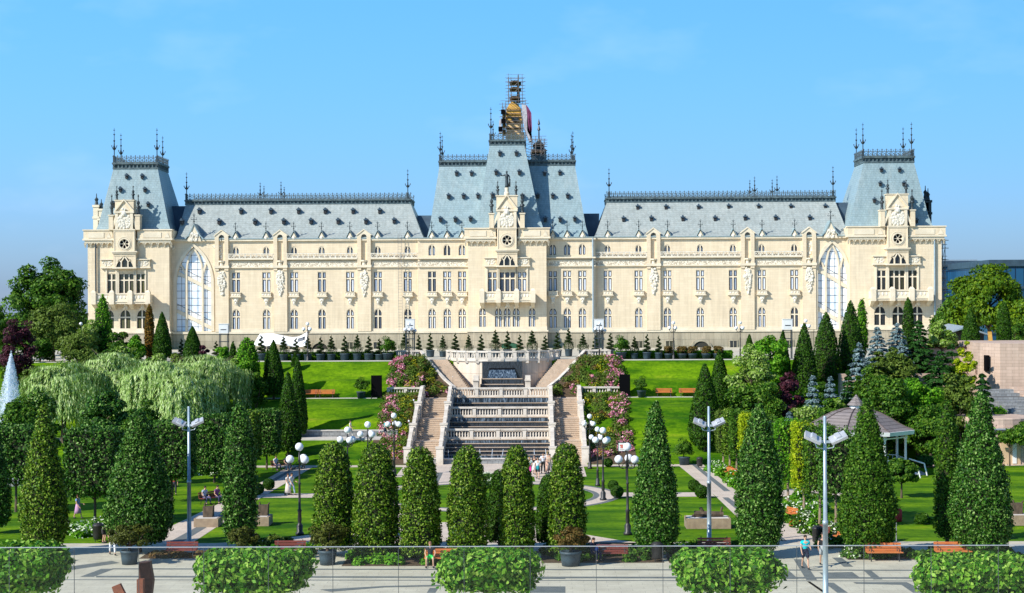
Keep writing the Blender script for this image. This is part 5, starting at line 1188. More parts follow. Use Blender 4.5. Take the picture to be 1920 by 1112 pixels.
# fill under the upper beds inside the stair strip
for s in (-1,1):
    b=MB(); rows=[]
    ysb=[165.3,167,169,171,173,174.9]
    for y in ysb:
        z=4.9+(8.4-4.9)*min(1,max(0,(y-165.3)/7)); u=max(0,(y-166.9)/7.9); inn=XA+s*(5.15+4.0*u**.85) if y>166.9 else XA+s*5.1; out=XA+s*8.4
        if s*(inn-XA)>s*(out-XA): inn=out-s*.01
        rows.append(((inn,y,z),(out,y,z)))
    for i,(a,c) in enumerate(rows): b.v += [a,c]
    for i in range(len(rows)-1): b.f.append((2*i,2*i+1,2*i+3,2*i+2)); b.m.append(0)
    q=b.build('flower_bed_soil',M['soil']); q['kind']='structure'
# ---- planted beds (uncountable mixed roses and shrubs)
def Tz(x,y):
    if abs(x-XA)<8.21 and 165<y<175: return 4.9+(8.4-4.9)*min(1,max(0,(y-165.3)/7))
    return T(y)
def in_poly(x,y,poly):
    c=False; j=len(poly)-1
    for i in range(len(poly)):
        a,b_=poly[i],poly[j]
        if (a[1]>y)!=(b_[1]>y) and x<(b_[0]-a[0])*(y-a[1])/(b_[1]-a[1])+a[0]: c=not c
        j=i
    return c
def bed(name,poly,m,ncl,nl,size,rad=(.35,.7),seed=0,hgt=.6,where=None,zf=Tz):
    r=rg(seed); xs_=[p[0] for p in poly]; ys_=[p[1] for p in poly]; cs=[]; tries=0
    while len(cs)<ncl and tries<ncl*60:
        tries+=1; x=r.uniform(min(xs_),max(xs_)); y=r.uniform(min(ys_),max(ys_))
        if in_poly(x,y,poly) and (where is None or where(x,y)): cs.append((x,y,zf(x,y)))
    if not cs: return
    cs=np.array(cs); rd=r.uniform(rad[0],rad[1],len(cs)); i=r.integers(0,len(cs),nl); d=nrm(r.normal(0,1,(nl,3))); d[:,2]=np.abs(d[:,2])
    P=cs[i]+d*rd[i][:,None]*r.uniform(.7,1.05,(nl,1))*np.array([1,1,hgt/.6]); V=leafverts(P,nrm(d+np.array([0,0,.4])),size,r,.5,.8)
    o=link(name,quadmesh(name,V,M[m])); o['kind']='stuff'; return o
def bedset(poly,seed,outer,s):
    bed('green_rose_shrubs',poly,'l_olive',60,9000,.17,seed=seed,hgt=.7); bed('brown_shrubs',poly,'f_brown',26,2600,.15,seed=seed+1)
    bed('yellow_shrubs',poly,'f_yellow',14,1500,.15,seed=seed+2,where=lambda x,y:s*(x-XA)<outer-1.2,hgt=.7)
    bed('pink_roses',poly,'f_pink',46,3300,.17,(.3,.6),seed=seed+3,where=lambda x,y:s*(x-XA)>outer-1.5,hgt=.75)
    bed('green_rose_shrubs',poly,'l_mid',24,2400,.17,(.4,.65),seed=seed+5,where=lambda x,y:s*(x-XA)>outer-2.2,hgt=.7)
    bed('pink_roses',poly,'f_pink',8,500,.18,(.3,.5),seed=seed+4,where=lambda x,y:y<min(p[1] for p in poly)+1.2,hgt=.8)
for s,oo in ((-1,11.6),(1,12.6)):
    q=lambda a,y:(XA+s*a,y)
    bedset([q(5.3,165.6),q(oo,165.6),q(oo,170.5),q(10.9,173.5),q(9.0,173.5),q(8.0,171.5)],10+s,oo,s)
    bedset([q(8.5,152.5 if s<0 else 145),q(oo-.3,152.5 if s<0 else 147),q(oo,164.3),q(8.5,164.3)],30+s,oo,s)
bedset([(XA-8.5,145.2),(XA-10.2,146.5),(XA-10.8,149.8),(XA-8.5,149.8)],60,10.4,-1)
# soil sheets
for s,oo in ((-1,11.7),(1,12.7)):
    b=MB(); yy=[143.6,150.5,152.5,153.2,162,164.5,170.5,171.5,174.9]
    for y in yy:
        z=T(y)+.02
        for a in (8.22,oo): b.v.append((XA+s*a,y,z))
    for i in range(len(yy)-1): b.f.append((2*i,2*i+1,2*i+3,2*i+2)); b.m.append(0)
    b.build('flower_bed_soil',M['soil'])['kind']='structure'
# parterre in the ring
def lowhedge(name,label,x0,x1,y0,y1,z,h,m='l_yew',nl=2500,size=.12,seed=0,group=None,cat='hedge'):
    o=thing(name,label,cat,((x0+x1)/2,(y0+y1)/2,z),group=group); W=x1-x0; D=y1-y0; r=rg(seed)
    fcs=np.array([D*h,D*h,W*h,W*h,W*D]); f=r.choice(5,nl,p=fcs/fcs.sum()); u=r.uniform(-1,1,(nl,3)); ax=np.array([0,0,1,1,2])[f]; sg=np.array([1,-1,1,-1,1])[f]; u[np.arange(nl),ax]=sg
    P=u*np.array([W/2,D/2,h/2])+np.array([0,0,h/2])+r.normal(0,.035,(nl,3)); Nn=np.zeros((nl,3)); Nn[np.arange(nl),ax]=sg
    link('foliage',quadmesh('foliage',leafverts(P,Nn,size,r,.5),M[m]),o); b=MB(); b.box(-W/2+.07,W/2-.07,-D/2+.07,D/2-.07,0,h-.07); b.build('shade_core',M['core_shade'],o); return o  # inner box is added, dark as the shade within the hedge
k=0
for y0 in (124.8,130.2):
    lowhedge('box_hedge','%s dark low box hedge edging the white flowers inside the ring path'%('near' if y0<126 else 'far'),XA-2.6,XA+2.6,y0,y0+.7,0,.5,seed=k); k+=1
    bed('white_flowers',[(XA-2.4,y0+1.0),(XA+2.4,y0+1.0),(XA+2.4,y0+3.4),(XA-2.4,y0+3.4)],'l_bright',16,1500,.16,(.3,.5),k,.5); bed('white_flowers',[(XA-2.4,y0+1.0),(XA+2.4,y0+1.0),(XA+2.4,y0+3.4),(XA-2.4,y0+3.4)],'f_white',16,1300,.15,(.35,.55),k,.6)

# ------------------------------------------------------------------ trees and shrubs, placed by where they stand in the garden
def onflat(px,base): p=PZ(px,base,0); return p
def hgt(px,top,Y,z0): return PY(px,top,Y).z - z0
def topi(px,base,top,w,prof,m,label,seed,group='tall clipped topiary trees along the plaza',n=7500,size=.15,Y=None,z0=.45,noise=.06,rag=.05,name='topiary_tree',gz=None,tr=.12,sq=0,clump=None):
    if Y is None: p=onflat(px,base); Y=p.y; x=p.x; g_=0
    else: x=X_(px,Y,(base+top)/2); g_=Tz(x,Y) if gz is None else gz
    H=hgt(px,top,Y,g_); R=w*Y/F_/2-(.10 if m in ('l_top','l_dark','l_mid') else 0)
    return topiary(name,label,'topiary',(x,Y,g_),H,R,prof,M[m],n,size,z0,tr,seed,group,rag,noise,sq=sq,clump=(150 if m in ('l_top','l_dark','l_mid','l_bright') else 0) if clump is None else clump,crad=.13 if m=='l_top' else .19)
topi(-8,1000,790,60,CONE,'l_dark','dark cone topiary cut off by the left edge of the view',1,noise=.1)
topi(83,1040,757,98,CONE,'l_top','big rounded cone topiary second from the left edge',2,n=16000,noise=.1)
topi(262,1036,768,136,CONE,'l_dark','widest dark bulging cone topiary behind the leftmost potted shrub',3,n=26000,noise=.11,z0=.6)
topi(450,1032,757,68,COLUMN,'l_dark','tall narrow green column topiary behind the second potted shrub',4,n=14000,noise=.12)
topi(626,1042,830,84,BULLET,'l_top','leftmost of the round topped bullet topiaries, behind a potted shrub',5,n=15000,size=.13)
topi(706,1050,831,93,BULLET,'l_top','second round topped bullet topiary from the left',6,n=16000,size=.13)
topi(789,1054,838,83,BULLET,'l_top','round topped bullet topiary just left of the bench with the seated man',7,n=15000,size=.13)
topi(877,1054,836,84,BULLET,'l_top','round topped bullet topiary in front of the cascade, right of the seated man',8,n=15000,size=.13)
topi(969,1050,836,72,BULLET,'l_top','slim round topped bullet topiary left of the walking group',9,n=14000,size=.13)
topi(1063,1048,832,77,BULLET,'l_top','rightmost round topped bullet topiary, behind the reddish potted shrub',10,n=14000,size=.13)
topi(937,1030,880,44,BULLET,'l_yew','dark slim topiary half hidden left of the slim bullet topiary',11,n=5000)
topi(1028,1030,890,44,BULLET,'l_yew','dark slim topiary half hidden left of the rightmost bullet topiary',12,n=5000)
topi(1230,1046,752,90,CONE,'l_dark','tall pointed dark cone topiary right of the four globe lamp',13,n=20000,noise=.07)
topi(1424,1046,758,92,[(0,.5),(.03,.75),(.1,.95),(.2,1),(.4,1),(.6,.88),(.75,.62),(.86,.45),(.95,.25),(1,.04)],'l_dark','bulky dark topiary with a browned patch near its foot',14,n=20000,noise=.08)
topi(1626,1044,750,112,CONE,'l_mid','very wide leafy green cone topiary in front of the gazebo',15,n=24000,noise=.12,rag=.07)
topi(1776,1022,755,52,COLUMN,'l_mid','narrow leafy column topiary left of the rightmost big cone',16,n=9000,noise=.12)
topi(1840,1046,735,118,CONE,'l_dark','rightmost big dark cone topiary by the orange bench',17,n=26000,noise=.08)
g2='clipped cones on the slope'
topi(540,850,698,48,CONE,'l_yew','dark clipped cone at the foot of the slope left of the stairs',20,g2,6000,.2,Y=146,noise=.04)
topi(558,825,668,36,YCONE,'l_yew','slimmer dark clipped cone just behind the big one left of the slope',21,g2,5000,.2,Y=152,noise=.04)
topi(513,750,638,40,YCONE,'l_yew','clipped cone at bench height on the left slope',22,g2,5000,.2,Y=163,noise=.03)
topi(464,745,633,44,COLUMN,'l_bright','bright leafy column beside the left slope',23,g2,5000,.22,Y=162,noise=.14,name='thuja',rag=.1)
topi(437,735,640,30,YCONE,'l_yew','dark thin cone behind the bright leafy column on the left',24,g2,4000,.2,Y=164)
topi(1322,868,682,62,CONE,'l_yew','large dark clipped cone at the foot of the right slope',25,g2,7000,.2,Y=147,noise=.04)
topi(1349,800,656,42,YCONE,'l_yew','dark clipped cone behind the large one on the right slope',26,g2,5000,.2,Y=156,noise=.04)
g3='clipped cones near the palace'
for i,(px,b_,t_,w,m,lb,Y,pr) in enumerate([
 (193,665,553,44,'l_bright','tall leafy thuja in front of the left tower balcony',176,YCONE),(280,660,570,17,'l_orange','thin browning thuja in front of the left tower',174,COLUMN),
 (304,665,585,34,'l_yew','smooth dark cone right of the browning thuja',172,YCONE),(361,668,612,34,'l_yew','dark cone under the left stair window',170,YCONE),
 (1508,720,606,48,'l_yew','clipped cone left of the pair below the right stair window',162,YCONE),(1549,715,584,54,'l_yew','broad clipped cone below the right stair window',166,YCONE),
 (1595,700,563,50,'l_yew','tallest clipped cone before the corner of the right tower',168,YCONE),(1616,670,560,20,'l_bright','thin bright leafy column beside the tallest right cone',171,COLUMN),
 (1703,665,558,22,'l_yew','thin dark column in front of the right tower windows',172,COLUMN),(1405,662,627,16,'l_yew','small dark cone at the right end of the terrace hedge',173,YCONE),
 (1820,652,577,36,'l_yew','dark clipped cone on the raised wall right of the palace',176,YCONE),(1882,642,567,26,'l_yew','narrow dark clipped column near the right edge on the raised wall',176,COLUMN),
 (1468,700,620,30,'l_yew','dark slim cone half hidden behind the bright leafy tree',165,YCONE),(502,690,655,14,'l_yew','little dark cone on the left slope below the banner',168,YCONE),(553,690,662,14,'l_yew','little green cone left of the pot row lamp',169,YCONE)]):
    topi(px,b_,t_,w,pr,m,lb,40+i,g3,5000 if w>25 else 2600,.2,Y=Y,noise=.03 if m=='l_yew' else .15,name='clipped_cone' if m=='l_yew' else 'thuja',rag=.04 if m=='l_yew' else .1)
# willows
for i,(px,top,Y,W,lb) in enumerate([(120,682,150,8.5,'pale drooping willow nearest the fountain jet'),(215,664,154,9.5,'broad weeping willow in the middle of the left bank'),(300,676,150,8.5,'weeping willow behind the dark leafy tree on the left'),(385,668,155,9.5,'large pale weeping willow left of the slope'),(345,690,146,7,'lower weeping willow at the front of the group')]):
    x=X_(px,Y,760); z=T(Y); willow('willow_tree',lb,(x,Y,z),hgt(px,top,Y,z),W,60+i,'weeping willows on the left bank',ns=1500)
def tr(name,px,top,Y,Wpx,m,label,seed,base=None,nl=9000,size=.28,D=None,group=None,cat='tree',nclump=60,clump=.26,z0f=.22,gz=None,trunkmat='bark'):
    x=X_(px,Y,top); z=Tz(x,Y) if gz is None else gz
    H=hgt(px,top,Y,z); W=Wpx*Y/F_
    return tree(name,label,cat,(x,Y,z),H,W,M_key(m),nl,size,H*z0f,W if D is None else D,seed,group,trunkmat,nclump,clump)
def M_key(m): return m
tr('broadleaf_tree',88,497,196,146,'l_mid','big broad tree against the sky left of the palace',70,nl=30000,size=.4,nclump=150,clump=.2,z0f=.02)
tr('broadleaf_tree',100,566,176,92,'l_olive','greyish green tree in front of the big broad tree',71,nl=9000,size=.3,z0f=.1)
tr('purple_tree',32,592,165,66,'l_purple','dark purple leaved tree near the left edge above the fountain jet',72,nl=8000,size=.25,z0f=.1)
tr('broadleaf_tree',-10,575,180,60,'l_mid','tree cut off by the left edge behind the purple tree',73,z0f=.1)
tr('broadleaf_tree',45,742,120,120,'l_mid','leafy tree between the fountain jet and the big cone',74,nl=14000,size=.24,z0f=.25)
tr('broadleaf_tree',195,716,132,100,'l_dark','dark glossy leaved tree in front of the willows',75,nl=12000,size=.26,z0f=.15)
tr('broadleaf_tree',262,750,128,70,'l_mid','round green tree behind the widest cone topiary',76,nl=9000,size=.24)
for i,(px,top,Y,W,H,m,lb) in enumerate([(255,622,172,40,3,'l_bright','bright green shrub below the left tower windows'),(215,640,168,60,3,'l_mid','green shrub beneath the tall leafy thuja'),
 (150,620,170,70,4,'l_olive','grey green shrub left of the tall leafy thuja'),(60,660,160,60,4,'l_olive','olive shrub above the fountain jet'),(180,640,164,80,4,'l_olive','wide olive shrub above the willows'),
 (330,655,166,50,3,'l_olive','pale shrub between the two dark cones on the left'),(295,660,163,50,3,'l_lime','light yellowish shrub above the middle willow'),(384,640,168,24,3,'l_purple','small purple shrub right of the dark left cones'),
 (345,672,162,40,2.5,'l_purple','low purple shrub above the big willow'),(415,640,168,30,3,'l_bright','bright shrub under the left white floodlight'),(455,655,160,50,4,'l_bright','bright leafy shrub beside the left slope'),
 (480,690,158,40,4,'l_mid','shrub at the left edge of the sloping lawn'),(128,690,156,60,4,'l_mid','green shrub behind the leftmost willow')]):
    x=X_(px,Y,top); z=Tz(x,Y); h=max(1,hgt(px,top,Y,z)); shrub('shrub',lb,(x,Y,z),h,W*Y/F_,m,4500,.24,90+i,'shrubs on the left bank')
for i,(px,top,Y,W,m,lb) in enumerate([(130,600,172,60,'l_olive','tall grey green shrub beside the big left tree'),(168,588,174,44,'l_lime','pale shrub left of the tall leafy thuja'),(222,612,173,40,'l_mid','dark shrub right of the tall leafy thuja'),(236,640,168,44,'l_lime','yellowish shrub below the left tower'),
 (75,625,172,60,'l_mid','green shrub behind the purple tree'),(20,640,166,60,'l_mid','shrub behind the fountain jet top'),(270,646,165,50,'l_mid','green shrub above the middle willow'),(400,662,163,44,'l_mid','round shrub above the large pale willow'),(440,650,162,30,'l_lime','pale shrub at the upper corner of the left slope'),
 (120,650,160,70,'l_lime','pale feathery shrub over the leftmost willow'),(200,655,160,60,'l_olive','feathery shrub over the broad willow')]):
    x=X_(px,Y,top); z=Tz(x,Y); h=max(1,hgt(px,top,Y,z)); shrub('shrub',lb,(x,Y,z),h,W*Y/F_,m,5000,.24,700+i,'shrubs on the left bank')
# pleached box trees left
for i,(px,b_,top,zt,w,D,lb) in enumerate([(178,985,803,925,95,3.2,'left end box shaped tree between the big left cones'),(322,940,790,892,82,3.4,'box shaped tree behind the tall steel floodlight pole'),(402,905,778,880,56,3.4,'box shaped tree right of the floodlight pole'),
   (500,880,768,848,46,3.2,'farthest box shaped tree beside the dark cone'),(462,893,772,862,44,3.2,'box shaped tree behind the narrow column topiary'),(30,960,800,900,90,3,'box shaped tree in the shade at the left edge')]):
    p=onflat(px,b_); Y=p.y; boxtree('box_tree',lb,(p.x,Y,0),hgt(px,top,Y,0),w*Y/F_,D,PY(px,zt,Y).z,'l_dark' if i!=4 else 'l_top',11000,.18,110+i,'box clipped trees along the left path',rag=.03,round_=.2,pw=9,crad=.11)
for i,(px,b_,r_,lb) in enumerate([(504,919,11,'left ball shaped bush by the left path'),(484,928,11,'ball shaped bush behind the narrow column topiary'),(1301,921,11,'rear ball bush beside the right path'),(1315,934,12.5,'front ball bush beside the right path'),
   (1149.5,920,10,'rear ball bush near the ring path'),(1157,934,12,'front ball bush near the ring path'),(1140.6,876,8.5,'single ball bush on the lawn under the right roses'),(790,905,9,'ball bush peeping between two bullet topiaries'),(725,1000,9,'ball bush hidden low between bullet topiaries')]):
    p=onflat(px,b_); R=r_*p.y/F_; topiary('ball_bush',lb,'bush',(p.x,p.y,0),2*R,R,BALL,M['l_yew'],1800,.1,.02,.04,130+i,'ball clipped bushes on the lawns',.03,.02,clump=0)
# right pleached row
row=[(1356,872,770,846,20,'l_olive'),(1368,880,770,846,20,'l_top'),(1381,888,772,852,20,'l_mid'),(1402,900,776,858,24,'l_yellow'),(1441,922,782,872,30,'l_mid'),(1477,946,788,900,42,'l_bright'),(1507,966,793,912,34,'l_yellow'),(1537,982,798,925,46,'l_mid'),(1567,992,804,930,50,'l_dark')]
wd=['first and farthest','second farthest','third farthest','yellow fourth','fifth','sixth, bright green','yellow seventh','eighth','last and nearest']
for i,(px,b_,top,zt,w,m) in enumerate(row):
    p=onflat(px,b_); Y=p.y; boxtree('pleached_tree','%s pleached tree in the row beside the right path'%wd[i],(p.x,Y,0),hgt(px,top,Y,0),w*Y/F_*1.15,1.9,PY(px,zt,Y).z,m,4500,.17,150+i,'pleached trees in a row beside the right path','barkpale',rag=.1)
# right bank
def con(px,top,Y,Wpx,m,label,seed,nl=6000,group='conifers on the right bank',tiers=12,name='spruce_tree',size=.24,power=.8,gz=None):
    x=X_(px,Y,top); z=Tz(x,Y) if gz is None else gz; conifer(name,label,(x,Y,z),hgt(px,top,Y,z),Wpx*Y/F_/2*1.25,m,int(nl*1.3),size,seed,group,tiers,power=power)
con(1524,700,148,44,'l_blue','small silvery blue spruce, left of the pair',200,name='blue_spruce'); con(1557,702,148,44,'l_blue','small silvery blue spruce, right of the pair',201,name='blue_spruce')
con(1645,610,164,62,'l_blue','tall silvery blue spruce nearest the right tower corner',202,9000,name='blue_spruce',tiers=16); con(1682,604,166,66,'l_blue','tall silvery blue spruce below the right tower windows',203,9000,name='blue_spruce',tiers=16)
con(1722,598,166,78,'l_spruce','large dark spruce under the right tower balcony',204,10000,tiers=15); con(1590,690,150,40,'l_spruce','young dark spruce right of the silvery pair',205); con(1608,700,149,34,'l_mid','young green spruce beside the dark young spruce',206,name='fir_tree')
con(1762,655,158,80,'l_spruce','dark spreading spruce above the gazebo right side',207,9000); con(1842,696,150,62,'l_spruce','dark layered spruce in front of the stone steps',208,8000,tiers=11); con(1806,700,152,50,'l_spruce','dark spruce between the yellow leaved shrub and the layered one',209,7000)
con(1700,690,148,70,'l_olive','greyish conifer in the middle of the right bank',210,8000,name='fir_tree'); con(1648,655,156,70,'l_olive','tall olive conifer above the gazebo roof',211,9000,name='fir_tree',power=.6); con(1480,770,145,40,'l_blue','little blue spruce beside the gazebo roof',212,name='blue_spruce')
con(1785,640,160,60,'l_spruce','dark twisted conifer by the railing',213,6000,name='pine_tree',tiers=8)
con(1610,640,160,56,'l_blue','pale blue spruce behind the tall olive conifer',214,7000,name='blue_spruce')
for i,(name,px,top,Y,W,m,lb,nl,z0f) in enumerate([
 ('broadleaf_tree',1442,618,162,80,'l_bright','bright green leafy tree behind the pale one on the right',9000,.05),('broadleaf_tree',1410,648,154,90,'l_lime','pale lime leaved tree at the right edge of the slope',12000,.05),
 ('broadleaf_tree',1418,705,148,100,'l_mid','mid green tree below the pale lime tree',11000,.05),('purple_tree',1478,694,149,56,'l_purple','dark purple leaved tree on the right bank',7000,.05),
 ('broadleaf_tree',1720,705,145,90,'l_bright','bright green tree right of the gazebo roof',11000,.05),('broadleaf_tree',1766,598,168,52,'l_lime','small light leaved tree before the right tower edge',5000,.35),
 ('broadleaf_tree',1855,497,200,140,'l_ytree','big yellowing tree in front of the blue glass building',24000,.15),('broadleaf_tree',1790,560,205,90,'l_mid','dark green tree behind the small canopy on the right',9000,.15),
 ('broadleaf_tree',1905,560,196,80,'l_ytree','tree at the right edge beside the blue glass building',9000,.1),('broadleaf_tree',1800,690,146,70,'l_olive','olive shrubby tree with brown tips',8000,.05),
 ('broadleaf_tree',1808,640,159,40,'l_yellow','yellow leaved shrub tree by the railing',5000,.05),('broadleaf_tree',1660,700,143,110,'l_mid','dense green tree just above the gazebo cupola',13000,.05),
 ('broadleaf_tree',1745,760,141,90,'l_mid','green tree behind the gazebo right columns',10000,.05),('broadleaf_tree',1560,740,143,60,'l_mid','round tree left of the gazebo cupola',8000,.05),
 ('broadleaf_tree',1680,650,160,70,'l_olive','grey green tree between the silvery spruces and the cupola',9000,.05),('broadleaf_tree',1893,805,141,46,'l_mid','little round headed tree before the white door',2500,.55),('broadleaf_tree',1925,790,140,60,'l_mid','tree cut off by the right edge over the low building',5000,.4),
 ('broadleaf_tree',1690,860,118,64,'l_mid','overhanging leafy tree at the right flank of the widest cone',7000,.3)]):
    tr(name,px,top,Y,W,m,lb,220+i,nl=nl,size=.26 if Y<190 else .4,z0f=z0f,nclump=60 if Y<190 else 120,clump=.26 if Y<190 else .2,group='leafy trees on the right bank' if Y<170 else None)
for i,(px,top,Y,W,m,lb) in enumerate([(1520,745,146,90,'l_lime','long pale green shrub left of the gazebo roof'),(1580,735,147,60,'l_lime','pale green shrub behind the gazebo roof'),(1510,780,142,70,'l_yew','dark round shrub beneath the pale shrub'),
 (1640,745,147,60,'l_mid','shrub right behind the cupola'),(1875,748,149,44,'l_bright','rounded bright bush above the low building'),(1760,720,150,60,'l_mid','shrub on the bank above the narrow column topiary'),(1600,760,140,60,'l_mid','shrub hidden behind the gazebo roof'),
 (1450,745,147,60,'l_mid','green shrub right of the purple tree'),(1383,700,155,50,'l_mid','green shrub at the edge of the right lawn'),(1735,850,140,50,'l_spruce','dark upright bush on the lawn right of the gazebo'),(1770,630,172,60,'l_mid','shrub on the raised wall left end'),
 (1730,968,104,40,'l_yew','dark low bush in the shade right of the widest cone'),(1905,600,182,40,'l_mid','bush on the raised wall at the right edge'),(1765,640,174,20,'l_red','small red leaved bush beside the dark cone on the raised wall'),
 (1535,690,156,50,'l_mid','green shrub below the clipped pair on the right'),(1625,680,156,60,'l_mid','shrub below the blue spruces'),(1850,800,143,40,'l_mid','shrub left of the low building')]):
    x=X_(px,Y,top); z=Tz(x,Y); h=max(.7,hgt(px,top,Y,z)); shrub('shrub',lb,(x,Y,z),h,W*Y/F_,m,4500,.22,260+i,'shrubs on the right bank')
# low planting along the plaza
def strip_plants(x0,x1,y0,y1,m,seed,n=14,nl=3500,h=.7):
    a=PZ(x0,y1); c=PZ(x1,y0); poly=[(a.x,a.y),(c.x,a.y),(c.x,c.y),(a.x,c.y)]
    b=MB(); b.add([(x,y,.016) for x,y in poly],[(0,1,2,3)]); b.build('planting_soil',M['soil'])['kind']='structure'
    bed('ground_cover',[(a.x+.3,a.y+.3),(c.x-.3,a.y+.3),(c.x-.3,c.y-.2),(a.x+.3,c.y-.2)],m,n,nl,.17,(.25,.5),seed,h)
strip_plants(640,860,1036,1062,'l_bright',301,40,9000,.75); strip_plants(1015,1235,1034,1056,'l_mid',302,30,7000); strip_plants(545,600,1030,1052,'l_bright',303,12,3000,.8); strip_plants(1255,1300,1034,1056,'l_mid',304,8,2000)
strip_plants(260,440,1036,1048,'f_brown',305,26,2600,.3); strip_plants(1590,1900,1034,1050,'l_mid',306,44,8000,.6); strip_plants(440,560,1015,1026,'l_olive',307,14,2500,.6); strip_plants(880,1010,1034,1050,'l_mid',308,14,3000,.6)
strip_plants(1260,1390,1024,1032,'l_mid',309,14,2000,.6)
for i,(pts,ms) in enumerate([([(1322,880),(1385,925),(1405,905),(1345,868)],'l_bright'),([(1478,985),(1565,1045),(1600,1010),(1500,955)],'l_mid'),([(1480,940),(1520,985),(1560,960),(1500,925)],'l_bright'),([(1590,1050),(1640,1040),(1600,1000),(1570,1015)],'l_mid'),([(1390,935),(1480,990),(1490,960),(1400,905)],'l_bright'),([(340,870),(480,870),(470,895),(330,905)],'l_mid'),([(130,1010),(190,1005),(185,985),(130,990)],'l_bright')]):
    poly=[tuple(PZ(x,y).xy) for x,y in pts]; bed('rose_border',poly,ms,26,5000,.17,(.3,.6),320+i,.7); bed('white_roses',poly,'f_white',16,420,.15,(.4,.65),320+i,.8)
    if i in (0,1): bed('orange_flowers',poly,'f_orange',3,200,.2,(.3,.4),340+i,.8)

# distant tree belt round the park, reads as one mass
for k,(pts) in enumerate([[(-400,420),(-90,400),(-90,440),(-400,470)],[(95,400),(420,420),(420,470),(95,440)],[(-150,300),(-72,290),(-72,310),(-150,330)],[(-110,190),(-72,190),(-72,215),(-110,215)],[(78,205),(120,205),(120,235),(78,235)],[(60,120),(90,120),(90,140),(60,140)]]):
    far=k<3; bed('distant_trees',pts,'l_mid',90 if far else 22,26000 if far else 9000,1.3 if far else .5,(5,9) if far else (2.5,4),800+k,.55,zf=lambda x,y:T(y)-1)
# ------------------------------------------------------------------ terrace: hedges, spirals in pots, lamps, lights
for x0,x1,lb in ((436,742,'long low hedge on the terrace left of the stairs'),(1152,1372,'long low hedge on the terrace right of the stairs')):
    lowhedge('terrace_hedge',lb,X_(x0,174.6),X_(x1,174.6),174.3,175.1,8.43,.85,'l_hedge',9000,.16,seed=x0,group='low hedges along the terrace')
def spiral_maker(kind):
    def f():
        o=thing('potted_topiary','','potted plant'); r=rg(17+kind); n=1500; b=MB()
        b.lathe([(.36,0),(.42,.1),(.46,.62),(.50,.64),(.50,.72),(.42,.72)],n=14); b.build('pot',M['pot'],o,True); 
        z0=.75; H=1.75
        if kind==1:
            m=700; a=r.uniform(-1,1,(m,3)); ax=r.integers(0,2,m); a[np.arange(m),ax]=np.sign(a[np.arange(m),ax]); P0=a*np.array([.52,.52,.35])+np.array([0,0,z0+.3]); N0=a*1.0; z0+=.6; H=1.35
        t=r.uniform(0,1,n); turns=4; th=t*turns*2*np.pi; R_=.34*(1-t)+.05; rr=.125*(1-t)**.6+.035; ph=r.uniform(0,6.283,n)
        c=np.stack([np.cos(th)*R_,np.sin(th)*R_,z0+t*H],1); d=np.stack([np.cos(th)*np.cos(ph),np.sin(th)*np.cos(ph),np.sin(ph)*.8],1)
        P=c+d*rr[:,None]
        if kind==1: P=np.concatenate([P,P0]); d=np.concatenate([d,N0])
        link('foliage',quadmesh('foliage',leafverts(P,d,.09,r,.5),M['l_spiral']),o)
        b=MB(); b.tube((0,0,.5),(0,0,z0+H+.15),.04,.015,6)
        pts=[(math.cos(t*turns*6.283)*(.34*(1-t)+.05),math.sin(t*turns*6.283)*(.34*(1-t)+.05),z0+t*H) for t in np.linspace(0,1,50)]
        b.path(pts,[(.08*(1-t)**.6+.02) for t in np.linspace(0,1,50)],6); b.build('stem',M['core_shade'],o); return o
    return f
R=random.Random(3)
sp=[(340,0),(405,0),(489.5,0),(531.5,1),(554.5,0),(577,1),(601,0),(621,1),(646,0),(669.6,1),(691.5,0),(711,0),(759,1),(785,0),(806.5,0),(830,1),(853.5,0),(878.5,1),(902,0),(929,1),(951.5,0),(974.5,0),(997.6,1),(1022,0),(1044.5,0),(1066,1),(1093,1),(1116,0),(1144.4,0),(1189.5,1),(1212.8,0),(1235,0)]
ordn=['first','second','third','fourth','fifth','sixth','seventh','eighth','ninth','tenth','eleventh','twelfth','thirteenth','fourteenth','fifteenth','sixteenth','seventeenth','eighteenth','nineteenth','twentieth','twenty-first','twenty-second','twenty-third','twenty-fourth','twenty-fifth','twenty-sixth','twenty-seventh','twenty-eighth','twenty-ninth','thirtieth','thirty-first','thirty-second']
for i,(px,k) in enumerate(sp):
    Y=173.6 if (px<742 or px>1152) else 184.5; z=8.43 if Y<175 else 8.44
    x=X_(px,Y); s=R.uniform(.9,1.08)*(1 if Y<175 else 1.06)
    place('spiral%d'%k,spiral_maker(k),(x,Y,z),'%s spiral topiary from the left in the terrace row, %s'%(ordn[i],'above a square clipped base' if k else 'slim, in a dark pot'),rz=R.uniform(0,6),scale=(s*R.uniform(.85,1.15),s*R.uniform(.85,1.1),s*R.uniform(.88,1.08)),group='spiral topiaries in pots along the terrace')
def palm_pot():
    o=thing('potted_shrub','','potted plant'); b=MB(); b.lathe([(.45,0),(.55,.7),(.6,.72),(.6,.8),(.5,.8)],n=14); b.build('pot',M['pot'],o,True); r=rg(5)
    P,Nn=crown_cloud(r,2.0,2.0,1.9,1.7,2600,.2,24,.34,hollow=.3); link('foliage',quadmesh('foliage',leafverts(P,Nn,.22,r,.4,.35),M['l_mid']),o)
    b=MB(); b.path([(0,0,.5),(.1,0,1.2),(-.2,.1,2.0)],[.06,.04,.02],6); b.path([(0,0,.9),(.5,.1,1.9)],[.04,.015],5); b.build('stem',M['bark'],o); return o
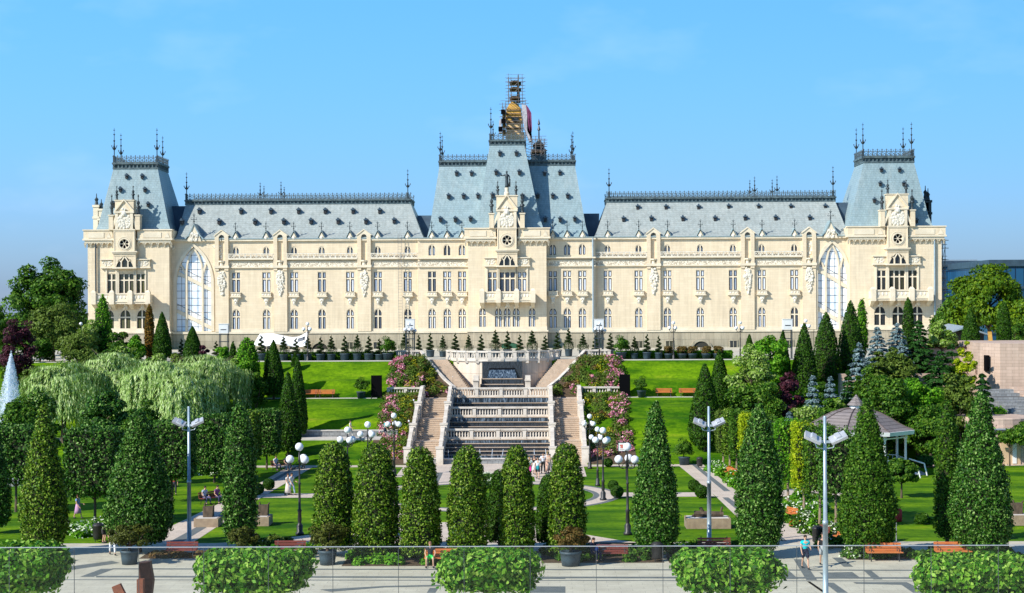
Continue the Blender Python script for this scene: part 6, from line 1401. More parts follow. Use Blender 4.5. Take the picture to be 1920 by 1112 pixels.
for px,py,Y,lb,s in ((727,673,173.4,'bushy potted shrub at the stairs end of the left pot row',1.0),(1165,671,173.4,'bushy potted shrub at the stairs end of the right pot row',1.0),(677,747,164,'round potted shrub on the left slope beside the black panel',.82),(1203,747,164,'round potted shrub on the right slope beside the black panel',.82),(1283,866,143,'wide potted shrub at the foot of the right slope',.9)):
    place('palmpot',palm_pot,(X_(px,Y,py),Y,Tz(X_(px,Y,py),Y)+(.05 if Y>150 else 0)),lb,rz=px*.1,scale=s,group='bushy shrubs in round pots')
def low_pot():
    o=thing('flower_pot','','potted plant'); b=MB(); b.lathe([(.4,0),(.5,.5),(.54,.52),(.54,.6),(.44,.6)],n=14); b.build('pot',M['pot'],o,True); r=rg(6)
    P,Nn=crown_cloud(r,1.5,1.5,1.0,1.0,1200,.16,16,.36,hollow=.2); link('foliage',quadmesh('foliage',leafverts(P,Nn,.16,r,.5),M['l_autumn']),o); return o
for i,px in enumerate((1254,1279,1298,1324,1345)): place('lowpot',low_pot,(X_(px,173.6),173.6,8.43),'%s brownish flowering pot right of the spiral row'%ordn[i],rz=i,group='brownish flowering pots on the terrace')
# globe lamps
def lamp_maker(ng):
    def f():
        o=thing('street_lamp','','street lamp'); b=MB()
        b.lathe([(.26,0),(.26,.12),(.18,.2),(.20,.55),(.13,.65),(.10,.75),(.13,.85),(.10,1.35),(.15,1.45),(.08,1.55),(.065,3.0),(.10,3.06),(.055,3.14),(.05,4.35),(.10,4.42),(.07,4.5),(.05,4.95)],n=10); b.build('pole',M['lamp'],o,True)
        if ng>1:
            b=MB()
            for k in range(3):
                a=math.radians(-95+120*k+25); c,s=math.cos(a),math.sin(a); b.path([(0,0,4.05),(c*.25,s*.25,3.95),(c*.5,s*.5,4.05),(c*.56,s*.56,4.25)],.035,6); b.path([(0,0,4.4),(c*.2,s*.2,4.3),(c*.35,s*.35,4.1)],.02,5); b.lathe([(.05,0),(.12,.06),(.1,.1)],c*.56,s*.56,8,z0=4.22)
            b.build('bracket',M['lamp'],o,True)
        b=MB(); b.ball((0,0,0),.25,14,0,9); gm=b.mesh('globe',M['globe'],True)
        link('globe',gm,o,(0,0,5.25 if ng>1 else 5.15))
        if ng>1:
            for k in range(3):
                a=math.radians(-95+120*k+25); link('globe',gm,o,(math.cos(a)*.56,math.sin(a)*.56,4.52))
        return o
    return f
LG='white globe lamps on dark posts'
lamps=[(562,1003,830,None,4,'four globe lamp on the left lawn beside the walking couple'),(1177,1003,830,None,4,'four globe lamp right of the bullets, beside the framed sign'),(1131,938,801,None,4,'nearest globe lamp of the cluster by the right ring path'),
 (1120.6,911,800,None,4,'middle globe lamp of the cluster at the right ring path'),(1106,879,776,None,4,'rear globe lamp of the cluster beside the right roses'),(652,938,800,None,4,'globe lamp rising behind the leftmost bullet topiary'),
 (690,925,790,None,4,'globe lamp rising between the first two bullet topiaries'),(739,893,774,None,4,'globe lamp before the left rose bed'),(767,835,787,150,1,'short single globe lamp left of the lower stairs'),(776,800,748,156,1,'short single globe lamp left of the upper stair flight'),
 (1094,796,748,156,1,'short single globe lamp right of the stairs'),(1097,835,787,150,1,'lower single globe lamp in the right rose bed'),(577,675,604,173,4,'globe lamp on the terrace in front of the white banner'),(767,672,605,172.9,4,'left globe lamp of the pair by the white floodlight box'),(774,672,608,176,4,'right globe lamp of the pair by the white floodlight box'),
 (1124,672,604,172.9,4,'globe lamp beside the white box right of the bastion'),(1129,672,608,177,4,'rear globe lamp beside the white box right of the bastion'),(1263,671,602,173,4,'globe lamp on the terrace in the middle of the right wing'),(1388,664,602,173,4,'globe lamp near the right end of the terrace'),(1511,662,598,176,4,'globe lamp between clipped cones before the right stair window'),
 (152,668,604,176,4,'globe lamp left of the palace corner by the big tree'),(849,712,702,168.4,1,'tiny globe light at the foot of the left upper rail')]
for px,b_,t_,Y,ng,lb in lamps:
    if Y is None: p=onflat(px,b_); x,Y,z=p.x,p.y,0.01
    else: x=X_(px,Y,b_); z=Tz(x,Y)+.02
    h=PY(px,t_,Y).z-z
    if lb.startswith('tiny'): z=6.0; h=.9
    place('lamp%d'%ng,lamp_maker(ng),(x,Y,z),lb,rz=(px*7%13)*.05,scale=h/5.5,group=LG)
# white box floodlights on steel frames
def fbox():
    o=thing('floodlight_tower','','floodlight'); b=MB()
    for x in (-.45,.45):
        for y in (-.35,.35): b.tube((x,y,0),(x,y,2.3),.05,n=6)
    for z in (.9,1.6,2.25):
        for y in (-.35,.35): b.box(-.45,.45,y-.03,y+.03,z-.03,z+.03)
    b.build('frame',M['iron'],o); b=MB(); b.box(-.5,.5,-.4,.4,2.32,3.1); b.box(-.3,.3,-.43,-.40,2.62,2.68,1); b.box(-.54,.54,-.44,.44,3.1,3.15,0); b.build('housing',[M['white'],M['frame']],o); return o
for px,pt,lb in ((420,607,'white floodlight box on a frame before the left wing pilaster'),(769,598,'white floodlight box on a frame left of the bastion'),(1123,598,'white floodlight box on a frame right of the bastion'),(1476,598,'white floodlight box on a frame among the right cones')):
    Y=175.6 if px!=1476 else 172; z=8.45; h=PY(px,pt,Y).z-z; place('fbox',fbox,(X_(px,Y),Y,z),lb,scale=(1,1,h/3.15),group='white floodlight boxes facing the palace')
# black panels on the slope
for px,lb in ((706,'black upright panel on the left slope'),(1171.5,'black upright panel on the right slope')):
    Y=164.2; x=X_(px,Y,720); o=thing('display_panel',lb,'panel',(x,Y,4.9),group='black panels on the slope'); b=MB(); b.box(-.55,.55,-.12,.12,.12,2.3); b.box(-.5,.5,-.13,-.121,.2,2.22,0); b.build('board',[M['black'],M['frame']],o); b=MB()
    for s in (-.5,.5): b.box(s-.05,s+.05,-.3,.3,-.1,.12); b.box(s-.05,s+.05,.1,.16,.12,1.6)
    b.build('support',M['frame'],o)
# tall steel floodlight poles
def fpole(px,base,top,Y,label,hs,x2=None):
    if Y is None: p=onflat(px,base); x,Y=p.x,p.y
    else: x=X_(px,Y,900)
    h=PY(px,top,Y).z; o=thing('floodlight_pole',label,'light pole',(x,Y,0),group='tall galvanised floodlight poles'); b=MB()
    b.lathe([(.2,0),(.2,.04),(.135,.05),(.12,h*.45),(.13,h*.45),(.13,h*.47),(.095,h*.47),(.07,h-.05),(.06,h)],n=12); b.build('pole',M['galv'],o,True)
    b=MB(); za=h-1.25*hs; b.box(-.55*hs,.55*hs,-.06,.06,za-.06,za+.06); b.path([(-.5*hs,0,za),(-.4*hs,-.05,za-.28*hs),(0,-.05,za-.35*hs)],.025,6); b.path([(.5*hs,0,za),(.4*hs,-.05,za-.28*hs),(0,-.05,za-.35*hs)],.025,6); b.build('crossbar',M['galv'],o)
    for s in (-1,1):
        b=MB(); b.box(-.42*hs,.42*hs,-.28*hs,.28*hs,-.04,.10*hs); b.box(-.38*hs,.38*hs,-.24*hs,.24*hs,-.055,-.04,1); b.xz([(-.15*hs,.10*hs),(.2*hs,.10*hs),(.12*hs,.2*hs),(-.1*hs,.2*hs)],-.2*hs,.2*hs)
        q=b.build('floodlight',[M['silver'],M['globe']],o); q.location=(s*.62*hs,-.12,za+.18*hs); q.rotation_euler=(math.radians(28),math.radians(-24*s),0)
fpole(355,1024,762,None,'steel floodlight pole on the left standing behind the maroon bench',.9); fpole(1330,1026,762,None,'steel floodlight pole on the right lawn edge',.9); fpole(1547,1150,780,74,'nearest steel floodlight pole, in front of the man in black',.95)
# benches
def bench_maker(m):
    def f():
        o=thing('bench','','bench'); b=MB()
        for z in (.52,.66,.80): b.box(-.9,.9,.22+(z-.5)*.25,.26+(z-.5)*.25,z-.05,z+.06)
        b.build('backrest',M[m],o); b=MB()
        for y in (-.22,-.08,.06,.18): b.box(-.9,.9,y-.06,y+.05,.42,.46)
        b.build('seat',M[m],o)
        for x in (-.7,.7):
            b=MB(); b.path([(x,-.25,0),(x,-.2,.25),(x,-.24,.42),(x,.2,.42)],.03,6); b.path([(x,.28,0),(x,.2,.25),(x,.22,.45),(x,.36,.92)],.03,6); b.path([(x,-.24,.42),(x,-.26,.6),(x,.1,.64),(x,.26,.62)],.02,5); b.build('leg',M['lamp'],o)
        return o
    return f
bn=[(340,1046,'maroon',1.0,0,'maroon bench behind the glass, beside the left floodlight pole'),(543,1044,'maroon',1.0,0,'maroon bench above the second clipped maple'),(1148,1052,'maroon',1.0,0,'maroon bench right of the seated person with the blue bag'),(1340,1040,'maroon',1.05,0,'maroon bench half hidden behind the fourth clipped maple'),
 (828,1062,'orange',1.05,0,'orange bench with the seated man in green shorts'),(1658,1052,'orange',1.1,0,'bright orange bench left of the wide cone foot'),(1787,1050,'orange',1.1,0,'bright orange bench at the foot of the rightmost cone'),
 (1577,1018,'orange',.8,-1.2,'small orange bench side on by the row of pleached trees'),(1480,972,'orange',.8,-1.2,'small orange bench facing the right path'),(1365,893,'orange',.8,-1.2,'small orange bench among the white flowers far up the right path'),(1380,862,'orange',1.1,0,'long orange bench behind the far pleached trees'),
 (526,882,'maroon',1.0,.9,'bench with two seated people at the far left path'),(395,945,'maroon',1.0,.9,'shaded bench with seated people on the left path'),(1540,1008,'maroon',.8,-1.3,'dark curled iron bench beside the litter bin')]
for px,py,m,s,rz,lb in bn:
    p=onflat(px,py); place('bench'+m,bench_maker(m),(p.x,p.y,.02),lb,rz=rz,scale=s,group='park benches')
for px,lb in ((580,'orange bench on the left slope, the farther left one'),(612,'orange bench on the left slope nearer the stairs'),(1245,'orange bench on the right slope nearer the stairs'),(1289,'orange bench on the right slope, the farther right one')):
    Y=164.3; place('benchorange',bench_maker('orange'),(X_(px,Y,742),Y,4.92),lb,scale=.95,group='park benches')
def bin_maker():
    o=thing('litter_bin','','bin'); b=MB(); b.lathe([(.20,.12),(.28,.2),(.30,.85),(.33,.87),(.33,.93),(.26,.93)],n=12); b.build('bin_body',M['lamp'],o,True); b=MB()
    for a in range(3): b.tube((.22*math.cos(a*2.09),.22*math.sin(a*2.09),.0),(.2*math.cos(a*2.09),.2*math.sin(a*2.09),.16),.025,n=5)
    b.lathe([(.3,.93),(.2,1.02),(.02,1.05)],n=12); b.build('lid_and_feet',M['lamp'],o); return o
for px,py,s,lb in ((1232,1053,1.05,'dark litter bin at the foot of the tall pointed cone'),(1533,1022,1.1,'litter bin beside the man in black by the right path'),(184,1016,1.1,'litter bin by the bending person on the left'),(1312,877,.9,'litter bin at the top of the right path')):
    p=onflat(px,py); place('bin',bin_maker,(p.x,p.y,.02),lb,scale=s,group='dark litter bins')
# big pots with clipped shrubs at the plaza edge
def bigpot(px,pb,pt,wp,st,ws,m,label,seed):
    p=onflat(px,pb); s=p.y/F_; x,Y=p.x,p.y; hp=PY(px,pt,Y).z; rp=wp*s/2; o=thing('potted_shrub',label,'potted plant',(x,Y,.02),group='large potted shrubs on the plaza'); b=MB()
    b.lathe([(rp*.82,0),(rp*.92,hp*.5),(rp*.97,hp*.82),(rp*1.04,hp*.84),(rp*1.04,hp),(rp*.9,hp),(rp*.85,hp*.9)],n=20); b.build('pot',M['pot'],o,True)
    H=PY(px,st,Y).z; W=ws*s; r=rg(seed); P,Nn=crown_cloud(r,W,W,(H-hp)*1.0,hp+(H-hp)*.52,7000,.13,46,.26,hollow=.45); P[:,2]=np.where(P[:,2]<hp+.15,P[:,2]+.2,P[:,2])
    link('foliage',quadmesh('foliage',leafverts(P,Nn,.12,r,.5),M[m if m!='l_yew' else 'l_juniper']),o); b=MB(); b.path([(0,0,hp*.8),(0,0,hp+.3)],[.1,.08],7)
    for a in range(6): b.path([(0,0,hp+.2),(math.cos(a)*W*.2,math.sin(a)*W*.2,hp+.5),(math.cos(a)*W*.34,math.sin(a)*W*.34,hp+(H-hp)*.7)],[.06,.04,.015],5)
    b.build('stem',M['bark'],o)
bigpot(243,1058,1032,34,978,90,'l_yew','large potted dark shrub before the widest cone',401); bigpot(455,1050,1026,30,988,78,'l_yew','large potted dark shrub before the narrow column topiary',402)
bigpot(614,1059,1032,34,980,78,'l_yew','large potted dark shrub before the leftmost bullet topiary',403); bigpot(1070,1061,1034,40,985,70,'l_autumn','large potted reddish shrub beside the seated person',404)
# planter boxes with bark and log sculptures
def planter(px,pb,w,h,label,kind,d=1.6):
    p=onflat(px,pb); s=p.y/F_; W=w*s; Hh=h*s; o=thing('planter_box',label,'planter',(p.x,p.y,.01),group='stone planter boxes on the lawns'); b=MB()
    b.box(-W/2,W/2,0,d,0,Hh); b.box(-W/2+.12,W/2-.12,.12,d-.12,Hh,Hh+.02,1); b.build('box',[mat('planter_stone',(.36,.27,.18),(.26,.19,.13),3,.8) if 'planter_stone' not in bpy.data.materials else bpy.data.materials['planter_stone'],M['kerb']],o)
    b=MB()
    if kind=='log': 
        b.tube((-W*.3,d*.5,Hh+.22),(W*.36,d*.45,Hh+.2),.2,.16,8); b.tube((-W*.1,d*.5,Hh+.3),(-W*.16,d*.5,Hh+.62),.13,.1,7); b.tube((W*.3,d*.45,Hh+.25),(W*.33,d*.45,Hh+.66),.08,.07,7); b.tube((-W*.34,d*.55,Hh+.08),(W*.2,d*.7,Hh+.1),.1,.08,7)
    else: b.frus((-.3,.3,d*.35,d*.75),Hh,(-.34,.34,d*.4,d*.7),Hh+.7); b.tube((.2,d*.5,Hh+.6),(.42,d*.5,Hh+.85),.07,.04,6); b.tube((-.2,d*.5,Hh+.6),(-.25,d*.5,Hh+.9),.08,.05,6)
    b.build('wood_sculpture',M['bark'],o)
planter(1329,992,83,19,'long stone planter with a carved log on the right lawn','log'); planter(386,989,46,16,'stone planter with a wooden stump on the left lawn','stump'); planter(490,987,28,17,'stone planter half hidden by the narrow column topiary','stump'); planter(1914,986,34,19,'stone planter cut off by the right edge','stump')
# framed sign
p=onflat(1166,900); o=thing('framed_sign','small framed sign with a red figure beside the four globe lamp','sign',(p.x,p.y,0)); h=PY(1166,829,p.y).z; b=MB(); b.tube((.35,0.05,0),(.35,0.05,h),.04,n=6); b.path([(.35,.05,h),(0,.05,h+.1),(-.33,.05,h)],.025,5); b.build('post',M['lamp'],o)
b=MB(); b.strip([(-.3,h-.75),(.3,h-.75),(.3,h-.03),(-.3,h-.03)],.06,-.02,.04,0,True); b.box(-.28,.28,0,.03,h-.72,h-.05,1); b.build('board',[M['lamp'],M['white']],o)
b=MB(); b.xz([(-.14,h-.22),(.08,h-.2),(.16,h-.3),(.05,h-.36),(.18,h-.44),(.02,h-.5),(-.16,h-.46),(-.05,h-.38),(-.17,h-.3)],-.008,-.001); b.box(-.12,.14,-.008,-.001,h-.6,h-.57); b.build('red_figure',mat('sign_red',(.65,.16,.12)),o)
# white banner sheet with faded lettering hung on the plinth
o=thing('hanging_banner','white sheet banner sagging along the palace plinth with illegible grey letters','banner',(X_(525,222.5),222.5,Z_(650,222.5))); ox,oy,oz=o.location
top=[(487,626),(512,625),(530,628.5),(548,632),(560,631),(570,626),(577,621)]; bot=[(474,648),(500,649),(520,645),(535,648),(552,650),(565,650),(573,648)]
b=MB(); nt_=24
def li(L_,u):
    a=u*(len(L_)-1); i=min(int(a),len(L_)-2); f=a-i; return (L_[i][0]*(1-f)+L_[i+1][0]*f, L_[i][1]*(1-f)+L_[i+1][1]*f)
for i in range(nt_+1):
    for j in range(7):
        u=i/nt_; v=j/6; t_=li(top,u); q=li(bot,u); Yb=222.6+.35*math.sin(u*9+v*2)*v+.5*(1-v)*math.sin(u*3.1)-1.3*v; P_=PY(t_[0]*(1-v)+q[0]*v,t_[1]*(1-v)+q[1]*v,Yb); b.v.append((P_.x-ox,P_.y-oy,P_.z-oz))
for i in range(nt_):
    for j in range(6): b.f.append((i*7+j,i*7+j+1,(i+1)*7+j+1,(i+1)*7+j)); b.m.append(0)
q=b.build('sheet',M['cloth'],o,True); sm=q.modifiers.new('thick','SOLIDIFY'); sm.thickness=.03
b=MB()
for k in range(9):
    u=.70+.026*k; t_=li(top,u); q_=li(bot,u); px=t_[0]*.62+q_[0]*.38; py=t_[1]*.62+q_[1]*.38; P_=PY(px,py,221.2); x,z=P_.x-ox,P_.z-oz
    b.box(x-.08,x+.05,-1.32,-1.29,z-.28,z+.22); 
    if k%2: b.box(x+.05,x+.16,-1.32,-1.29,z+.1,z+.2)
q=b.build('lettering',M['letters'],o); 
b=MB(); b.tube((PY(578,600,222).x-ox,-.4,0),(PY(576,648,221).x-ox,-.6,3.2),.06,n=5); b.build('prop',M['scaf'],o)
# fountain jet
p=PZ(14,905,0); Yf=p.y; zt=PY(20,668,Yf).z; o=thing('fountain_jet','tall white fountain jet rising at the left edge','fountain',(p.x,Yf,0)); r=rg(9); n=24000
t=r.uniform(0,1,n)**.9; rad=(1-t)**.75*1.9+.05; a=r.uniform(0,6.283,n); P=np.stack([np.cos(a)*rad*r.uniform(0,1,n)**.8,np.sin(a)*rad*r.uniform(0,1,n)**.8,t*zt+r.normal(0,.15,n)],1); P[:,0]+=.35*t
q=link('spray',quadmesh('spray',leafverts(P,np.tile(np.array([[0,-1,.2]]),(n,1)),.10,r,.8,.4,np.tile(np.array([[0,0,1.0]]),(n,1))),M['spray']),o); q['kind']='stuff'
b=MB(); b.lathe([(.45,0),(.38,zt*.3),(.22,zt*.65),(.07,zt*.9),(.01,zt*.96)],.15,0,12); b.build('water_column',M['spray'],o,True)
b=MB(); b.lathe([(3.2,0),(3.2,.45),(2.9,.45),(2.9,.3),(.1,.3)],0,0,28); b.build('basin',M['kerb'],o)
# ------------------------------------------------------------------ gazebo
def gazebo():
    pc=PZ(1606,888,0); Y=pc.y; x=pc.x; s=Y/F_; o=thing('gazebo','white gazebo with a bell shaped brown shingle roof and small cupola','gazebo',(x,Y,0)); n=8; a0=math.pi/8
    R_=97*s/math.cos(a0)*1.0; ze=PY(1606,811,Y-R_*.9).z; z1=PY(1606,765,Y).z; z2=PY(1606,740,Y).z
    prof=[(R_*a_,ze+(z1-ze)*b_) for a_,b_ in ((1,0),(.87,.12),(.74,.30),(.59,.55),(.43,.77),(.26,.92),(.10,1))]
    b=MB(); b.lathe(prof,n=n,a0=a0); b.build('roof',M['shingle'],o)
    b=MB()
    for k in range(n):
        a=a0+2*math.pi*k/n; b.path([(math.cos(a)*r_*1.004,math.sin(a)*r_*1.004,z_+.03) for r_,z_ in prof],.045,5)
    b.build('ridge_strip',mat('roof_ridge',(.12,.09,.085)),o)
    b=MB(); b.lathe([(R_*1.01,ze-.34),(R_*1.02,ze-.02),(R_*.96,ze+.02),(R_*.96,ze-.34)],n=n,a0=a0); b.build('fascia',M['white'],o)
    b=MB(); b.lathe([(.55,z1-.1),(.55,z1+.25)],n=n,a0=a0); b.lathe([(.78,z1+.25),(.5,z1+.55),(.25,z1+.85),(.04,z2)],0,0,n,1,a0=a0); b.build('cupola',[M['white'],M['shingle']],o)
    for k in range(n):
        a=a0+2*math.pi*k/n; c,s_=math.cos(a)*R_*.86,math.sin(a)*R_*.86
        b=MB(); b.lathe([(.16,.5),(.16,.65),(.11,.7),(.10,ze-.75),(.16,ze-.7),(.16,ze-.34)],c,s_,8); b.build('column',M['white'],o)
        a2=a+2*math.pi/n; d=(math.cos(a2)*R_*.86,math.sin(a2)*R_*.86)
        b=MB(); b.tube((c,s_,ze-.6),(d[0],d[1],ze-.6),.07,n=4)
        if k!=4:
            b.tube((c,s_,1.4),(d[0],d[1],1.4),.05,n=4); b.tube((c,s_,.7),(d[0],d[1],.7),.04,n=4)
            for j in range(1,7): b.tube((c+(d[0]-c)*j/7,s_+(d[1]-s_)*j/7,.7),(c+(d[0]-c)*j/7,s_+(d[1]-s_)*j/7,1.4),.025,n=4)
        b.build('railing',M['white'],o)
    b=MB(); b.lathe([(R_*.95,0),(R_*.95,.5),(.1,.5)],n=n,a0=a0); b.build('floor',M['kerb'],o)
    b=MB()
    for i in range(3): b.box(R_*.9+.3*i,R_*.9+.3+.3*i,-1,1,0,.5-.16*i)
    for s_ in (-1,1): b.path([(R_*.88,s_*1.05,1.35),(R_*1.15,s_*1.05,1.0),(R_*1.2,s_*1.05,0)],.06,5)
    q=b.build('entry_steps',M['white'],o); q.rotation_euler=(0,0,-.5)
gazebo()
# ------------------------------------------------------------------ right side buildings
Yw=168; xa=X_(1690,Yw); xb=X_(1853,Yw); b=MB(); zt=PY(1780,653,Yw).z; b.box(xa,xb-.0,Yw,Yw+1,T(Yw)-3,zt); b.box(xa,xb,Yw-.1,Yw+1.1,zt,zt+.15,1); tag(b.build('retaining_wall',[M['pinkstone'],M['rustdark']]),'long pink stone retaining wall right of the palace','wall')
Yb=160; b=MB(); xa=X_(1853,Yb); zt2=PY(1880,644,Yb).z; o=thing('stone_block','tall pink stone building block at the right edge','building',(xa,Yb,0))
b.add([(xa,Yb+3,2),(xa+1.15,Yb,2),(xa+14,Yb-1.5,2),(xa+14,Yb+14,2),(xa,Yb+14,2),(xa,Yb+3,zt2),(xa+1.15,Yb,zt2),(xa+14,Yb-1.5,zt2),(xa+14,Yb+14,zt2),(xa,Yb+14,zt2)],[(0,1,6,5),(1,2,7,6),(2,3,8,7),(3,4,9,8),(4,0,5,9),(5,6,7,8,9)])
b.build('wall',M['pinkstone'],o,world=True); b=MB(); b.box(.15,.45,1.25,2.2,PY(1857,697,Yb).z,PY(1857,667,Yb).z); q=b.build('slit_window',M['black'],o)
q.location=(0,.0,0)
b=MB(); b.box(xa-14,xa+.4,Yb+4,Yb+5,3,PY(1840,700,Yb+4).z); tag(b.build('lower_wall',M['pinkstone']),'lower pink stone wall beneath the dark railing','wall')
o=thing('railing','dark metal railing on the lower pink wall','railing',(X_(1780,164),163.9,PY(1840,700,164).z)); L_=X_(1862,164)-X_(1780,164); b=MB()
for i in range(6): b.box(L_*i/5-.04,L_*i/5+.04,0,.08,0,.95)
for z in (.95,.5): b.box(0,L_,.01,.07,z,z+.06)
b.build('rail',M['rustdark'],o)
o=thing('amphitheatre_steps','wide stone seating steps descending at the right edge','steps',(X_(1855,156),148,0)); b=MB(); 
for i in range(9):
    y0_=158.5-i*1.1; z=PY(1880,729,158.5).z-i*.32; b.box(X_(1846+i*5,156),X_(1846+i*5,156)+3.2,y0_-1.1,y0_,2,z); b.box(X_(1846+i*5,156)+3.2,X_(1990,156),y0_-1.1,y0_,2,z+.18,1)
b.build('tread',[M['greystone'],M['pinkstone']],o,world=True)
Yl=142.5; o=thing('service_building','low pink stone service building with a white door under planted roof','building',(X_(1872,Yl),Yl,0)); z1=PY(1890,806,Yl).z; z2=PY(1890,786,Yl+1).z; xa=X_(1862,Yl); b=MB()
b.box(xa,xa+12,Yl,Yl+6,0,z1); b.box(X_(1875,Yl)-xa+xa,X_(1912,Yl),Yl-.12,Yl-.002,0,z1-.1,2); b.box(xa-.2,xa+12,Yl-.3,Yl+.2,z1,z1+.12,3); b.build('wall',[M['pinkstone'],M['pinkstone'],mat('beige_render',(.58,.42,.26),(.5,.36,.22)),M['galv']],o,world=True)
b=MB(); b.lathe([(3.4,0),(3.4,z2-z1),(3.2,z2-z1+.1)],X_(1885,Yl),Yl+4.2,24,0,z0=z1+.001); b.build('roof_planter',M['pinkstone'],o,world=True)
b=MB(); b.box(X_(1896.5,Yl),X_(1904,Yl),Yl-.18,Yl-.121,.1,PY(1900,829,Yl).z); b.build('door',M['white'],o,world=True)
# blue glass offices
def office(x0,x1,top,Y,label,roofx=None):
    a,c=X_(x0,Y),X_(x1,Y); z=PY((x0+x1)/2,top,Y).z; o=thing('office_building',label,'building',(a,Y,0),group='blue glass office blocks'); b=MB(); b.box(a,c,Y,Y+30,-1,z-1.2); b.build('glass_facade',M['blueglass'],o,world=True)
    b=MB(); b.box(a-.2,c+.2,Y-.3,Y+30,z-1.2,z,0); 
    for k in range(1,7): b.box(a,c,Y-.16,Y-.002,z-1.2-k*4.2*Y/300,z-.7-k*4.2*Y/300,0)
    b.build('floor_band',M['slate_dark'],o,world=True); return o,a,c,z
office(1755,1858,489,330,'blue glass office block right behind the palace scaffold'); office(1856,1960,487,300,'nearer blue glass office block at the right edge')
o=thing('rooftop_louvre','grey rooftop louvre frame on the far office block','roof structure',(X_(1780,332),332,0)); b=MB(); zz=PY(1800,484,332).z; b.box(X_(1764,332),X_(1833,332),332,336,zz-1.3,zz-.3,0)
for px in (1766,1789,1812,1831): b.box(X_(px,332),X_(px,332)+.5,332.2,335,zz-3,zz-1.3)
b.build('frame',M['galv'],o,world=True)
o=thing('canopy','small pavilion with pale sloping canopy roof beside the palace','pavilion',(X_(1800,182),182,8.4)); b=MB(); b.box(X_(1788,182),X_(1845,182),182,187,8.3,PY(1800,622,182).z); b.build('wall',M['recess'],o,world=True)
b=MB(); x0_,x1_=X_(1783,181),X_(1808,181); b.add([(x0_,180,PY(1785,620,181).z),(x1_,180,PY(1806,612,181).z),(x1_,188,PY(1806,608,181).z),(x0_,188,PY(1785,616,181).z)],[(0,1,2,3)]); b.add([(x1_,180,PY(1806,612,181).z),(X_(1850,181),180,PY(1850,626,181).z),(X_(1850,181),188,PY(1850,622,181).z),(x1_,188,PY(1806,608,181).z)],[(0,1,2,3)]); q=b.build('roof',M['galv'],o,world=True); sm=q.modifiers.new('thick','SOLIDIFY'); sm.thickness=.15
o=thing('marker_post','slanting orange post on the raised wall','post',(X_(1857,172),172,PY(1857,642,172).z)); b=MB(); b.add([(-.15,-.1,0),(.22,-.1,0),(.1,-.1,1.15),(-.28,-.1,1.15),(-.15,.1,0),(.22,.1,0),(.1,.1,1.15),(-.28,.1,1.15)],[(0,1,2,3),(7,6,5,4),(0,3,7,4),(1,5,6,2),(3,2,6,7)]); b.build('plank',M['yellow'],o)
p=onflat(1676,1020); o=thing('handrail','short chrome pump handrail on the shaded lawn','rail',(p.x,p.y,0)); b=MB(); b.path([(-.15,0,0),(-.15,0,.9),(.15,0,.9),(.15,0,0)],.035,7); b.tube((.15,0,.9),(.15,0,1.3),.03,n=6); b.build('rail',M['metalrail'],o)
p=onflat(1683,978); o=thing('litter_bin','red round litter bin half hidden by the widest cone','bin',(p.x,p.y,0)); b=MB(); b.lathe([(.25,0),(.3,.1),(.3,.75),(.2,.85),(.05,.88)],n=14); b.build('bin_body',mat('red_paint',(.55,.03,.03)),o,True)
p=onflat(585,768); 
# ------------------------------------------------------------------ near things: clipped maples, steel sculptures, glass balustrade
for i,(px,top,bot,w,lb) in enumerate([(42,1024,1104,168,'clipped box crowned maple at the bottom left corner'),(475,1034,1107,214,'second clipped box crowned maple from the left, lower edge'),(915,1034,1102,190,'middle clipped box crowned maple, left of the potted reddish shrub'),(1364,1034,1104,200,'fourth clipped box crowned maple, left of the turquoise man'),(1832,1044,1118,226,'clipped box crowned maple at the bottom right corner')]):
    Y=64.; x=X_(px,Y,1070); H=PY(px,top+6,Y).z; boxtree('maple_tree',lb,(x,Y,0),H,(w-18)*Y/F_,2.4,PY(px,bot-4,Y-1.3).z,'l_maple',20000,.22,500+i,'clipped box crowned maples along the plaza',rag=.11,round_=.2,pw=3.4,crad=.26)
for px,top,w,kind,lb in ((268,1057,22,0,'bent rust brown steel post sculpture, the taller one'),(226,1094,26,1,'tilted rust brown steel slab beside the taller post')):
    Y=72.; x=X_(px,Y,1090); h=PY(px,top,Y).z; s=Y/F_; W=w*s; o=thing('steel_sculpture',lb,'sculpture',(x,Y,0),group='rust brown steel sculptures on the plaza'); b=MB()
    if kind==0:
        h2=PY(px,1085,Y).z; b.box(-W*.42,W*.12,-.25,.1,0,h2,0); 
        b.add([(-W*.42,.1,0),(W*.3,.1,0),(W*.62,.5,h2*.9),(W*.34,.5,h),(-W*.42,.1,h),(-W*.42,.6,0),(W*.3,.6,0),(W*.62,.9,h2*.9),(W*.34,.9,h),(-W*.42,.6,h)],[(0,1,2,3,4),(9,8,7,6,5),(3,8,9,4),(1,6,7,2),(2,7,8,3),(0,4,9,5)],1)
        b.build('folded_plate',[M['rust'],M['rustdark']],o)
    else:
        b.add([(W*.3,-.12,0),(W*1.4,-.12,0),(W*.0,-.12,h),(-W*.6,-.12,h-.15),(W*.3,.12,0),(W*1.4,.12,0),(W*.0,.12,h),(-W*.6,.12,h-.15)],[(0,1,2,3),(7,6,5,4),(3,2,6,7),(1,5,6,2),(0,3,7,4)]); b.build('slab',M['rust'],o)
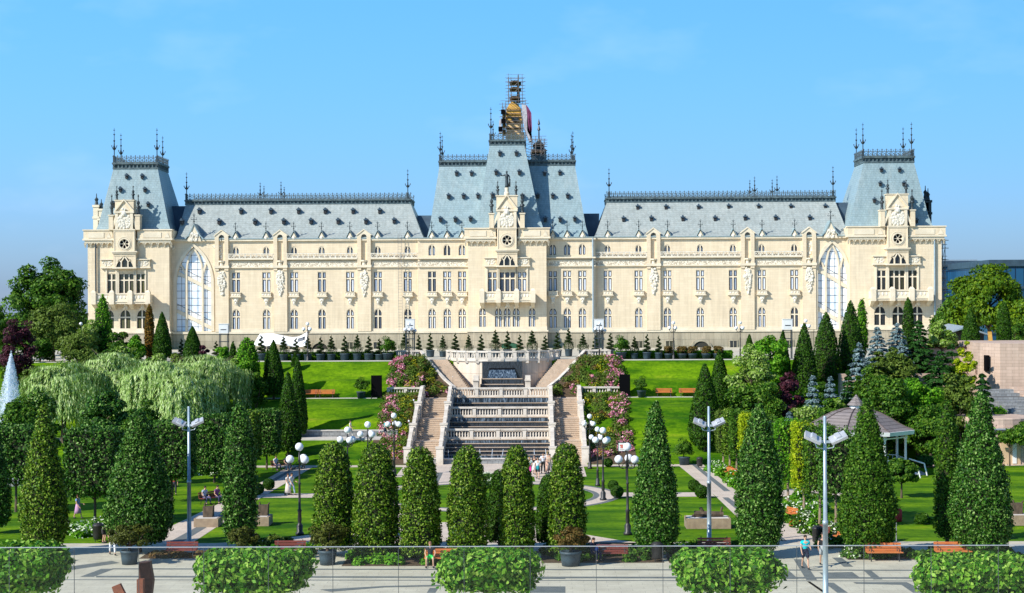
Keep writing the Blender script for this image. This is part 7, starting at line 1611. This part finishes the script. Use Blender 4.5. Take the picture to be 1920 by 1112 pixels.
def glassm():
    m=bpy.data.materials.new('clear_balustrade_glass'); m.use_nodes=True; nt=m.node_tree; nt.nodes.clear(); out=N(nt,'ShaderNodeOutputMaterial'); t=N(nt,'ShaderNodeBsdfTransparent'); t.inputs[0].default_value=(.97,.985,.975,1)
    g_=N(nt,'ShaderNodeBsdfDiffuse'); g_.inputs[0].default_value=(.75,.8,.75,1); gl=N(nt,'ShaderNodeBsdfGlossy'); gl.inputs['Roughness'].default_value=.03; a=N(nt,'ShaderNodeMixShader'); a.inputs[0].default_value=.003; c=N(nt,'ShaderNodeMixShader'); c.inputs[0].default_value=.008
    l=nt.links.new; l(t.outputs[0],a.inputs[1]); l(g_.outputs[0],a.inputs[2]); l(a.outputs[0],c.inputs[1]); l(gl.outputs[0],c.inputs[2]); l(c.outputs[0],out.inputs[0]); return m
gm=glassm(); Yg=30.; 
seams=[-105,17,139,260,382,503,624,747,870,994,1118,1243,1369,1494,1620,1746,1872,1998]
o=thing('glass_balustrade','frameless glass balustrade with thin metal top edge across the whole foreground','balustrade',(0,Yg,8.4))
for a,c in zip(seams,seams[1:]):
    pa,pc=PY(a,1023,Yg),PY(c,1023,Yg); z=PY(951,1023.5,Yg).z
    b=MB(); b.box(pa.x+.006,pc.x-.006,Yg,Yg+.012,8.35,z-.02); b.build('glass_panel',gm,o,world=True)
b=MB(); z=PY(951,1023.5,Yg).z; b.box(PY(seams[0],1023,Yg).x,PY(seams[-1],1023,Yg).x,Yg-.006,Yg+.018,z-.018,z-.004); b.build('top_rail',M['metalrail'],o,world=True)
b=MB()
for a in seams[1:-1]: x=PY(a,1060,Yg).x; b.box(x-.005,x+.005,Yg+.001,Yg+.011,8.36,z-.021)
b.build('joint_seal',mat('seal_grey',(.07,.08,.08)),o,world=True)
b=MB(); b.box(-30,30,2,Yg+.25,7.6,8.38); q=b.build('viewing_terrace',M['kerb']); q['kind']='structure'
# ------------------------------------------------------------------ people
def rig(pose, rnd):
    # joints for a 1.75 m figure facing -Y, pelvis at the skin root; returns dict of points
    J={}; hip=.93
    st=.22 if pose=='walk' else .02
    if pose in ('stand','walk'):
        J['pel']=(0,0,hip); J['wai']=(0,.01,1.12); J['che']=(0,0,1.32); J['nec']=(0,0,1.48); J['hd0']=(0,-.01,1.57); J['hd']=(0,-.02,1.64); J['hd1']=(0,-.01,1.70)
        for s,n in ((-1,'r'),(1,'l')):
            f=-s*st
            J['hip'+n]=(s*.10,0,hip-.04); J['kne'+n]=(s*.11,f*.6-.03,.50); J['ank'+n]=(s*.11,f*1.1+ (.03 if f>0 else 0),.09+(.04 if f>.1 else 0)); J['toe'+n]=(s*.125,f*1.1-.15,.04)
            J['sho'+n]=(s*.19,0,1.41); J['elb'+n]=(s*.25,-f*.5+.04,1.13); J['wri'+n]=(s*.25,-f*1.1-.06,.90)
        if pose=='walk' : J['wril']=(.24,-.26,1.06); J['elbl']=(.26,.03,1.12)
    elif pose=='sit':
        J['pel']=(0,.02,.52); J['wai']=(0,.04,.72); J['che']=(0,.03,.92); J['nec']=(0,0,1.08); J['hd0']=(0,-.03,1.17); J['hd']=(0,-.05,1.24); J['hd1']=(0,-.04,1.30)
        for s,n in ((-1,'r'),(1,'l')):
            J['hip'+n]=(s*.10,0,.50); J['kne'+n]=(s*.18,-.42,.52); J['ank'+n]=(s*.19,-.40,.10); J['toe'+n]=(s*.21,-.56,.04)
            J['sho'+n]=(s*.19,.02,1.01); J['elb'+n]=(s*.28,-.02,.74); J['wri'+n]=(s*.22,-.20,.60)
    elif pose=='bend':
        J['pel']=(0,.1,.86); J['wai']=(0,.0,1.02); J['che']=(0,-.18,1.12); J['nec']=(0,-.34,1.16); J['hd0']=(0,-.42,1.15); J['hd']=(0,-.49,1.14); J['hd1']=(0,-.54,1.12)
        for s,n in ((-1,'r'),(1,'l')):
            J['hip'+n]=(s*.10,.1,.82); J['kne'+n]=(s*.12,-.02,.47); J['ank'+n]=(s*.12,.06,.09); J['toe'+n]=(s*.13,-.10,.04)
            J['sho'+n]=(s*.18,-.24,1.10); J['elb'+n]=(s*.2,-.28,.82); J['wri'+n]=(s*.15,-.38,.62)
    return J
def skin(name, V, E, Rr, m, parent, root=0, sub=1):
    me=bpy.data.meshes.new(name); me.from_pydata(V,E,[]); o=bpy.data.objects.new(name,me); C.objects.link(o)
    md=o.modifiers.new('skin','SKIN'); sk=me.skin_vertices[0].data
    for i,r in enumerate(Rr): sk[i].radius=(r,r) if not isinstance(r,tuple) else r
    sk[root].use_root=True
    s=o.modifiers.new('sub','SUBSURF'); s.levels=sub; s.render_levels=sub
    dg=bpy.context.evaluated_depsgraph_get(); me2=bpy.data.meshes.new_from_object(o.evaluated_get(dg)); bpy.data.objects.remove(o); me2.name=name; me2.materials.clear(); me2.materials.append(m)
    for p in me2.polygons: p.use_smooth=True
    return link(name,me2,parent)
def chain(spec, J):
    V=[];E=[];R_=[];idx={}
    for ch in spec:
        prev=None
        for nm,r in ch:
            key=nm if isinstance(nm,str) else tuple(nm)
            if key not in idx: idx[key]=len(V); V.append(J[nm] if isinstance(nm,str) else nm); R_.append(r)
            if prev is not None: E.append((prev,idx[key]))
            prev=idx[key]
    return V,E,R_
def person(label, loc, pose, h, top, bottom, style='trousers', sleeves=False, hair=(.03,.02,.015), hairlen=0, rz=0, group='people in the garden', shoes=(.03,.03,.03), extra=None, skinc=None, seed=0):
    o=thing('person',label,'person',loc,rz,group); o.scale=(h/1.75,)*3; J=rig(pose,seed); sm=skinc or M['skin']
    spec=[[('pel',(.13,.10)),('wai',(.115,.085)),('che',(.145,.10)),('nec',.055),('hd0',(.07,.08)),('hd',(.078,.095)),('hd1',(.06,.07))]]
    for n,s in (('r',-1),('l',1)):
        w=Vector(J['wri'+n]); e=Vector(J['elb'+n]); d=(w-e).normalized(); side=Vector((-s,0,0)); pm=w+d*.07
        J['pal'+n]=tuple(pm)
        spec.append([('che',(.145,.10)),('sho'+n,.055),('elb'+n,.042),('wri'+n,.028),('pal'+n,(.034,.018))])
        up=d.cross(side).normalized()
        for k,(off,ln) in enumerate(((-.027,.065),(-.009,.078),(.010,.073),(.027,.056))):
            a=pm+up*off+d*.03; b_=a+d*ln*.55+side*.012; c=b_+d*ln*.45+side*.02
            spec.append([('pal'+n,0),(tuple(a),.010),(tuple(b_),.009),(tuple(c),.008)])
        a=w+d*.03+up*-.03+side*.015; spec.append([('wri'+n,0),(tuple(a),.012),(tuple(a+d*.03+up*-.022+side*.01),.010),(tuple(a+d*.058+up*-.026+side*.012),.008)])
        spec.append([('pel',(.13,.10)),('hip'+n,.085),('kne'+n,.057),('ank'+n,.038),('toe'+n,(.04,.028))])
    hd=Vector(J['hd']); nk=(Vector(J['hd'])-Vector(J['nec'])).normalized(); fw=Vector((0,-1,0)) if pose!='bend' else Vector((0,-.2,-1)).normalized()
    spec.append([('hd',0),(tuple(hd+fw*.098-nk*.01),.014)])
    V,E,R_=chain(spec,J); skin('body',V,E,R_,sm,o)
    for s in (-1,1):
        b=MB(); b.ball(tuple(hd+fw*.086+nk*.012+Vector((s*.03,0,0))),.011,6,0,4); b.build('eye',M['frame'],o)
        b=MB(); b.ball(tuple(hd+Vector((s*.082,.01,0))),(.012,.02,.03),6,0,4); b.build('ear',sm,o)
    b=MB(); b.ball(tuple(hd+fw*.090-nk*.045),(.025,.008,.006),6,0,4); b.build('mouth',mat('lips',(.35,.10,.08)) if 'lips' not in bpy.data.materials else bpy.data.materials['lips'],o)
    b=MB(); b.ball(tuple(hd-fw*.025+nk*.035),(.092,.105,.095),10,0,7)
    if hairlen: b.ball(tuple(hd-fw*.07-nk*(.06+hairlen*.4)),(.08,.05,.08+hairlen*.5),9,0,6)
    b.build('hair',clothmat(hair),o,True)
    # clothes: same joints, slightly thicker
    sp=[[('pel',(.15,.115)),('wai',(.135,.105)),('che',(.165,.12)),('nec',.062)]]
    for n in 'rl':
        arm=[('che',0),('sho'+n,.070)]; mid=tuple((Vector(J['sho'+n])+Vector(J['elb'+n]))/2)
        arm += [('elb'+n,.052),('wri'+n,.040)] if sleeves else [(mid,.062)]
        sp.append(arm)
    V,E,R_=chain(sp,J); skin('shirt' if style!='dress' else 'dress_top',V,E,R_,clothmat(top),o)
    if style in ('trousers','shorts'):
        sp=[[('wai',(.125,.10)),('pel',(.152,.118))]]
        for n in 'rl':
            k=Vector(J['kne'+n]); hp=Vector(J['hip'+n]); leg=[('pel',0),('hip'+n,.105)]
            leg += [('kne'+n,.078),(tuple(Vector(J['ank'+n])+Vector((0,0,.02))),.058)] if style=='trousers' else [(tuple(hp.lerp(k,.93)),.098)]
            sp.append(leg)
        V,E,R_=chain(sp,J); skin(style,V,E,R_,clothmat(bottom),o,root=1)
    else:
        ln=.55 if style=='skirt' else .75; b=MB(); pz=J['pel'][2]
        b.lathe([(.15,.12),(.17,0),(.21,-ln*.4),(.27,-ln),(.24,-ln)],J['pel'][0],J['pel'][1],16,z0=pz); b.build('skirt',clothmat(bottom),o,True)
    for n in 'rl':
        a=Vector(J['ank'+n]); t_=Vector(J['toe'+n]); b=MB(); b.ball(tuple((a+t_)/2+Vector((0,.02,-.02))),(.058,.145,.055),8,0,6); b.build('shoe',clothmat(shoes),o,True)
    if extra: extra(o)
    return o
def at(px,py,z=0.02):
    p=PZ(px,py,z); return (p.x,p.y,z)
person('man in turquoise polo shirt and navy shorts walking across the plaza',at(1510,1066),'walk',1.8,(.0,.55,.58),(.01,.015,.04),'shorts',rz=.05,seed=1)
person('man in black shirt and grey shorts walking behind the nearest pole',at(1543,1060),'walk',1.8,(.02,.02,.025),(.42,.44,.45),'shorts',sleeves=False,rz=-.1,seed=2)
person('man in black shirt and bright green shorts seated on the orange bench',(at(807,1062)[0],at(828,1062)[1]-.05,.02),'sit',1.78,(.02,.025,.03),(.03,.62,.10),'shorts',hair=(.25,.13,.08),seed=3)
def bag(o):
    b=MB(); b.ball((.25,-.05,.62),(.16,.12,.2),10,0,7); b.build('blue_bag',clothmat((.03,.18,.62)),o,True)
pb=at(1148,1052); person('person in dark clothes with a blue bag seated at the maroon bench end',(at(1112,1052)[0],pb[1]-.02,.02),'sit',1.7,(.02,.025,.06),(.03,.035,.08),'trousers',sleeves=True,hairlen=.1,rz=.9,extra=bag,seed=4)
person('woman in a long white dress walking on the cross path',at(540,928),'walk',1.62,(.78,.72,.66),(.80,.70,.62),'dress',hair=(.06,.03,.02),hairlen=.25,rz=.9,seed=5)
person('woman in light blue shirt and jeans walking with the one in white',at(547,928),'walk',1.66,(.60,.68,.75),(.30,.42,.52),'trousers',hair=(.05,.03,.02),hairlen=.2,rz=.9,seed=6)
person('woman in blue top and lilac skirt in the shade on the left lawn',at(146,972),'walk',1.6,(.25,.35,.7),(.55,.30,.50),'skirt',hair=(.1,.03,.02),hairlen=.2,rz=1.2,seed=7)
person('person in pale top bending beside the left litter bin',at(196,1018),'bend',1.7,(.75,.55,.55),(.03,.03,.03),'shorts',hair=(.2,.2,.2),rz=1.3,seed=8)
person('person in white trousers half hidden by the leftmost potted shrub',at(211,1040),'walk',1.72,(.55,.5,.45),(.78,.80,.82),'trousers',rz=.4,seed=9)
p=at(526,882)
person('seated person in white top on the far left bench',(p[0]-.4,p[1]-.1,.02),'sit',1.7,(.6,.62,.7),(.05,.06,.12),'trousers',rz=.9,seed=10); person('seated person in dark top on the far left bench',(p[0]+.45,p[1]+.4,.02),'sit',1.7,(.05,.05,.07),(.04,.04,.06),'trousers',rz=.9,seed=11)
p=at(395,945)
person('seated person in pale shirt on the shaded left bench',(p[0]-.4,p[1]-.1,.02),'sit',1.7,(.45,.5,.65),(.1,.1,.2),'trousers',rz=.9,seed=12); person('seated person in purple on the shaded left bench',(p[0]+.4,p[1]+.4,.02),'sit',1.7,(.2,.06,.2),(.04,.04,.1),'trousers',rz=.9,seed=13)
person('person in red shirt standing in the shade behind the floodlight pole',at(327,928),'stand',1.7,(.55,.08,.06),(.05,.05,.07),'trousers',rz=.3,seed=14)
zz=1.88; Yp=151.2
for px,lb,t_,b_,st,h,rz in ((722,'child in turquoise top walking on the hillside path','a','b','shorts',1.62,1.4),(657,'person in white top walking on the hillside path behind the lamps','c','d','trousers',1.65,1.4)):
    person(lb,(X_(px,Yp,822),Yp,zz),'walk',h,(.02,.5,.55) if t_=='a' else (.75,.75,.72),(.02,.03,.06) if t_=='a' else (.65,.6,.5),st,rz=rz,seed=15)
GR='walking group at the foot of the cascade'
for px,py,lb,tp,bt,st,h,hl,hc in [(993,895,'blonde woman with mint top and magenta trousers at the left of the walking group',(.45,.65,.60),(.70,.03,.28),'trousers',1.68,.12,(.42,.22,.06)),
  (1002,889,'woman in black top and white skirt in the walking group',(.03,.02,.02),(.75,.73,.70),'skirt',1.6,.15,(.05,.03,.02)),(1008.5,898,'woman in white shirt and black shorts with a teal bag at the front',(.80,.80,.80),(.02,.02,.03),'shorts',1.78,.1,(.08,.05,.03)),
  (1018.5,888,'man in white shirt and black trousers in the walking group',(.78,.80,.84),(.02,.02,.02),'trousers',1.76,0,(.06,.04,.03)),(1026.5,886,'woman in white and peach dress at the right of the group',(.80,.65,.55),(.70,.45,.35),'dress',1.72,.2,(.30,.22,.06)),
  (1031,888,'person in beige half hidden behind the rightmost bullet topiary',(.55,.42,.3),(.2,.2,.2),'trousers',1.65,.1,(.04,.03,.02)),(998,884,'small child in pale clothes behind the magenta trousers',(.6,.55,.5),(.5,.45,.4),'shorts',1.2,.1,(.1,.06,.04))]:
    ex=None
    if 'teal' in lb:
        def ex(o):
            b=MB(); b.ball((.02,-.17,.92),(.13,.08,.2),10,0,7); b.build('teal_bag',clothmat((.01,.28,.33)),o,True)
    person(lb,at(px,py),'walk',h,tp,bt,st,hair=hc,hairlen=hl,rz=(px%3-1)*.2,group=GR,extra=ex,seed=int(px))
